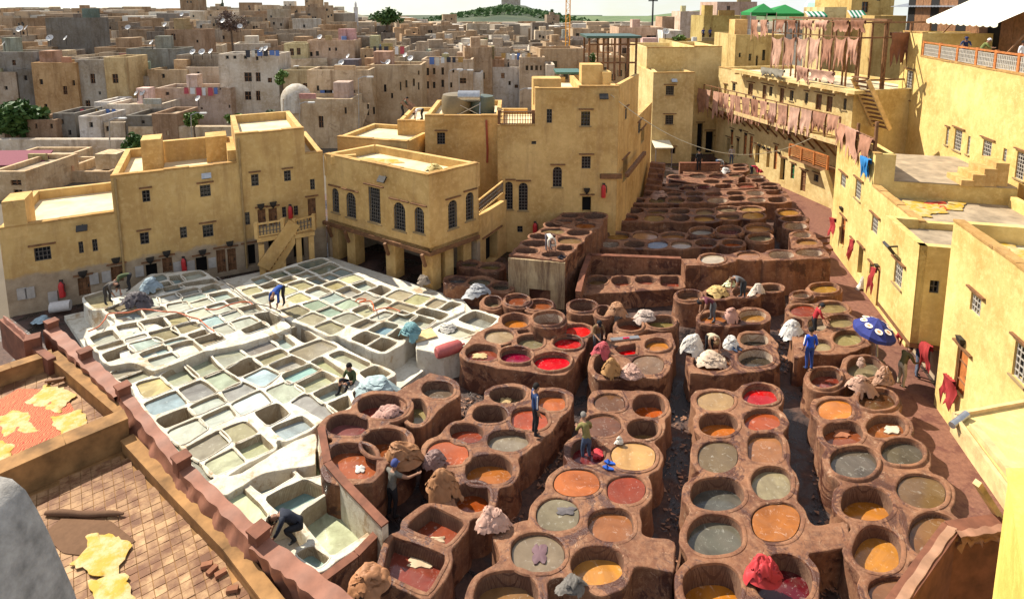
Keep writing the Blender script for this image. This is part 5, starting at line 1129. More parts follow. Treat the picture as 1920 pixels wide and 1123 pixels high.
def tiles(parentname,label,poly,z,rot,s,limit):
    P_=np.array([W(x,y,z)[:2] for x,y in poly]); c0=P_.mean(0); fl=MB(); fl.prism([tuple(p) for p in P_],z-.12,z-.02); 
    st=fl.build(parentname,M['terr']); tag(st,kind='structure')
    tm=MB(); tm.box((0,0,0),(s-.016,s-.016,.035)); me=tm.mesh('tile',M['tile']); cand=[]
    n=int(16/s)
    for i in range(-n,n):
        for j in range(-n,n):
            x=c0[0]+(i*math.cos(rot)-j*math.sin(rot))*s; y=c0[1]+(i*math.sin(rot)+j*math.cos(rot))*s
            if inside(P_,np.array([x]),np.array([y]))[0]: cand.append((math.hypot(x,y),x,y))
    cand.sort(); rr=random.Random(2); rest=MB()
    for k,(d,x,y) in enumerate(cand):
        if k<limit:
            o=obj('tile',me,st,loc=(x,y,z-.012+rr.uniform(-.006,.006))); o.rotation_euler=(rr.uniform(-.02,.02),rr.uniform(-.02,.02),rot+rr.uniform(-.02,.02))
        else: rest.box((x,y,z-.014+rr.uniform(-.004,.004)),(s-.016,s-.016,.03),rot)
    if rest.f: tag(rest.build('tile_field',M['tile'],st),kind='stuff')
tiles('near_terrace_floor','',[(-160,1010),(40,935),(228,852),(312,935),(422,1046),(500,1180),(-160,1180)],ZF,R(38),.235,290)
tiles('far_terrace_floor','',[(-100,790),(-60,725),(20,700),(95,676),(225,790),(120,836),(-80,925)],ZF,R(38),.3,0)
# mats and yellow hides on the terraces
def flat_cloth(name,label,pts,z,color,cat,seed=1,th=.02,group=None,wav=.045,mat='cloth'):
    if mat=='yhide': wav=.022
    ps=[W(x,y,z) for x,y in pts]; l=np.array([p[:2] for p in ps]); l=resample(l,.11,1); n=len(l); m=MB(); rr=random.Random(seed); c=l.mean(0)
    if mat=='yhide': l=l+np.array([[rr.uniform(-.045,.045),rr.uniform(-.045,.045)] for _ in range(n)])
    R_=[1.0,.66,.33]; vs=[]
    for k in R_: vs+=[tuple(c+(p-c)*k)+(z+th+(wav*noise.noise(Vector((p[0]*2*k,p[1]*2*k,seed)))+wav if k<1 else 0),) for p in l]
    vs.append((c[0],c[1],z+th+wav)); fs=[]
    for r in range(2):
        fs+=[(r*n+i,r*n+(i+1)%n,(r+1)*n+(i+1)%n,(r+1)*n+i) for i in range(n)]
    fs+=[(2*n+i,2*n+(i+1)%n,3*n) for i in range(n)]; m.add(vs,fs); m.add([(p[0],p[1],z) for p in l],[]); b=len(vs); m.f+=[(i,b+i,b+(i+1)%n,(i+1)%n) for i in range(n)]; m.m+=[0]*n
    o=m.build(name,M[mat],smooth=60,color=color); tag(o,label,cat,group); return o
def skin_shape(cx,cy,w,h,rot,seed):
    rr=random.Random(seed); base=[(0,-1.0),(.16,-.72),(.42,-.62),(.95,-.85),(.80,-.55),(.55,-.35),(.60,0),(.56,.35),(.72,.55),(1.0,.95),(.66,.80),(.38,.66),(.14,.72),(.05,1.05),(-.06,.74),(-.36,.64),(-.70,.86),(-.98,.92),(-.72,.52),(-.56,.3),(-.60,-.05),(-.54,-.4),(-.84,-.58),(-.92,-.9),(-.44,-.64),(-.15,-.74)]
    c,s=math.cos(rot),math.sin(rot); out=[]
    for x,y in base:
        q_=math.hypot(x,y); q_=1 if q_<.8 else .86; x=x*q_+rr.uniform(-.13,.13);y=y*q_+rr.uniform(-.13,.13); x,y=x*c-y*s,x*s+y*c; out.append((cx+x*w/2,cy+y*h/2))
    return out
def m_yhide():
    n=NT('saffron_hide'); f=n.noise(2.6,5,.7); e=n.noise(9,5,.7)
    k=n.mix(n.ramp(f,.42,.58),(.44,.26,.006),(.50,.36,.16)); k=n.mix(n.mul(n.ramp(e,.55,.7),.6),k,(.34,.16,.005)); n.col(k); n.rough(.7); n.bump(n.noise(12,5,.7),.5,.03); return n.m
M['yhide']=m_yhide()
flat_cloth('felt_mat','dark brown felt mat on the near tiled terrace',[(78,965),(232,962),(290,1020),(205,1062),(100,1045),(70,1000)],ZF+.01,(.16,.085,.045),'mat',2)
mm=MB(); a,b=W(86,966,ZF),W(232,968,ZF); mm.tube([a+(b-a)*t+Vector((0,0,.07+.02*math.sin(t*9))) for t in [k/10 for k in range(11)]],[.05,.07,.08,.08,.07,.08,.08,.07,.07,.06,.03],10); tag(mm.build('rolled_mat_edge',M['cloth'],smooth=60,color=(.15,.08,.045)),'rolled dark brown edge of a felt mat on the near terrace','mat')
flat_cloth('yellow_hide','yellow hide spread on the brown felt mat',skin_shape(190,1040,140,108,.35,1),ZF+.05,(1,1,1),'hide',3,group='yellow hides on the near terrace',mat='yhide')
flat_cloth('yellow_hide','yellow hide at the bottom edge below the felt mat',skin_shape(208,1112,120,92,-.2,2),ZF+.05,(1,1,1),'hide',4,group='yellow hides on the near terrace',mat='yhide')
def m_carpet():
    n=NT('red_patterned_carpet'); w=n.n('TexWave'); w.inputs['Scale'].default_value=5; w.inputs['Distortion'].default_value=9; w.inputs['Detail'].default_value=2; n.l(n.pos(),w.inputs['Vector'])
    n.col(n.mix(n.ramp(w.outputs[1],.35,.6),(.36,.035,.02),(.50,.20,.085))); n.rough(.95); return n.m
M['carpet']=m_carpet()
flat_cloth('patterned_carpet','red patterned carpet under yellow hides on the far terrace',[(-110,770),(60,722),(118,706),(182,802),(110,840),(10,886),(-110,905)],ZF+.01,(1,1,1),'carpet',5,mat='carpet')
for i,(x,y,w,h,r) in enumerate([(96,748,104,58,.5),(132,792,84,58,1.2),(32,794,104,64,-.3),(-2,846,80,54,.2)]):
    flat_cloth('yellow_hide','yellow hide on the red carpet, '+['at its far corner','nearest the right edge','at the left in the middle','lowest at the left edge'][i],skin_shape(x,y,w,h,r,10+i),ZF+.05,(1,1,1),'hide',6+i,group='yellow hides on the red carpet',mat='yhide')
# bricks and rubble on the terrace
bm=MB(); bm.box((0,0,0),(.24,.12,.09)); bme=bm.mesh('loose_brick',M['objc'])
for i,(x,y,z,r) in enumerate([(388,1062,.05,.3),(398,1072,.05,1.1),(414,1078,.05,.7),(436,1108,.05,.2)]):
    p=W(x,y,ZF); o=obj('loose_brick',bme,color=(.30,.13,.07),loc=(p.x,p.y,ZF+z),rz=r); tag(o,'loose red brick by the near terrace wall, %s from the far end'%ordn(i),'brick','loose bricks on the terrace')
bw=MB(); bw.box((0,0,0),(.55,.11,.07)); bwe=bw.mesh('timber_offcut',M['wood'])
for i,(x,y,r) in enumerate([(108,714,.6),(116,719,.8),(104,722,.3)]):
    p=W(x,y,ZF); o=obj('timber_offcut',bwe,loc=(p.x,p.y,ZF+.06+.07*i),rz=r); tag(o,'dark timber offcut in the little heap beside the red carpet, %s from below'%ordn(i),'timber','timber offcuts')
# grey stone bollard close to the camera
GB=MB(); outl=[(-140,1400),(-140,880),(-20,884),(22,893),(48,914),(70,950),(92,992),(118,1050),(142,1105),(165,1180),(220,1400)]
yy=3.4; front=[D(x,y,yy) for x,y in outl]; cx_=sum((p.x for p in front))/len(front); N_=len(front); vs=[]
for dy,k in((-.75,.965),(-.7,1.0),(-.05,1.0),(0,.965)): vs+=[(cx_+(p.x-cx_)*k,yy+dy,p.z-(1-k)*.5) for p in front]
GB.add(vs,[tuple(range(N_))]+[(r*N_+i,(r+1)*N_+i,(r+1)*N_+(i+1)%N_,r*N_+(i+1)%N_) for r in range(3) for i in range(N_)])
M['stone']=m_plain('rough_grey_stone',(.36,.33,.29),.9,.4,9,bump=.6)
tag(GB.build('stone_parapet',M['stone'],smooth=50),'rounded grey stone parapet end close to the viewer','parapet')
# ---------------------------------------------------------------- near right corner
RW=root('near_rail_wall','brown rail wall draped with wet hides at the bottom right corner','wall')
q=[W(x,y,3.6) for x,y in [(1660,1160),(1782,992),(1880,978)]]
for a,b in zip(q[:-1],q[1:]):
    m=MB(); m.bar((a.x,a.y,2.4),(b.x,b.y,2.4),.25,2.4); m.build('wall_length',M['redwood'],RW); m=MB(); m.bar((a.x,a.y,3.62),(b.x,b.y,3.62),.34,.10); m.build('coping',M['redwood'],RW)
hide_sheet('pale brown hide draped on the bottom right rail wall, long side',q[0]+Vector((.05,0,.1)),q[1]+Vector((0,0,.1)),.35,(.8,-.6,0),340,(.42,.23,.14),name='draped_hide',nx=24,ny=8,fold=4,over=.3,group='hides on the bottom right rail')
hide_sheet('pale brown hide draped on the bottom right rail wall, short side',q[1]+Vector((0,-.2,.1)),q[2]+Vector((0,-.2,.1)),.5,(0,-1,0),341,(.36,.18,.11),name='draped_hide',nx=16,ny=8,fold=3,over=.3,group='hides on the bottom right rail')
PF=root('timber_platform','pale timber edged canopy platform with a grey pipe at the right edge','platform')
ZP=5.2; top=[W(x,y,ZP) for x,y in [(1788,782),(1960,750),(1990,905),(1899,935)]]
m=MB(); m.prism([p.xy for p in top],ZP-.10,ZP); m.build('deck',M['plaster_r'],PF)
for a,b,h_ in((top[0],top[3],.55),(top[0],top[1],.3),(top[3],top[2],.5)):
    for k in range(3 if h_>.4 else 1):
        hh=h_/ (3 if h_>.4 else 1); z=ZP+.12-hh*(k+.5); m=MB(); m.bar((a.x,a.y,z),(b.x,b.y,z),.10+.02*(k%2),hh-.015); m.build('edge_plank',M['wood_l'],PF)
m=MB(); a=W(1800,800,ZP+.15); b=W(1899,925,ZP+.15); m.bar(a+Vector((.35,.0,0)),b+Vector((.35,.0,0)),.22,.16); m.build('kerb_beam',M['wood_l'],PF)
m=MB(); a=W(1790,792,ZP+.05); m.tube([a+Vector((-.15,-.1,0)),a+Vector((.5,.25,.06))],.085,12); m.build('drain_pipe',M['metal'],PF,smooth=40)
m=MB(); m.bar(W(1832,905,ZP-.4),W(1884,985,3.2),.14,.14); m.build('strut',M['wood_l'],PF)
M['plaster_y']=m_plaster('bright_yellow_plaster',c=(.74,.56,.14),stain=(.50,.32,.08),amount=.3)
YW=root('near_yellow_wall','bright yellow wall corner at the lower right edge','wall')
a=D(1882,960,9.5); m=MB(); zt3=D(1882,885,9.5).z; m.prism([(a.x,9.5),(a.x*.80,7.0),(a.x+5,5.5),(a.x+5,9.6)],-.1,zt3); m.build('wall_body',M['plaster_y'],YW)
m=MB(); m.prism([(a.x-.03,9.53),(a.x*.80-.03,7.0),(a.x+5,5.5),(a.x+5,9.63)],zt3,zt3+.06); m.build('coping',M['plaster_y'],YW)
# ---------------------------------------------------------------- the town behind
wmb=MB(); wmb.box((0,0,0),(1,1,1)); WINME=wmb.mesh('window',M['glass'])
def house(label,x0,x1,yt,Y,color,wins=(),depth=8,yb=None,name='town_house',group=None,cat='house',parapet=.45,base=-.1,roofm='roof',pane=True,para2=None):
    """flat-roofed house: front at depth Y between two sight lines, real side walls, sunken roof, recessed windows"""
    if Y>60 and x0<1030: Y=60+(Y-60)*.42; depth=min(depth,4.5)
    r=root(name,label,cat,group); A=D(x0,yt,Y);B=D(x1,yt,Y); zt_=(A.z+B.z)/2; 
    if yb is not None: base=D(x0,yb,Y).z
    w=Wall(A,B); L=w.L
    ops=[]
    for cx,cy,ww,hh in wins: o=opening(w,cx,cy,ww,hh,'p'); o['dep']=.3; ops.append(o)
    facade_plain(r,w,[(0,base),(L,base),(L,zt_),(0,zt_)],ops,color)
    m=MB(); t=.3
    for u in(t/2,L-t/2): m.box(w.pt(u,(zt_+base)/2,-depth/2-.15),(t,depth-.31,zt_-base-.003),math.atan2(w.d.y,w.d.x))
    m.box(w.pt(L/2,(zt_+base)/2,-depth+.15),(L-2*t-.01,t,zt_-base-.005),math.atan2(w.d.y,w.d.x)); m.build('side_walls',M['house'],r,color=color)
    m=MB(); m.box(w.pt(L/2,zt_-parapet-.1,-depth/2),(L-.61,depth-.62,.2),math.atan2(w.d.y,w.d.x)); m.build('roof',M[roofm],r)
    q_=random.Random(int(x0*7+yt))
    if L>4 and 'wall' not in name and q_.random()<.75:
        m=MB(); u=q_.uniform(1.2,L-1.2); m.box(w.pt(u,zt_+.5,-q_.uniform(1.5,max(1.6,depth-1.5))),(q_.uniform(1.2,2.4),q_.uniform(1.2,2.0),q_.uniform(1.4,3.0)),math.atan2(w.d.y,w.d.x)); m.build('stair_head',M['house'],r,color=tuple(min(1,k*q_.uniform(.8,1.25)) for k in color))
    if L>4 and 'wall' not in name and q_.random()<.6:
        m=MB(); u=q_.uniform(.8,L-.8); m.box(w.pt(u,zt_+.25,-.16),(q_.uniform(.8,L*.4),.28,q_.uniform(.5,1.1)),math.atan2(w.d.y,w.d.x)); m.build('raised_parapet',M['house'],r,color=tuple(k*q_.uniform(.7,1.1) for k in color))
    if L>4 and 'wall' not in name and q_.random()<.45:
        m=MB(); u=q_.uniform(.8,L-.8); dd=-q_.uniform(1.2,3.2); m.tube([w.pt(u,zt_-.4,dd),w.pt(u,zt_+.5,dd)],.38,10); m.build('roof_tank',M['paint'],r,color=q_.choice([(.6,.6,.58),(.12,.2,.42),(.08,.08,.08),(.4,.36,.3)]),smooth=40)
    return r,w,zt_
def facade_plain(parent,w,out,ops,color):
    loops=[op_loop(o) for o in ops]; coords=[];edges=[]
    for l in [out]+loops:
        s=len(coords); coords.extend(Vector(p) for p in l); n=len(l); edges.extend((s+i,s+(i+1)%n) for i in range(n))
    vo,_,fo,_,_,_=geometry.delaunay_2d_cdt(coords,edges,[],0,1e-5); V=np.array([(p.x,p.y) for p in vo]); mb=MB(); fs=[]
    for f in fo:
        c=V[list(f)].mean(0)
        if not any(o['u0']<c[0]<o['u1'] and o['z0']<c[1]<o['z1'] for o in ops): fs.append(tuple(f))
    mb.add([w.pt(u,z) for u,z in V],fs); n=4; mb.add([w.pt(u,z) for u,z in out]+[w.pt(u,z,-.3) for u,z in out],[(i,(i+1)%n,n+(i+1)%n,n+i) for i in range(n)])
    mb.add([w.pt(u,z,-.3) for u,z in out],[(3,2,1,0)])
    for l in loops: mb.add([w.pt(u,z) for u,z in l]+[w.pt(u,z,-.29) for u,z in l],[(i,n+i,n+(i+1)%n,(i+1)%n) for i in range(n)])
    mb.build('front_wall',M['house'],parent,color=color)
    for o in ops:
        u0,u1,z0,z1=o['u0'],o['u1'],o['z0'],o['z1']; m=MB(); m.add([w.pt(u,z,-.20) for u,z in((u0,z0),(u1,z0),(u1,z1),(u0,z1))],[(0,1,2,3)]); wn2=m.build('window',M['glass'],parent)
        if u1-u0>.5:
            m=MB(); 
            for a,b in(((u0,z0),(u0,z1)),((u0,z1),(u1,z1)),((u1,z1),(u1,z0)),((u1,z0),(u0,z0)),(((u0+u1)/2,z0),((u0+u1)/2,z1)),((u0,(z0+z1)/2),(u1,(z0+z1)/2))): m.bar(w.pt(*a,-.15),w.pt(*b,-.15),.08,.07)
            m.build('window_frame',M['wood'],wn2)
TN=(.52,.38,.24);TN2=(.60,.45,.28);GY=(.30,.27,.23);GD=(.20,.185,.16);CRM=(.66,.57,.45);OC=(.50,.32,.16);PKH=(.58,.42,.34);WT_=(.70,.66,.60);BRN=(.34,.23,.15)
HL=[
 # nearest rows behind the golden building
 ('long stained whitewashed river wall behind the golden building',-40,275,262,62,CRM,[(292,253,1,1)][:0],.8,None,'river_wall','wall'),
 ('second stained river wall below the bushes',240,530,238,70,(.60,.48,.33),[],.8,None,'river_wall','wall'),
 ('tan shed wall under a pink roof at the left edge',-30,86,305,52,TN2,[],6,None,'shed','shed'),
 ('small tan house with dark shutters left of the pillar block',-20,46,322,47,TN2,[(30,343,20,10),(34,362,16,12)],6,None,'town_house','house'),
 ('tan house with faded streaks beside the arched gate',46,98,326,50,TN2,[(62,366,14,16)],6,None,'town_house','house'),
 ('wide tan house with an arched gate behind the low golden roof',98,205,322,52,(.58,.43,.27),[(192,366,13,30)],6,None,'town_house','house'),
 ('cream cube house with two shuttered windows',200,301,196,82,CRM,[(230,224,13,14),(278,222,13,14),(186,226,8,16)],8,None,'town_house','house'),
 ('low white annex left of the cream cube house',176,204,192,84,WT_,[(187,226,9,18)],7,None,'town_house','house'),
 ('grey weathered house at the left edge',-40,58,98,108,GY,[(26,118,7,10),(52,150,6,8)],12,None,'town_house','house'),
 ('orange brown crumbling house with tall narrow windows',58,142,118,100,OC,[(77,154,7,10),(122,170,8,16),(86,200,6,9),(127,210,8,6),(138,156,5,10)],9,None,'town_house','house'),
 ('grey stained house between two ochre ones',140,194,112,101,(.42,.37,.30),[(174,148,9,18),(165,195,9,12),(144,194,5,12),(187,175,4,6)],9,None,'town_house','house'),
 ('ochre tower like house with one big window',194,236,108,98,(.56,.42,.22),[(216,148,11,17)],9,None,'town_house','house'),
 ('tall dark grey windowless wall house',236,332,92,116,(.26,.255,.225),[(330,145,4,8)],10,None,'town_house','house'),
 ('dark blackened house block above the ochre houses',84,168,34,150,GD,[],14,None,'town_house','house'),
 ('brown house with a red shutter on the slope',308,376,56,140,BRN,[(325,70,8,12),(370,78,4,5)],12,None,'town_house','house'),
 ('dark weathered house behind the pale patchy one',330,412,104,112,(.30,.255,.20),[],9,None,'town_house','house'),
 ('patchy pink and bare plaster house with tiny windows',290,432,166,92,(.55,.43,.34),[(314,176,7,6),(328,209,9,10),(347,209,9,9),(378,204,4,4),(413,167,3,4),(430,200,3,6)],7,None,'town_house','house'),
 ('pale weathered house with two storeys of dark windows',408,520,102,95,(.62,.55,.45),[(465,145,14,17),(484,145,9,17),(506,151,8,9),(465,180,12,16),(484,180,8,18),(426,108,6,6),(440,108,6,6),(460,108,6,6),(482,110,5,7)],9,None,'town_house','house'),
 ('pale yellow house with two long windows',532,576,82,118,(.56,.48,.28),[(547,98,8,13),(560,97,7,13)],8,None,'town_house','house'),
 ('peach house with green crenellations',576,664,76,120,(.56,.41,.29),[(583,102,6,8),(595,101,6,9),(618,93,4,6),(630,93,4,6)],8,None,'town_house','house'),
 ('small tan house with a leafy plant on its wall',530,584,132,92,(.54,.45,.28),[(572,160,8,7),(534,172,4,10)],7,None,'town_house','house'),
 ('tall grey slab house behind the washing lines',646,692,70,130,GY,[],8,None,'town_house','house'),
 ('brown terrace house with laundry on top',675,740,92,118,(.46,.33,.20),[(685,106,3,4),(700,106,3,4)],8,None,'town_house','house'),
 ('long tan street house with staggered windows, nearest of the street row',575,692,132,84,(.57,.44,.29),[(596,166,5,10),(610,176,5,14),(621,175,4,12),(649,208,5,14),(667,188,4,10),(690,210,4,14),(701,208,4,14)],7,None,'street_house','house'),
 ('long tan street house in the middle of the street row',692,790,122,92,(.55,.42,.27),[(722,166,5,14),(735,180,4,10),(751,162,3,16),(762,158,4,14),(776,155,4,14),(785,137,3,8),(785,162,3,14)],7,None,'street_house','house'),
 ('tan street house at the far end of the street row',790,886,112,104,(.56,.43,.30),[(802,135,5,14),(814,134,5,12),(830,134,5,14),(802,160,5,14),(814,160,5,12),(830,157,5,14),(850,134,4,6),(846,160,4,10),(868,152,12,10)],7,None,'street_house','house'),
 ('domed tan building behind the golden roofs',530,660,186,72,(.57,.45,.30),[(602,229,9,22),(648,208,4,12),(690,200,4,10)],8,None,'domed_house','house'),
 ('brown scaffolded brick house',888,945,112,118,(.44,.29,.19),[(905,140,5,8),(925,150,5,8)],8,None,'town_house','house'),
 ('brick house shell behind bamboo scaffolding',940,990,122,128,(.42,.27,.18),[(960,150,6,10)],8,None,'town_house','house'),
 ('tan tower house with three small windows in a row',974,1022,108,112,(.52,.40,.28),[(988,128,5,9),(997,128,5,9),(1006,128,5,9),(1014,128,3,9)],8,None,'town_house','house'),
 ('plain grey concrete block below the crane',1035,1100,92,102,(.48,.44,.40),[],8,None,'concrete_block','building'),
 ('grey brown block behind the concrete block',1045,1106,72,122,(.42,.36,.32),[(1052,86,8,6)],8,None,'town_house','house'),
 ('cream wall left of the concrete block',1024,1040,122,108,CRM,[],6,None,'town_house','house'),
 ('beige riad with a recessed loggia',1160,1245,52,100,(.58,.42,.30),[(1221,78,18,22),(1206,82,4,12),(1200,86,4,10),(1196,86,4,10)],9,None,'town_house','house'),
 ('pale pink block in front of the beige riad',1190,1245,94,92,(.60,.45,.34),[(1170,105,8,30)],7,None,'town_house','house'),
 ('white house with a satellite dish beside the yellow terrace',1243,1280,58,96,WT_,[(1254,86,5,12)],8,None,'town_house','house'),
 ('yellow green stained terrace house with people on top',1262,1345,78,82,(.52,.40,.17),[],8,None,'town_house','house'),
 ('pale peach cube on the far right skyline',1276,1312,22,180,(.66,.52,.40),[],10,None,'town_house','house'),
 ('brown cube house on the far skyline',1242,1265,32,170,(.52,.34,.22),[],8,None,'town_house','house'),
 ('pinkish building shell with scaffold poles at the top right',1345,1420,4,110,(.58,.42,.33),[(1366,18,6,12)],10,None,'town_house','house'),
 ('olive yellow terrace wall above the gallery house',1320,1400,30,84,(.46,.36,.14),[],6,None,'town_house','house'),
 ('yellow house with two narrow windows left of the hide rack',1380,1470,66,66,(.62,.47,.20),[(1387,104,4,8),(1406,108,5,13),(1432,104,6,20),(1419,116,4,22)],7,None,'town_house','house'),
 ('tall yellow house above the hide rack',1598,1678,-8,66,(.60,.43,.16),[(1622,14,12,20),(1648,-2,8,8)],8,None,'town_house','house'),
 ('pale yellow rooftop cube behind the hide rack',1546,1588,14,64,(.66,.54,.28),[],4,None,'town_house','house'),
 ('plain yellow rear wall beside the cafe roof',1640,1700,30,60,(.56,.40,.16),[],4,None,'town_house','house')]
for h_ in HL:
    lab,x0,x1,yt,Y,c,wi,dp,yb,nm,ct=h_; house(lab,x0,x1,yt,Y,c,wi,dp,yb,nm,None,ct)
# dome
p=D(556,186,66.5); m=MB(); m.lathe((p.x,p.y,p.z-.4),[(1.75,-1),(1.75,.4),(1.66,.9),(1.42,1.4),(1.0,1.85),(.5,2.12),(.0,2.2)],24); tag(m.build('white_dome',M['house'],smooth=60,color=(.62,.58,.50)),'white weathered dome on the tan building','dome')
# pink roof
m=MB(); a,b=D(-30,301,51.9),D(86,300,51.9); m.add([a+Vector((0,-.6,-.3)),b+Vector((0,-.6,-.3)),b+Vector((-.6,1.7,.5)),a+Vector((0,1.7,.5))],[(0,1,2,3)]); m.add([v-Vector((0,0,.12)) for v in [a+Vector((0,-.6,-.3)),b+Vector((0,-.6,-.3)),b+Vector((-.6,1.7,.5)),a+Vector((0,1.7,.5))]],[(3,2,1,0)]); m.f+=[(0,4,5,1),(1,5,6,2)]; m.m+=[0,0]
tag(m.build('pink_roof',M['cloth'],color=(.26,.09,.11)),'pink sheet roof over the shed at the left edge','roof')
# far mass of houses: hillside of flat-roofed cubes
rr=random.Random(11); PAL=[(.48,.35,.22),(.40,.29,.19),(.56,.43,.29),(.32,.26,.19),(.24,.20,.16),(.62,.52,.38),(.50,.34,.20),(.38,.27,.17),(.66,.60,.50),(.44,.36,.27)]
GRP=[('small flat roofed house on the upper left hillside','houses on the left hillside',-40,330),('small flat roofed house in the crowded town centre','houses in the crowded town centre',330,760),('small flat roofed house on the far slope below the green hill','houses below the green hill',760,1250)]
fm={}; GC={}; CN_=['tan','dull brown','pale tan','grey','dark grey','cream','orange tan','dark tan','white','greyish tan']
def far_house(x,yt,Y,wd,c,label,group):
    key=(rr.randint(0,5))
    if key not in fm:
        q=random.Random(key); m=MB(); hh=q.uniform(9,13); L=1.0
        m.box((0,0,-hh/2),(1,1,hh)); 
        if q.random()<.7: m.box((q.uniform(-.25,.25),q.uniform(-.2,.2),.9),(.35,.4,1.8))
        for sx,sy,wx,wy in((0,-.47,1,.06),(0,.47,1,.06),(-.47,0,.06,.88),(.47,0,.06,.88)): m.box((sx,sy,.225),(wx-.004,wy-.004,.45))
        fm[key]=m.mesh('far_house',M['house'])
    p=D(x,yt,Y); o=obj('far_house',fm[key],color=c,loc=(p.x,p.y+wd/2,p.z),rz=rr.uniform(-.35,.35)); o.scale=(wd,wd*rr.uniform(.8,1.2),1); tag(o,label,'house',group)
    for k in range(rr.randint(2,4)):
        wv=obj('window',WINME,o,loc=(rr.uniform(-.36,.36),-.5,-rr.choice([1.4,1.8,2.4,3.6,4.2]))); wv.scale=(.62/wd,.03,.9)
    return p
cnt=0
for row in range(13):
    t=row/12; Y=86+t**1.35*210; n=25 if row<9 else 22
    for i in range(n):
        x=-60+1330*(i+rr.uniform(-.35,.35)+.5*(row%2))/n
        g=0 if x<330 else (1 if x<760 else 2)
        base=116-t*92 if g==0 else (118-t*108 if (x<640) else (118-t*72 if g==1 else 110-t*66))
        if 500<x<660: base-=10*t
        yt=base+rr.uniform(-15,8)
        if x>1080 and yt<46: yt=46+rr.uniform(0,10)
        if row<3 and 230<x<520 and yt>84: continue
        Yc=Y*rr.uniform(.95,1.05); wd=rr.uniform(3.6,7.0)*(1 if row<8 else 1.3)
        cc=rr.choice(PAL); k=rr.uniform(.8,1.1); far_house(x,yt,Yc,wd,tuple(q*k for q in cc),CN_[PAL.index(cc)]+' house, %s row back and %s along, '%(ordn(row),ordn(GC.setdefault((row,g),[0])[0]))+['left hillside','town centre','below green hill'][g],GRP[g][1]); GC[(row,g)][0]+=1; cnt+=1
# weathered houses stacked up the near slope behind the river walls
rr=random.Random(21); SL=[]
for row,(Y,y0,nn_,xa,xb) in enumerate([(70,226,8,-40,330),(78,205,10,-40,560),(88,180,9,-40,560),(96,160,10,-40,700),(106,140,12,-40,900),(118,122,14,-40,1000)]):
    for i in range(nn_):
        x0=xa+(xb-xa)*(i+rr.uniform(-.1,.1))/nn_; x1=x0+(xb-xa)/nn_*rr.uniform(.85,1.15); yt=y0+rr.uniform(-14,12); c=rr.choice([CRM,TN,TN2,GY,(.42,.36,.28),BRN,WT_,(.5,.4,.3),GD]); k=rr.uniform(.8,1.05)
        if row<2 and x0>300: continue
        if (row in (1,2,3) and x0<560) or (row==3 and 560<x0<700): continue
        wi=[(x0+(x1-x0)*rr.uniform(.12,.88),yt+rr.choice([12,16,30,36]),rr.uniform(4,7),rr.uniform(6,11)) for _ in range(rr.randint(3,7))]
        wi=[w_ for j,w_ in enumerate(wi) if all(abs(w_[0]-v_[0])>11 for v_ in wi[:j])]
        house('weathered flat roofed house, %s from the left in the %s row of the near slope'%(ordn(i),ordn(row)),x0,x1,yt,Y+rr.uniform(-1.5,1.5),tuple(q*k for q in c),wi,8,None,'slope_house','houses stacked on the near slope')
# the farthest roofs: too small and many to tell apart
dt=MB(); cols=[]
for k in range(1300):
    Y=rr.uniform(250,620); x=rr.uniform(-200,1500); yt=(26 if x<640 else 46 if x>760 else 36)+rr.uniform(-6,12)-(Y-250)/370*(8 if x<640 else -2); p=D(x,yt,Y); wd=rr.uniform(5,11); hh=14
    n0=len(dt.f); dt.box((p.x,p.y,p.z-hh/2),(wd,wd,hh),rr.uniform(-.5,.5)); cc=rr.choice(PAL); kk=rr.uniform(.7,1.15); cols+=[tuple(q*kk for q in cc)]*6
me=dt.mesh('distant_houses',M['house']); 
at_=me.color_attributes.new('tint','FLOAT_COLOR','CORNER')
for pl,c in zip(me.polygons,cols):
    for li in pl.loop_indices: at_.data[li].color=(*c,1)
nt=NT('distant_house_plaster'); an=nt.n('Attribute'); an.attribute_name='tint'; nt.col(nt.mix(nt.mul(nt.ramp(nt.noise(.3,4,.7),.5,.7),.5),an.outputs['Color'],(.10,.085,.07))); nt.rough(.95); me.materials[0]=nt.m
tag(obj('distant_houses',me),'distant mass of tiny flat roofed houses along the skyline','houses',kind='stuff')
# minarets
for lab,x,y0,y1,Y in [('tall plain white minaret block on the left skyline',372,-4,40,300),('slender white minaret in the middle of the town',667,14,60,260),('green topped spire on the left skyline',417,6,40,310)]:
    p=D(x,y0,Y); q=D(x,y1,Y); s=2.8 if 'block' in lab else (1.5 if 'white' in lab else 1.0); m=MB(); m.box((p.x,p.y,(p.z+q.z)/2-2),(s,s,p.z-q.z+4)); 
    if 'block' not in lab: m.box((p.x,p.y,p.z+.8),(s*.5,s*.5,1.6)); m.lathe((p.x,p.y,p.z+1.5),[(s*.3,0),(s*.2,.6),(0,1.1)],8)
    tag(m.build('minaret',M['house'],color=(.75,.74,.72) if 'white' in lab else (.10,.13,.10)),lab,'minaret')
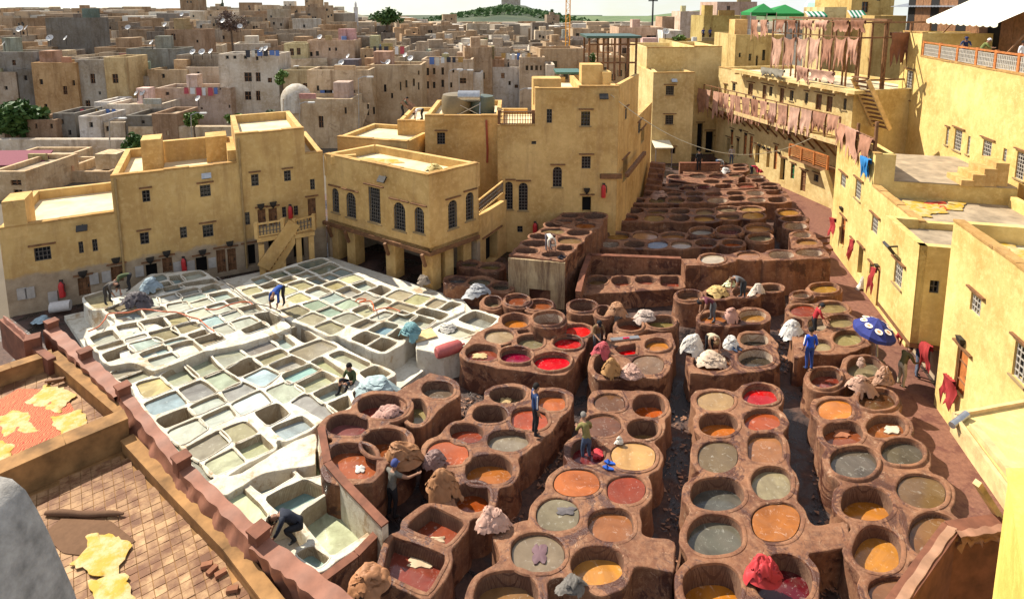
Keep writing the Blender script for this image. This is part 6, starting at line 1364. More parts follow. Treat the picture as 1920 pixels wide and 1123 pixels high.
# satellite dishes
dm=MB(); pr=[(0,0),(.25,.03),(.45,.10),(.55,.16)]; dm.lathe((0,0,0),pr,14); dm.lathe((0,0,.01),[(a,b) for a,b in pr[::-1]],14); dme=dm.mesh('dish_bowl',M['paint'],60)
am=MB(); am.bar((0,0,0),(0,0,.5),.03); am.box((0,0,.5),(.08,.08,.1)); ame=am.mesh('feed_arm',M['iron']); sm_=MB(); sm_.bar((0,.0,-1.0),(0,0,0),.06); sme=sm_.mesh('mast',M['iron'])
def ordx(i):
    return ordn(i) if i<20 else ('twenty-' if i<30 else 'thirty-')+ordn(i%10)
DS=[(38,55,98),(50,53,98),(94,72,112),(124,72,112),(285,80,114),(362,98,108),(379,98,108),(396,97,108),(257,175,88),(268,175,88),(418,40,150),(310,47,150),(498,92,94),(490,94,94),(653,106,116),(720,115,100),(728,117,98),(770,110,100),(760,104,108),(1292,84,92),(1248,60,94),(880,86,150),(450,50,170),(240,52,160),(341,28,220),(372,185,90),(836,104,120),(640,118,110),(8,82,104),(600,70,128)]
for i,(x,y,Y) in enumerate(DS):
    Y=60+(Y-60)*.42-1.2; p=D(x,y,Y); r=empty('satellite_dish',(p.x,p.y,p.z)); s=random.Random(i).uniform(.6,.85)
    tag(r,'round satellite dish on the town roofs, %s from the left'%ordx(sorted(q[0] for q in DS).index(x)),'satellite dish','satellite dishes on the roofs')
    d=obj('dish_bowl',dme,r,color=(.62,.60,.57)); d.rotation_euler=(R(55),0,random.Random(i).uniform(-.9,.2)); d.scale=(s,s,s); f=obj('feed_arm',ame,d); obj('mast',sme,r)
# hills
def hill(name,prof,Y,col1,col2,th=300):
    m=MB(); vs=[]; n=len(prof); 
    rows=[(0,0),(.35,.55),(.7,.9),(1.0,1.0),(1.5,.8),(2.2,0)]
    for d,k in rows:
        for x,y in prof:
            p=D(x,y,Y); vs.append((p.x*(1+ (d-1)*th/Y*.6),Y+(d-1)*th,-3+(p.z+3)*k+ (2.0*noise.noise(Vector((x*.05,d*3,1))) if 0<d<2 else 0)))
    m.add(vs,[(r*n+i,r*n+i+1,(r+1)*n+i+1,(r+1)*n+i) for r in range(len(rows)-1) for i in range(n-1)])
    nt=NT(name+'_grass'); f=nt.noise(.03,6,.7); nt.col(nt.mix(nt.ramp(f,.4,.6),col1,col2)); nt.rough(.95); o=m.build(name,nt.m,smooth=180); tag(o,kind='structure'); return o
hill('town_ridge',[(-700,20),(-200,16),(0,20),(200,17),(400,20),(560,14),(640,20),(720,40),(800,52),(1000,56),(1300,54),(1500,48),(2300,30)],560,(.20,.17,.12),(.14,.14,.08),90)
hill('green_hill',[(640,60),(700,54),(760,49),(800,42),(840,30),(880,20),(915,14),(950,9),(985,12),(1010,22),(1040,36),(1080,47),(1150,56)],900,(.028,.045,.018),(.06,.075,.032))
hill('far_hill',[(1080,60),(1140,52),(1180,45),(1215,36),(1250,28),(1290,24),(1330,18),(1380,14),(1440,22),(1500,30)],800,(.075,.115,.04),(.12,.16,.06))
p=D(958,10,905); m=MB(); m.box((p.x,p.y,p.z+4),(26,16,12)); m.box((p.x-12,p.y,p.z+6),(5,17,15)); m.box((p.x+12,p.y,p.z+5),(5,17,14)); tag(m.build('hill_fort',M['house'],color=(.58,.50,.42)),'pale square fort on top of the green hill','fort')
# ---------------------------------------------------------------- trees
def m_leaf(name,a,b):
    n=NT(name); n.col(n.mix(n.info('Random') if 0 else n.ramp(n.noise(1.7,3),.35,.65),a,b)); n.rough(.6); n.spec(.25)
    n.b.inputs['Subsurface Weight'].default_value=0; return n.m
M['leaf']=m_leaf('mid_green_leaves',(.028,.07,.014),(.085,.15,.035)); M['leaf_b']=m_leaf('bright_leaves',(.06,.12,.02),(.15,.21,.05)); M['leaf_g']=m_leaf('grey_green_leaves',(.07,.09,.05),(.14,.16,.10)); M['leaf_br']=m_leaf('bare_twigs',(.10,.06,.045),(.18,.12,.09)); M['bark']=m_plain('bark',(.13,.09,.06),.9,.4,6)
def tree(label,px,pyc,pw,ph,Y,mat='leaf',n=900,seed=1,name='broadleaf_tree',ls=.22,zb=None,shape=1.0,group=None):
    rr=random.Random(seed); c=D(px,pyc,Y); mpp=(D(px+1,pyc,Y)-c).length; rx=pw*mpp/2; rz=ph*mpp/2; r=root(name,label,'tree',group)
    zb=0 if zb is None else zb; tk=MB(); top=Vector((c.x,c.y,c.z-rz*.3)); tk.tube([(c.x,c.y,zb),(c.x+.05*rx,c.y,(zb+top.z)/2),tuple(top)],[max(.12,rx*.09),max(.10,rx*.07),max(.06,rx*.05)],8)
    for k in range(6):
        a=rr.uniform(0,6.28); tk.tube([tuple(top-Vector((0,0,rz*.2*k/6))),(c.x+math.cos(a)*rx*.6,c.y+math.sin(a)*rx*.6,c.z+rz*rr.uniform(-.1,.6))],[max(.05,rx*.035),.02],6)
    tk.build('trunk',M['bark'],r,smooth=60); cr=MB(); clumps=[]
    for k in range(max(9,n//60)):
        a=rr.uniform(0,6.28); u=rr.uniform(-1,1); q=rr.uniform(.45,.95); s=math.sqrt(1-u*u); clumps.append(Vector((math.cos(a)*s*q*rx*.82,math.sin(a)*s*q*rx*.82,u*q*rz*.82)))
    for k in range(n):
        g=rr.choice(clumps); d=Vector((rr.gauss(0,1),rr.gauss(0,1),rr.gauss(0,1))); d=d/d.length*rr.random()**.5*rx*.36; p=c+g+Vector((d.x,d.y,d.z*min(1.4,rz/rx)))
        if shape!=1.0: t=(p.z-c.z+rz)/(2*rz); kx=max(.08,1-t*shape) if shape>0 else 1; p.x=c.x+(p.x-c.x)*kx*1.5; p.y=c.y+(p.y-c.y)*kx*1.5
        x=Vector((rr.gauss(0,1),rr.gauss(0,1),rr.gauss(0,.7))).normalized(); y=x.cross(Vector((rr.gauss(0,1),rr.gauss(0,1),rr.gauss(0,1)))).normalized(); s=ls*rr.uniform(.6,1.3)
        cr.add([p-x*s,p-y*s*.55,p+x*s,p+y*s*.55],[(0,1,2,3)])
    cr.build('crown',M[mat],r)
tree('large dark palm like tree at the left edge',34,222,92,66,64,'leaf',2200,1,ls=.42)
tree('round green tree behind the left golden parapet',254,280,54,58,60,'leaf',1600,2,ls=.26)
tree('bright round bush right of the cream cube house',362,223,34,30,62,'leaf_b',900,3,ls=.24)
tree('small green bush next to the bright round one',440,222,34,24,62,'leaf_b',700,4,ls=.22)
tree('grey green olive bush before the white annex',504,219,36,26,62,'leaf_g',800,5,ls=.22)
tree('leafy creeper tree growing from the pale wall',529,147,24,32,71,'leaf_b',700,6,ls=.24)
tree('dark cypress standing in the distant town',910,84,18,38,96,'leaf',700,7,name='cypress_tree',ls=.3,shape=.9)
tree('bright green bush below the cypress',912,106,44,14,92,'leaf_b',500,8,ls=.28)
tree('bare brownish tree on the left skyline',432,40,60,50,112,'leaf_br',1500,9,name='bare_tree',ls=.22)
tree('tall dark tree pair on the hill beside the crane',1033,28,16,22,500,'leaf',300,10,ls=1.4,zb=8)
tree('green trees on top of the middle skyline',724,34,70,34,150,'leaf',1100,11,ls=.5,zb=10)
tree('small plant on the tower roof beside the pergola',1110,112,20,22,42,'leaf',300,12,ls=.10,zb=11)
tree('yellowish bush on the white house roof',1272,72,30,12,90,'leaf_b',300,13,ls=.3)
fw=MB(); rr=random.Random(4)
for k in range(3200):
    x=rr.gauss(945,75); y=rr.uniform(12,44); Yt=900-rr.uniform(0,220); p=D(x,y+ (abs(x-950)/6),Yt); s=rr.uniform(2.0,4.5)
    a=rr.uniform(0,6.28); fw.add([p+Vector((math.cos(a+i*2.1)*s,math.sin(a+i*2.1)*s*.5,rr.uniform(-.5,1)*s*.6)) for i in range(3)]+[p+Vector((0,0,s))],[(0,1,3),(1,2,3),(2,0,3)])
tag(fw.build('hillside_wood',M['leaf']),'dark green wood covering the distant hill','wood',kind='stuff')

rr=random.Random(31)
for i,(x,y,Y) in enumerate([(700,88,82),(345,165,73),(600,170,70),(805,108,76),(940,100,84),(150,205,68),(460,95,73)]):
    r=root('laundry_line','line of coloured washing on a town roof, %s from the left'%ordn(sorted([700,345,600,805,940,150,460]).index(x)),'laundry','laundry lines'); p=D(x,y,Y)
    for k in range(6):
        m=MB(); a=p+Vector((k*.75,0,0)); wd=rr.uniform(.4,.65); h_=rr.uniform(.6,1.1); f=rr.uniform(-.1,.1); m.add([a,a+Vector((wd,0,0)),a+Vector((wd,f,-h_)),a+Vector((0,-f,-h_)),a+Vector((0,.03,0)),a+Vector((wd,.03,0)),a+Vector((wd,f+.03,-h_)),a+Vector((0,-f+.03,-h_))],[(0,1,2,3),(7,6,5,4),(0,4,5,1),(3,2,6,7)]); m.build('garment',M['cloth'],r,color=rr.choice([(.7,.7,.68),(.5,.1,.12),(.12,.2,.45),(.65,.6,.5),(.5,.3,.1),(.06,.06,.07)]))
    m=MB(); m.bar(p+Vector((-.4,.01,.02)),p+Vector((5,.01,.02)),.03); m.build('line',M['iron'],r)
# ---------------------------------------------------------------- walls and steps among the vats
r=low_wall('whitewashed_tank_wall','whitewashed tank wall with brown rim between lime pits and dark vats',[(602,802),(614,868),(648,908),(722,985)],-.1,1.62,.2,'white')
r=low_wall('tank_edge_wall','low brown rimmed wall closing the lowest lime pit',[(722,985),(668,1040),(598,1092)],-.1,1.12,.2,'vat')
r=low_wall('retaining_wall','long brown retaining wall behind the low row of vats',[(1084,548),(1093,512),(1105,478),(1277,485)],-.1,1.70,.26,'vat')
r=low_wall('far_low_wall','low brown wall at the far end of the vats',[(1274,306),(1350,306)],-.1,2.0,.3,'vat')
STP=root('vat_steps','three brown steps between the retaining wall and the milky pot','steps')
for i,(y,z) in enumerate([(490,1.9),(508,1.3),(528,.7)]):
    a=W(1281,y,z);b=W(1308,y,z); m=MB(); m.box(((a.x+b.x)/2,a.y-.1,z/2),(b.x-a.x,.85,z)); m.build('step',M['vat'],STP)
AS=root('alley_steps','three worn steps in the alley beside the red hide','steps')
for i,(x,y) in enumerate([(1548,441),(1553,450),(1560,462)]):
    p=W(x,y,.3-.1*i); m=MB(); m.box((p.x,p.y,.15-.05*i),(2.2,.7,.34-.1*i),.25); m.build('step',M['alley'],AS)
# ---------------------------------------------------------------- parasol
UM=root('blue_parasol','blue parasol with round cream emblems beside the jettied tower','parasol')
c=W(1640,618,2.3); R_=.82; tilt=Matrix.Rotation(R(6),3,'X')@Matrix.Rotation(R(8),3,'Y')
cm=MB(); n=8; vs=[Vector((0,0,.52))]
for ring,(rr_,zz) in enumerate([(.35,.42),(.7,.24),(1.0,0.0)]):
    for k in range(n*2):
        a=math.pi*k/n; q=rr_*R_*(1 if k%2==0 else .955); vs.append(Vector((math.cos(a)*q,math.sin(a)*q,zz-(0 if k%2==0 else .05*rr_))))
N2=n*2; fs=[(0,1+k,1+(k+1)%N2) for k in range(N2)]
for r_ in range(2): fs+=[(1+r_*N2+k,1+(r_+1)*N2+k,1+(r_+1)*N2+(k+1)%N2,1+r_*N2+(k+1)%N2) for k in range(N2)]
b=len(vs); 
for k in range(N2): vs.append(vs[1+2*N2+k]+Vector((0,0,-.16)))
fs+=[(1+2*N2+k,b+k,b+(k+1)%N2,1+2*N2+(k+1)%N2) for k in range(N2)]
cm.add([c+tilt@v for v in vs],fs); cm.build('canopy',M['cloth'],UM,color=(.04,.05,.20))
for k,rr_ in((9,.62),(11,.70),(13,.66),(15,.6),(1,.62),(3,.6),(5,.62),(7,.6)):
    a=math.pi*k/n; zz=.52-.50*rr_+.04; m=MB(); ctr=Vector((math.cos(a)*rr_*R_*.96,math.sin(a)*rr_*R_*.96,zz+.02)); nn=Vector((math.cos(a)*.35,math.sin(a)*.35,1)).normalized(); x=nn.cross(Vector((0,0,1))).normalized(); y=nn.cross(x)
    m.add([c+tilt@(ctr+(x*math.cos(t)+y*math.sin(t))*.15+nn*.02) for t in [2*math.pi*i/14 for i in range(14)]],[tuple(range(14))]); em=m.build('emblem',M['cloth'],UM,color=(.78,.70,.60))
    m=MB(); m.add([c+tilt@(ctr+(x*math.cos(t)+y*math.sin(t))*.07+nn*.026) for t in [2*math.pi*i/10 for i in range(10)]],[tuple(range(10))]); m.build('emblem_centre',M['cloth'],em,color=(.55,.28,.14))
m=MB(); m.bar(c+tilt@Vector((0,0,.4)),(c.x+.1,c.y-.3,0),.06); m.build('pole',M['metal'],UM)
for k in range(0,N2,2):
    a=math.pi*k/n; m=MB(); m.bar(c+tilt@Vector((math.cos(a)*R_*.97,math.sin(a)*R_*.97,-.04)),c+tilt@Vector((0,0,.36)),.02); m.build('rib',M['metal'],UM)
# ---------------------------------------------------------------- solar heater
SH=root('solar_water_heater','solar water heater with silver tank on a frame on the ochre roof','water heater'); Yh=yT+5.5
a=D(859,181,Yh);b=D(900,181,Yh); zz=HS[0][2]-.4
m=MB(); d=(b-a)/7; m.tube([a-d*.15]+[a+d*k for k in range(8)]+[b+d*.15],[.25]+[.42]*8+[.25],16); m.build('tank',M['metal'],SH,smooth=40)
for p,q in((a,a),(b,b)):
    for dy in(-.5,.9): m=MB(); m.bar((p.x,p.y,p.z-.3),(p.x,p.y+dy,zz),.06); m.build('leg',M['metal'],SH)
m=MB(); m.bar((a.x,a.y-.4,a.z-.5),(b.x,b.y-.5,zz+.1),.05); m.bar((b.x,b.y-.4,b.z-.5),(a.x,a.y-.5,zz+.1),.05); m.build('cross_brace',M['metal'],SH)
m=MB(); m.add([(a.x-.1,a.y+.2,a.z-.3),(b.x+.3,b.y+.2,b.z-.3),(b.x+.3,b.y+2.2,zz+.2),(a.x-.1,a.y+2.2,zz+.2)],[(0,1,2,3)]); m.build('collector',M['glass'],SH)
WTK=MB(); p=D(856,205,Yh+.6); WTK.lathe((p.x,p.y,zz),[(1.05,0),(1.1,.3),(1.1,1.1),(1.0,1.45),(.5,1.55),(0,1.55)],20); tag(WTK.build('water_tank',M['paint'],smooth=50,color=(.20,.15,.08)),'brown round water tank left under the solar heater','water tank')
p=D(905,206,Yh+.8); m=MB(); m.lathe((p.x,p.y,zz),[(.85,0),(.9,.3),(.9,1.0),(.8,1.3),(.3,1.4),(0,1.4)],20); tag(m.build('water_tank',M['paint'],smooth=50,color=(.10,.12,.09)),'dark green round water tank right under the solar heater','water tank')
m=MB(); 
for k,(x,cc) in enumerate([(912,0),(914,0)]): m.tube([WB.pt(WB.uv(x,y)[0]+.04*math.sin(y*.05),WB.uv(x,y)[1],.06) for y in (225,250,280,305)],.035,6)
tag(m.build('drain_hose',M['paint'],smooth=60,color=(.40,.08,.05)),'red drain hose running down the ochre wall by the tower','hose')
# railing of the tower ledge
TRL=root('ledge_railing','brown lattice railing on the low tower ledge','railing'); u0=WT.uv(936,232)[0];u1=WT.uv(1000,232)[0]; balustrade(TRL,WT,u0,TS[0][2]-.05,u1,TS[0][2]-.05,h=.9,off=-.2,pm='wood',lat='wood')
# ---------------------------------------------------------------- crane
CRN=root('tower_crane','orange lattice crane mast rising behind the concrete block','crane'); Yc=99.5
b0=D(1064,100,Yc); t0=D(1064,-60,Yc); s=.34; lev=[b0.z+(t0.z-b0.z)*k/18 for k in range(19)]
for sx in(-s,s):
    for sy in(-s,s): m=MB(); m.bar((b0.x+sx,Yc+sy,lev[0]-6),(b0.x+sx,Yc+sy,lev[-1]),.10); m.build('leg',M['paint'],CRN,color=(.80,.36,.03))
m=MB()
for i in range(18):
    z0,z1=lev[i],lev[i+1]; e=1 if i%2 else -1
    m.bar((b0.x-s*e,Yc-s,z0),(b0.x+s*e,Yc-s,z1),.06); m.bar((b0.x-s,Yc-s*e,z0),(b0.x-s,Yc+s*e,z1),.06); m.bar((b0.x+s,Yc-s*e,z0),(b0.x+s,Yc+s*e,z1),.06); m.bar((b0.x-s,Yc-s,z0),(b0.x+s,Yc-s,z0),.05)
m.build('lattice',M['paint'],CRN,color=(.80,.36,.03))
# ---------------------------------------------------------------- pergola
PG=root('roof_pergola','brown steel pergola with green roof on the tower roof','pergola'); Yp=yT+6.5
px_=[(1104,128),(1131,122),(1152,120),(1176,122),(1192,124)]; zr2=D(1150,72,Yp).z
for i,(x,y) in enumerate(px_):
    for dy in(0,3.0): p=D(x,y,Yp); m=MB(); m.bar((p.x,Yp+dy,p.z-1.2),(p.x,Yp+dy,zr2),.14); m.build('post',M['wood'],PG)
p=D(1098,70,Yp);q=D(1200,70,Yp); m=MB(); m.box(((p.x+q.x)/2,Yp+1.5,zr2+.1),(q.x-p.x,4.2,.16)); m.build('roof',M['paint'],PG,color=(.045,.09,.06))
for y in(84,118):
    z=D(1150,y,Yp).z; m=MB(); m.bar((p.x+.3,Yp,z),(q.x-.3,Yp,z),.12); m.build('beam',M['wood'],PG)
G2=root('green_roof_canopy','small flat green canopy beside the tower turret','canopy'); p=D(1042,137,Yp);q=D(1090,137,Yp); m=MB(); m.box(((p.x+q.x)/2,Yp+1,p.z),(q.x-p.x,2.6,.15)); m.build('roof',M['paint'],G2,color=(.05,.13,.09))
for x in(1050,1068,1084): p=D(x,150,Yp); m=MB(); m.bar((p.x,Yp,p.z-.8),(p.x,Yp,D(x,138,Yp).z),.12); m.build('post',M['metal'],G2)
# ---------------------------------------------------------------- street lamps and masts
for i,(x,y0,y1,Y) in enumerate([(205,226,306,56),(358,216,262,60),(561,196,250,61),(672,148,230,64),(861,135,206,68),(974,170,206,66),(842,134,200,70)]):
    p=D(x,y0,Y); q=D(x,y1,Y); r=root('street_lamp','grey street lamp, %s from the left along the river street'%ordn(i),'street lamp','street lamps'); m=MB(); m.tube([(q.x,Y,-.1),(p.x,Y,p.z)],[.09,.05],8); m.build('pole',M['metal'],r)
    m=MB(); m.tube([(p.x,Y,p.z),(p.x+.6,Y,p.z+.25),(p.x+1.1,Y,p.z+.2)],.04,6); m.build('arm',M['metal'],r); m=MB(); m.box((p.x+1.3,Y,p.z+.2),(.7,.28,.14)); m.build('lamp_head',M['paint'],r,color=(.75,.74,.7))
p=D(1225,-10,140); m=MB(); m.tube([(p.x,140,-.1),(p.x,140,p.z+2)],[.3,.16],8); m.box((p.x,140,D(0,2,140).z),(2.2,.3,.3)); tag(m.build('lighting_mast',M['iron']),'tall dark lighting mast on the skyline','mast')
# ---------------------------------------------------------------- tents, awnings, cafe terrace
for lab,x0,x1,ya,yb in [('left of two green roof tents at the top right',1408,1456,4,24),('right of two green roof tents at the top right',1438,1508,-6,26)]:
    r=root('green_tent',lab,'tent','green roof tents'); Y=72; a=D(x0,yb,Y);b=D(x1,yb,Y); w_=b.x-a.x; top=D((x0+x1)/2,ya,Y+w_/2); m=MB(); vs=[(a.x,Y,a.z),(b.x,Y,a.z),(b.x,Y+w_,a.z),(a.x,Y+w_,a.z),(top.x,Y+w_/2,a.z+1.1)]
    vs+=[(v[0],v[1],v[2]-.35) for v in vs[:4]]; m.add(vs,[(0,1,4),(1,2,4),(2,3,4),(3,0,4),(0,5,6,1),(1,6,7,2),(2,7,8,3),(3,8,5,0)]); m.build('canopy',M['cloth'],r,color=(.03,.22,.06))
    for v in vs[:4]: m=MB(); m.bar(v,(v[0],v[1],v[2]-4),.08); m.build('pole',M['metal'],r)
DO=root('striped_dome','pale green striped tent dome at the top edge','dome'); p=D(1556,14,76)
for k in range(12):
    m=MB(); vs=[];a0,a1=2*math.pi*k/12,2*math.pi*(k+1)/12
    for j in range(6):
        ph=j/5*math.pi/2; 
        for a in(a0,a1): vs.append((p.x+3.0*math.cos(ph)*math.cos(a),p.y+3.0*math.cos(ph)*math.sin(a),p.z+1.7*math.sin(ph)))
    m.add(vs,[(2*j,2*j+1,2*j+3,2*j+2) for j in range(5)]); m.build('gore',M['cloth'],DO,color=(.55,.66,.60) if k%2 else (.35,.55,.47))
m=MB(); m.lathe((p.x,p.y,p.z-6),[(3,0),(3,6)],24); m.build('drum',M['house'],DO,color=(.5,.4,.2))
for x0,x1,y0,y1 in[(1508,1544,22,30),(1588,1618,20,32)]:
    r=root('striped_awning','green and white striped awning %s the tent dome'%('left of' if x0<1550 else 'right of'),'awning','striped awnings'); Y=63; a=D(x0,y0,Y);b=D(x1,y0,Y); c_=D(x0,y1,Y-.9); n=8
    for k in range(n):
        xa=a.x+(b.x-a.x)*k/n; xb=a.x+(b.x-a.x)*(k+1)/n; m=MB(); m.add([(xa,Y,a.z),(xb,Y,a.z),(xb,Y-.9,c_.z),(xa,Y-.9,c_.z),(xa,Y-.9,c_.z-.25),(xb,Y-.9,c_.z-.25)],[(0,1,2,3),(3,2,5,4)]); m.build('stripe',M['cloth'],r,color=(.02,.20,.10) if k%2 else (.7,.7,.66))
ZT=US[1][2] if US[1][2]<US[0][2] else US[0][2]
RL=root('terrace_railing','wooden terrace railing with pale lattice panels on the large yellow house','railing')
xs_=[1726,1757,1790,1826,1862,1906,1950]
for i,x in enumerate(xs_):
    u=WU.uv(x,115)[0]; m=MB(); m.bar(WU.pt(u,ZT-.1,-.15),WU.pt(u,ZT+1.15,-.15),.16); m.build('post',M['wood_o'],RL)
    if i<len(xs_)-1:
        u2=WU.uv(xs_[i+1],115)[0]; m=MB(); n=max(4,int(abs(u2-u)/.17))
        for k in range(1,n): uu=u+(u2-u)*k/n; m.bar(WU.pt(uu,ZT+.12,-.15),WU.pt(uu,ZT+.9,-.15),.06,.04)
        for k in range(4): z=ZT+.12+.26*k; m.bar(WU.pt(u,z,-.15),WU.pt(u2,z,-.15),.05,.045)
        m.build('lattice_panel',M['grille_w'],RL); m=MB(); m.bar(WU.pt(u,ZT+1.05,-.15),WU.pt(u2,ZT+1.05,-.15),.14,.10); m.build('hand_rail',M['wood_o'],RL)
AW=root('cream_awning','cream scalloped awning over the cafe terrace','awning'); 
a=WU.shift(-1.2); fr=[]
for k in range(13):
    x=1737+(1872-1737)*k/12; u=a.uv(x,42)[0]; fr.append(u)
zf=a.uv(1800,40)[1]; zbk=zf+1.7; m=MB(); vs=[]
for u in fr: vs+= [a.pt(u,zf,0),a.pt(u,zbk,-3.2)]
m.add(vs,[(2*i,2*i+2,2*i+3,2*i+1) for i in range(12)]); m.build('canopy',M['cloth'],AW,color=(.80,.74,.58))
m=MB(); vs=[]
for i in range(49): u=fr[0]+(fr[-1]-fr[0])*i/48; vs+=[a.pt(u,zf,.01),a.pt(u,zf-.22-.10*abs(math.sin(i*math.pi/4)),.02)]
m.add(vs,[(2*i,2*i+1,2*i+3,2*i+2) for i in range(48)]); m.build('valance',M['cloth'],AW,color=(.80,.74,.58))
for u in (fr[0],fr[-1]): m=MB(); m.bar(a.pt(u,ZT,-.1),a.pt(u,zbk,-3.1),.08); m.build('support',M['wood'],AW)
CW=root('cafe','dark brown panelled cafe front behind the terrace','cafe'); wc=WU.shift(-4.6); u0=wc.uv(1700,60)[0];u1=wc.uv(1990,60)[0]; lo,hi_=min(u0,u1),max(u0,u1)
nP=14
for k in range(nP):
    ua_=lo+(hi_-lo)*k/nP; ub_=lo+(hi_-lo)*(k+1)/nP; m=MB(); m.box(wc.pt((ua_+ub_)/2,ZT+2.2,0),(ub_-ua_-.05,.12,4.4),math.atan2(wc.d.y,wc.d.x)); m.build('panel',M['wood'] if k%3 else M['dark'],CW)
m=MB(); rzu=math.atan2(WU.d.y,WU.d.x)
SR=root('corrugated_roof','grey corrugated sheet roof above the cafe','roof'); wr_=WU.shift(-4.2); u0=wr_.uv(1674,12)[0];u1=wr_.uv(1860,-4)[0]; zr3=wr_.uv(1700,14)[1]; m=MB(); vs=[]; n=60
for i in range(n+1):
    u=u0+(u1-u0)*i/n; e=.05*(i%2); vs+=[wr_.pt(u,zr3+e,.3),wr_.pt(u,zr3+.9+e,-4.0)]
m.add(vs,[(2*i,2*i+2,2*i+3,2*i+1) for i in range(n)]); m.build('sheet',M['metal'],SR)
# canopy on the corner house
CC=root('cream_canopy','small cream canopy on posts at the end of the courtyard','canopy'); a=D(1229,270,yF-1.6);b=D(1263,268,yF-1.6); m=MB(); m.add([(a.x,yF-1.6,a.z-.4),(b.x,yF-1.6,a.z-.4),(b.x,yF,a.z),(a.x,yF,a.z)],[(0,1,2,3)]); m.add([(a.x,yF-1.6,a.z-.5),(b.x,yF-1.6,a.z-.5),(b.x,yF,a.z-.1),(a.x,yF,a.z-.1)],[(3,2,1,0)]); m.f+=[(0,4,5,1)]; m.m+=[0]; m.build('cover',M['cloth'],CC,color=(.74,.66,.48))
for x in(a.x+.1,b.x-.1): m=MB(); m.bar((x,yF-1.5,0),(x,yF-1.5,a.z-.45),.08); m.build('post',M['metal'],CC)
# stair up the end wall of the gallery house
RS=root('roof_stair','steep dark timber stair climbing to the hide rack','stair'); uE=WF.uv(1600,200)[0]; WSE=Wall(WF.pt(uE,0,0),WF.pt(uE,0,-9)); wse=WSE.shift(.9)
ua_,za_=wse.uv(1654,238); ub_,zb_=wse.uv(1613,146); rze=math.atan2(wse.d.y,wse.d.x)
for k in range(12):
    t=k/11; m=MB(); m.box(wse.pt(ua_+(ub_-ua_)*t,za_+(zb_-za_)*t,-.0),(.34,1.3,.10),rze); m.build('tread',M['wood'],RS)
for dx in(-.7,.7): m=MB(); m.bar(wse.pt(ua_,za_-.1,dx),wse.pt(ub_,zb_-.1,dx),.10,.34); m.build('stringer',M['wood_l'],RS)
# stepped blocks on the terrace
RB2=root('terrace_steps','plastered steps climbing from the alley house terrace','steps')
for k in range(4):
    p=WG.pt(GS[0][1]-.6-.1*k,0,-4.4-.55*k); m=MB(); m.box((p.x,p.y,GS[0][2]-1.3+.16*k),(1.6,.6,.3+.32*k),math.atan2(WG.d.y,WG.d.x)); m.build('step',M['plaster'],RB2)
# yellow hides on right roofs
zS2=GS[1][2]-.6
for i,(x,y,w_,h_) in enumerate([(1716,383,64,22),(1754,391,70,24),(1728,400,70,20),(1790,386,58,22)]):
    flat_cloth('yellow_hide','yellow hide drying on the alley house roof, %s'%['far left one','middle one','nearest one','far right one'][i],skin_shape(x,y,w_,h_,.1*i,40+i),zS2+.04,(1,1,1),'hide',20+i,group='yellow hides on the alley house roof',mat='yhide')
zN=NS[0][2]-.7
for i,(x,y,w_,h_) in enumerate([(1880,458,86,26),(1912,478,70,28),(1846,447,66,20)]):
    flat_cloth('yellow_hide','yellow hide drying on the near alley house roof, %s'%['middle one','nearest one','farthest one'][i],skin_shape(x,y,w_,h_,.2*i,50+i),zN+.04,(1,1,1),'hide',30+i,group='yellow hides on the near roof',mat='yhide')
flat_cloth('red_ground_cloth','red cloth under the yellow hides on the alley house roof',[(1690,372),(1790,372),(1822,400),(1700,408)],zS2+.01,(.42,.06,.03),'cloth',33)
# yellow patch heap on arcade roof
zA=zt-.5
flat_cloth('saffron_sheet','saffron stained sheet along the back of the bright arcade roof',[(660,292),(760,300),(790,306),(700,312),(640,302)],zA+.01,(1,1,1),'cloth',35,mat='yhide')
pile('pale yellow sack lying on the arcade roof',812,322,36,20,zA,(.74,.58,.22),61,'fold',name='yellow_sack',group='sacks')
pile('grey green rag heap at the rear of the arcade roof',818,303,22,12,zA,(.22,.22,.16),62,'flap',name='rag_heap',group='rags')
hang(WA.shift(-6.5),706,278,716,280,292,'pale lilac cloth hung over the rear parapet of the arcade roof',401,(.60,.50,.56),name='lilac_cloth',cat='cloth',mat='cloth')
# ---------------------------------------------------------------- small things
def extinguisher(w,px,py,label,s=1.0):
    u,z=w.uv(px,py); p=w.pt(u,z,.14); r=root('fire_extinguisher',label,'fire extinguisher','fire extinguishers'); m=MB(); m.lathe((p.x,p.y,p.z-.35*s),[(0,0),(.11*s,.02),(.12*s,.5*s),(.09*s,.6*s),(.04*s,.66*s),(0,.67*s)],12); m.build('cylinder',M['paint'],r,smooth=50,color=(.55,.03,.03))
    m=MB(); m.box((p.x,p.y,p.z+.36*s),(.14*s,.05,.08*s)); m.tube([(p.x,p.y,p.z+.36*s),(p.x+.14*s,p.y-.05,p.z+.25*s),(p.x+.15*s,p.y-.04,p.z-.1*s)],.02*s,6); m.build('valve_hose',M['iron'],r)
extinguisher(WL,117,540,'red fire extinguisher at the far left foot of the golden building',1.3); extinguisher(WL,345,494,'red fire extinguisher between two ground floor doors',1.2); extinguisher(WL,544,396,'red fire extinguisher on the upper gallery wall',1.2); extinguisher(WT,1131,357,'red fire extinguisher beside the tower doorway',1.3); extinguisher(WT,1003,428,'red fire extinguisher low at the tower foot behind the tall block',1.3)
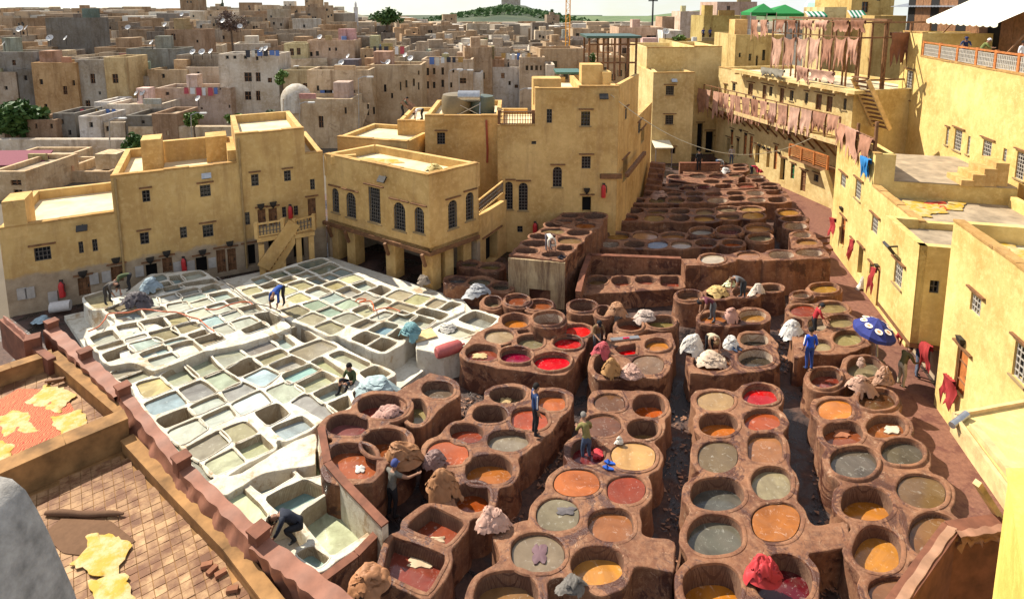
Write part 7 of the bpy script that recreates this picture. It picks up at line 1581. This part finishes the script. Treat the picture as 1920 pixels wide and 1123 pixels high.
def hose(label,t,pts,z,col,r_=.03):
    ps=[W(*t(x,y),z) for x,y in pts]; q=[]
    for i in range(len(ps)-1):
        p0,p1,p2,p3=ps[max(i-1,0)],ps[i],ps[i+1],ps[min(i+2,len(ps)-1)]
        for k in range(6):
            s=k/6; q.append(.5*((2*p1)+(p2-p0)*s+(2*p0-5*p1+4*p2-p3)*s*s+(3*p1-p0-3*p2+p3)*s**3)+Vector((0,0,.03)))
    q.append(ps[-1]); m=MB(); m.tube(q,r_,6); tag(m.build('rubber_hose',M['paint'],smooth=60,color=col),label,'hose','hoses')
hose('long orange hose winding over the back left lime pits',C1,[(150,855),(270,800),(340,720),(390,655),(600,642),(760,605),(1000,632),(1150,640),(1290,690),(1400,720),(1480,790),(1570,850)],1.45,(.55,.13,.05))
hose('short orange hose on the back left lime pits',C1,[(1470,605),(1600,606),(1750,552),(1920,520),(2000,545)],1.45,(.55,.13,.05))
hose('looped orange hose on the back right lime pits',C3,[(400,395),(440,368),(520,375),(440,410),(560,392),(600,440),(610,500),(680,480),(780,470),(900,505)],1.45,(.55,.14,.05))
hose('thin grey pipe lying across the back lime pits',C2,[(40,300),(150,375),(240,430),(420,580),(640,640),(760,700)],1.45,(.2,.17,.14))
def sandals(label,px,py,z,col,rz):
    c=W(px,py,z); r=root('sandals',label,'sandals','pairs of sandals'); r.location=(c.x,c.y,c.z)
    for s in(-.09,.09):
        m=MB(); m.prism([(s+.05*math.cos(a)*(1.0 if math.sin(a)>0 else .8),.14*math.sin(a)) for a in [2*math.pi*k/12 for k in range(12)]],.0,.03); sl_=m.build('sole',M['cloth'],r,color=col); m=MB(); m.tube([(s-.05,.03,.02),(s,.05,.08),(s+.05,.03,.02)],.02,6); m.build('strap',M['cloth'],sl_,color=col)
    r.rotation_euler=(0,0,rz); r.scale=(1.35,1.35,1.35)
sandals('blue plastic sandals beside the tan vat',1142,873,1.24,(.03,.10,.42),1.2); sandals('dark blue sandals on the block by the crouching man',1381,655,1.24,(.05,.07,.12),.4); sandals('black sandals on the corner of the tall block',1053,483,2.74,(.03,.03,.04),1.0)
p=W(842,654,1.25); m=MB(); d=Vector((.75,.45,0)).normalized(); m.tube([p-d*.62,p-d*.55,p-d*.1,p+d*.45,p+d*.58],[.20,.27,.29,.27,.18],16); m.tube([p+d*.58,p+d*.75],.05,8); tag(m.build('red_drum',M['paint'],smooth=40,color=(.42,.10,.09)),'faded red drum lying on the tan tray edge','drum')
m=MB(); p=W(795,628,1.22); m.box(p,(1.0,.75,.04),.5); tag(m.build('pale_board',M['wood_l']),'pale board lying on the tan tray block','board')
m=MB(); a,b=W(1145,637,1.3),W(1198,632,1.3); m.bar(a,b,.22,.06); tag(m.build('grey_plank',M['metal']),'grey plank laid across the red square vat','plank')
hide_sheet('wet crimson cloth hung on the grey plank over the red vat',W(1168,634,1.36),W(1180,633,1.36),.45,(0,-1,0),402,(.50,.02,.06),name='crimson_cloth',cat='cloth',nx=8,ny=8,mat='cloth')
pile('white cloth crumpled on the rim of the tan vat',1162,836,18,16,1.2,(.74,.70,.60),63,'fold',name='white_cloth',group='white cloths')
pile('white tarpaulin bundle by the orange doors far away',1412,300,26,18,.9,(.72,.70,.62),64,'fold',name='tarpaulin',group='tarpaulins')
pile('yellow and white plastic sack behind the bent man in grey',1372,540,26,16,1.2,(.72,.72,.42),65,'fold',name='plastic_sack',group='sacks')
m=MB(); a,b=W(95,584,.2),W(133,578,.2); m.tube([a+Vector((0,0,.2)),b+Vector((0,0,.2))],.28,14); tag(m.build('white_roll',M['cloth'],smooth=40,color=(.62,.58,.54)),'white plastic roll at the foot of the golden building','roll')
m=MB(); p=W(1362,600,0); 
# wire across the courtyard
a=WT.pt(WT.uv(1145,178)[0],WT.uv(1145,178)[1],.1); b=WF.pt(WF.uv(1560,252)[0],WF.uv(1560,252)[1],1.4); m=MB(); m.tube([a+(b-a)*t-Vector((0,0,2.6*4*t*(1-t))) for t in [k/24 for k in range(25)]],.025,5); tag(m.build('hanging_cable',M['paint'],color=(.6,.55,.4)),'thin pale cable sagging from the tower to the gallery house','cable')
# rubble and scraps in the aisles
def scraps(label,z,n,cols,boxpx,seed,smin,smax):
    rr=random.Random(seed); m=MB()
    for k in range(n):
        x0,y0,x1,y1=rr.choice(boxpx); p=W(rr.uniform(x0,x1),rr.uniform(y0,y1),z); s=rr.uniform(smin,smax); q=[Vector((rr.uniform(-1,1),rr.uniform(-1,1),rr.uniform(-.1,.45)))*s for _ in range(4)]
        m.add([p+v for v in q],[(0,1,2),(0,2,3),(0,3,1),(1,3,2)])
    o=m.build('scraps',M['scrap_'+cols]); tag(o,label,'scraps',kind='stuff')
M['scrap_b']=m_plain('hide_scraps',(.30,.15,.085),.6,.6,3); M['scrap_d']=m_plain('wet_dark_scraps',(.06,.04,.035),.3,.5,3)
AI=[(1520,760,1580,1000),(1300,740,1330,1000),(1240,760,1310,1000),(1540,1030,1620,1123),(1190,1040,1270,1123),(1010,850,1060,960),(1590,620,1640,680),(1460,600,1500,700),(940,960,1000,1060),(790,740,900,790)]
scraps('reddish hide scraps littering the aisles between the vats',.02,1500,'b',AI,8,.03,.13); scraps('dark wet scraps littering the aisles between the vats',.02,1200,'d',AI,9,.03,.12)
# ---------------------------------------------------------------- people
POSES={
'stand':dict(pel=(0,0,.96),che=(0,-.01,1.30),nec=(0,0,1.48),hea=(0,.03,1.62),shw=.19,shz=(0,0,1.42),el=[(.25,-.03,1.14),(.25,-.03,1.14)],wr=[(.25,.06,.90),(.25,.06,.90)],kn=[(.10,.03,.52),(.10,.03,.52)],an=[(.11,-.02,.10),(.11,-.02,.10)]),
'bend':dict(pel=(0,-.18,.92),che=(0,.14,1.08),nec=(0,.36,1.12),hea=(0,.50,1.06),shw=.19,shz=(0,.30,1.10),el=[(.24,.40,.82),(.22,.36,.84)],wr=[(.16,.52,.58),(.14,.44,.60)],kn=[(.12,-.10,.50),(.12,-.10,.50)],an=[(.13,-.16,.10),(.14,-.14,.10)]),
'deep':dict(pel=(0,-.22,.88),che=(0,.12,.86),nec=(0,.34,.74),hea=(0,.44,.60),shw=.19,shz=(0,.28,.76),el=[(.22,.34,.48),(.22,.34,.48)],wr=[(.18,.38,.24),(.16,.40,.24)],kn=[(.13,-.10,.48),(.13,-.10,.48)],an=[(.14,-.16,.10),(.14,-.16,.10)]),
'sit':dict(pel=(0,-.12,.16),che=(0,-.06,.50),nec=(0,.0,.68),hea=(0,.04,.82),shw=.19,shz=(0,-.02,.62),el=[(.26,.06,.40),(.26,.06,.40)],wr=[(.12,.30,.42),(.16,.28,.36)],kn=[(.18,.30,.46),(.18,.30,.46)],an=[(.13,.42,.08),(.13,.42,.08)]),
'crouch':dict(pel=(0,-.22,.42),che=(0,.06,.68),nec=(0,.26,.76),hea=(0,.40,.72),shw=.19,shz=(0,.20,.74),el=[(.25,.34,.48),(.25,.34,.48)],wr=[(.17,.48,.26),(.15,.48,.26)],kn=[(.20,.16,.48),(.20,.16,.48)],an=[(.16,-.08,.10),(.16,-.08,.10)]),
'reach':dict(pel=(0,0,.96),che=(0,.06,1.28),nec=(0,.12,1.46),hea=(0,.16,1.60),shw=.19,shz=(0,.10,1.40),el=[(.44,.24,1.30),(.42,.26,1.28)],wr=[(.62,.44,1.36),(.56,.48,1.30)],kn=[(.12,.05,.52),(.12,.03,.52)],an=[(.13,-.02,.10),(.13,-.06,.10)]),
'work':dict(pel=(0,-.06,.95),che=(0,.06,1.27),nec=(0,.16,1.43),hea=(0,.24,1.55),shw=.19,shz=(0,.12,1.37),el=[(.26,.22,1.12),(.26,.22,1.12)],wr=[(.16,.48,1.06),(.14,.48,1.02)],kn=[(.11,.03,.52),(.11,.0,.52)],an=[(.12,-.04,.10),(.12,-.06,.10)]),
'lean':dict(pel=(0,-.12,.96),che=(0,.06,1.26),nec=(0,.20,1.42),hea=(0,.28,1.54),shw=.19,shz=(0,.16,1.36),el=[(.28,.32,1.12),(.28,.32,1.12)],wr=[(.20,.52,1.12),(.18,.50,1.12)],kn=[(.11,-.02,.52),(.11,.02,.52)],an=[(.12,-.16,.10),(.12,-.02,.10)]),
}
def person(label,px,py,z,yaw,pose,top,pants,hair=(.02,.017,.015),cap=None,skin=(.30,.16,.10),Y=None,w=None,size=1.0,shoe=(.04,.04,.04),stripe=None,bare=False,extra=None):
    """one continuous skinned body; yaw 0 faces the viewer; clothes are regions of the body, hair and cap its children"""
    P=POSES[pose]; vs=[];es=[];rad=[];reg=[]
    def v(p,r,g): vs.append(Vector(p)); rad.append(r); reg.append(g); return len(vs)-1
    def e(a,b): es.append((a,b))
    pel=v(P['pel'],.145,'p'); wai=v((Vector(P['pel'])*.5+Vector(P['che'])*.5),.135,'t'); che=v(P['che'],.155,'t'); e(pel,wai); e(wai,che)
    sc=Vector(P['shz']); up=v(tuple(sc*.75+Vector(P['nec'])*.25),.10,'t'); e(che,up); nec=v(P['nec'],.055,'s'); e(up,nec)
    h0=Vector(P['hea']); nk=Vector(P['nec']); hd=(h0-nk).normalized(); hea=v(h0,.088,'s'); e(nec,hea); crn=v(h0+hd*.11,.085,'s'); e(hea,crn)
    f=Vector((0,1,0))-hd*hd.y; f=f.normalized() if f.length>.1 else Vector((0,0,-1)); nose=v(h0+f*.10+hd*.02,.022,'s'); e(hea,nose); chin=v(h0+f*.06-hd*.07,.04,'s'); e(hea,chin)
    for s_,i in((-1,0),(1,1)):
        sh=v((s_*P['shw'],sc.y,sc.z),.075,'t'); e(up,sh); E_=P['el'][i]; W_=P['wr'][i]
        el=v((s_*E_[0],E_[1],E_[2]),.050,'t' if not bare else 's'); e(sh,el); wr=v((s_*W_[0],W_[1],W_[2]),.033,'s'); e(el,wr)
        d=(vs[wr]-vs[el]).normalized(); pm=v(vs[wr]+d*.06,.036,'s'); e(wr,pm); lat=d.cross(Vector((0,0,1))); lat=lat.normalized() if lat.length>.2 else Vector((0,1,0))
        cur=d.cross(lat)*(-1)
        for k,(o,l) in enumerate(((-.030,.070),(-.010,.082),(.012,.078),(.032,.060))):
            a=v(vs[pm]+d*.035+lat*o,.011,'s'); e(pm,a); b=v(vs[a]+d*l*.55+cur*.008,.010,'s'); e(a,b); c=v(vs[b]+d*l*.4+cur*.022,.009,'s'); e(b,c)
        tb=v(vs[pm]-d*.02-lat*.045,.013,'s'); e(pm,tb); tt=v(vs[tb]+d*.045-lat*.018,.011,'s'); e(tb,tt)
        hp=v((s_*.095,P['pel'][1]+.01,P['pel'][2]-.05),.105,'p'); e(pel,hp); K=P['kn'][i]; A=P['an'][i]
        kn=v((s_*K[0],K[1],K[2]),.072,'p'); e(hp,kn); cf=v((s_*(K[0]*.6+A[0]*.4),K[1]*.6+A[1]*.4-.015,K[2]*.6+A[2]*.4),.062,'p'); e(kn,cf); an=v((s_*A[0],A[1],A[2]),.042,'p'); e(cf,an)
        he=v((s_*A[0],A[1]-.03,.045),.04,'f'); e(an,he); to=v((s_*(A[0]+.03),A[1]+.17,.035),.036,'f'); e(an,to)
    me=bpy.data.meshes.new('sk'); me.from_pydata([tuple(q) for q in vs],es,[]); o=bpy.data.objects.new('person',me); COL.objects.link(o)
    o.modifiers.new('s','SKIN'); sv=me.skin_vertices[0].data
    for i,r_ in enumerate(rad): sv[i].radius=(r_,r_*(.78 if reg[i]=='t' and r_>.1 else 1))
    for i in range(len(vs)): sv[i].use_root=(i==pel)
    sb=o.modifiers.new('b','SUBSURF'); sb.levels=1; sb.render_levels=1
    dg=bpy.context.evaluated_depsgraph_get(); dg.update(); nm=bpy.data.meshes.new_from_object(o.evaluated_get(dg)); bpy.data.objects.remove(o); bpy.data.meshes.remove(me)
    o=bpy.data.objects.new('person',nm); COL.objects.link(o)
    seg=[(vs[a],vs[b],reg[b] if reg[a]==reg[b] else reg[b],reg[a]) for a,b in es]
    nm.materials.clear(); mats=[('t',top),('p',pants),('s',skin),('f',shoe)]; idx={}
    for k,(g,c) in enumerate(mats):
        key=('cl',g=='s',tuple(round(x,3) for x in c)); 
        if key not in M: M[key]=m_plain('garment' if g!='s' else 'skin_tone',c,.8 if g!='s' else .55,.18,14,0,.2,.1)
        nm.materials.append(M[key]); idx[g]=k
    A_=np.array([s_[0][:] for s_ in seg]);B_=np.array([s_[1][:] for s_ in seg]);D_=B_-A_;L2=(D_**2).sum(1)+1e-9
    for p in nm.polygons:
        c=np.array(p.center[:]); t=np.clip(((c-A_)*D_).sum(1)/L2,0,1); dd=((c-A_-D_*t[:,None])**2).sum(1); k=int(dd.argmin()); g=seg[k][2] if t[k]>.30 else seg[k][3]; p.material_index=idx[g]; p.use_smooth=True
    hm=MB(); cc=h0+hd*.055-f*.012; nu,nv=14,7; vv=[]
    x=hd.cross(f).normalized()
    for j in range(nv+1):
        ph=j/nv*math.pi*.62
        for i in range(nu):
            a=2*math.pi*i/nu; fr=math.cos(a); k=1.0 if cap is None else 1.12; lim=ph if fr<.2 else min(ph,math.pi*.40)
            q=cc+(hd*math.cos(lim)*.125+(f*fr+x*math.sin(a))*math.sin(lim)*.108)*k; vv.append(q)
    hm.add(vv,[(j*nu+i,j*nu+(i+1)%nu,(j+1)*nu+(i+1)%nu,(j+1)*nu+i) for j in range(nv) for i in range(nu)])
    if cap is not None: hm.add([cc+f*.09-x*.07+hd*.02,cc+f*.09+x*.07+hd*.02,cc+f*.20+x*.05-hd*.0,cc+f*.20-x*.05-hd*.0],[(0,1,2,3)])
    hm.build('cap' if cap is not None else 'hair',M['cloth'],o,smooth=60,color=cap or hair)
    em=MB()
    for s_ in(-1,1): q=h0+f*.085+x*s_*.034+hd*.035; em.box(q,(.018,.018,.012))
    q=h0+f*.088-hd*.03; em.box(q,(.045,.014,.010)); em.build('face_features',M['cloth'],o,color=(.06,.02,.02))
    if stripe:
        sm=MB()
        for s_ in(-1,1):
            a=Vector((s_*(P['shw']+.03),sc.y,sc.z+.07)); b=Vector((s_*P['el'][0][0]+s_*.055,P['el'][0][1],P['el'][0][2])); sm.bar(a,b,.035,.02); 
        sm.build('sleeve_stripe',M['cloth'],o,color=stripe)
    if w is not None: u,zz=w.uv(px,py); c=w.pt(u,z)
    elif Y is not None:
        c=D(px,py,Y); z=c.z if not z else z
    else: c=W(px,py,z)
    o.location=(c.x,c.y,z); o.rotation_euler=(0,0,math.pi+R(yaw)); o.scale=(size,)*3; tag(o,label,'person'); return o
BLK=(.022,.022,.026);NAV=(.03,.045,.11);JN=(.06,.08,.13);OLV=(.20,.17,.06);GRN=(.06,.08,.035);GRYC=(.13,.13,.135);MAR=(.11,.03,.045)
person('person in a bright blue tracksuit standing with back turned on the vat rim',1516,693,1.22,185,'stand',(.02,.08,.50),(.03,.06,.22),stripe=(.8,.8,.8),size=1.03)
person('person in a navy jacket and black trousers standing on the orange vat block',1003,816,1.22,105,'stand',(.02,.04,.11),BLK,stripe=(.8,.8,.8),size=1.1)
person('person in an olive shirt working waist deep in the crimson vat',1098,868,.55,195,'work',OLV,JN,hair=(.2,.18,.16))
person('person in black crouching over the lowest lime pit',548,1010,1.0,-70,'crouch',(.03,.035,.05),BLK,hair=(.03,.028,.028),cap=(.05,.035,.02),size=1.12)
person('person in camouflage green sitting among the lime pits with teal hides',658,728,.75,-30,'sit',GRN,BLK,size=1.15)
person('person in a blue jacket bending over the back right lime pits',524,574,1.45,-15,'deep',(.03,.08,.30),BLK,size=1.1)
person('person in black and white bending beside the dark hide heap',207,570,1.42,75,'bend',(.10,.09,.08),(.06,.055,.05))
person('person in green and black bending behind the dark hide heap',237,545,1.42,-60,'deep',GRN,BLK)
person('person in a plaid shirt and blue cap reaching across the dark vat',736,968,.0,150,'reach',(.14,.13,.11),BLK,cap=(.06,.08,.22),bare=True,size=1.05)
person('person in a brown jumper lifting pink hides from the red block',1119,662,.5,10,'work',(.16,.10,.05),GRYC,cap=BLK)
person('person under a white sack bending on the tall streaked block',1030,470,2.74,20,'deep',(.62,.56,.46),(.16,.14,.16),cap=(.55,.5,.42))
person('person in a grey shirt bending over the dark round vats',1388,560,.95,-80,'bend',GRYC,(.05,.055,.06),hair=(.14,.09,.06),cap=(.30,.20,.12),size=1.05,bare=True)
person('person in maroon with grey shorts bending in the orange vat',1331,603,.95,-80,'bend',MAR,GRYC,cap=BLK,bare=True,size=1.05)
person('person in a tan cap leaning head down among white hides',1331,668,.7,5,'bend',(.46,.38,.26),BLK,cap=(.26,.16,.08),bare=True)
person('person in red handling white hides in the limed vat',1526,632,.6,80,'work',(.34,.025,.03),BLK,cap=BLK)
person('person in an olive top and pale trousers reaching over shaggy hides',1690,724,.02,100,'work',(.12,.10,.04),(.52,.44,.30),size=1.08)
person('person in dark blue standing in the shade of the jettied tower',1718,706,.02,60,'stand',(.05,.07,.14),(.12,.14,.20))
person('person in a black suit standing on the far vats',1310,321,1.33,178,'stand',BLK,BLK,size=1.1)
person('person in grey bending over at the far low wall',1348,318,1.3,95,'deep',(.34,.32,.29),JN)
person('person in a beige shirt and jeans by the far doors',1371,309,.6,-20,'stand',(.44,.36,.30),JN,size=1.05)
person('person carrying a blue bundle beside the orange doors',1440,328,.05,-60,'work',(.20,.30,.60),(.10,.18,.40),cap=(.5,.5,.55),size=1.1)
person('person in red bending at the far column of vats',1412,330,1.1,90,'deep',(.46,.03,.06),BLK)
person('person holding a board on the ochre roof',757,234,OS[0][2]-.3,100,'lean',(.06,.075,.04),BLK,Y=yT+7.5)
m=MB(); a=D(765,210,yT+7.4); m.box((a.x,a.y,OS[0][2]+.85),(1.0,.9,.05),0,rot=Matrix.Rotation(R(35),3,'Y')@Matrix.Rotation(R(20),3,'X')); tag(m.build('dark_board',M['wood']),'dark board held by the person on the ochre roof','board')
person('person in white bending to spread yellow hides on the ochre roof',788,234,OS[0][2]-.3,-70,'deep',(.60,.58,.55),BLK,Y=yT+7.0)
WTER=WU.shift(-.75)
person('person in a navy shirt and cap leaning on the terrace railing',1808,110,ZT,-35,'lean',NAV,NAV,cap=(.03,.04,.10),w=WTER)
person('person in a green jacket and white cap leaning on the terrace railing',1840,112,ZT,60,'lean',(.15,.17,.05),(.2,.2,.2),cap=(.80,.78,.76),w=WTER)
person('person in blue sitting behind the upper terrace balustrade',1742,95,ZT,30,'stand',(.06,.10,.32),BLK,w=WU.shift(-2.4))
person('person in white at the right end of the terrace railing',1914,118,ZT,20,'stand',(.66,.64,.64),(.6,.6,.6),w=WTER)
person('person in a blue headscarf on the long balcony',1411,206,zb0+.12,20,'stand',(.05,.07,.12),BLK,cap=(.05,.25,.55),w=WF.shift(1.0))
for i,(x,c) in enumerate([(1318,(.03,.05,.2)),(1331,(.04,.06,.22))]): person('person in dark blue on the yellow green terrace, %s one'%['left','right'][i],x,76,0,10,'stand',c,BLK,Y=84)
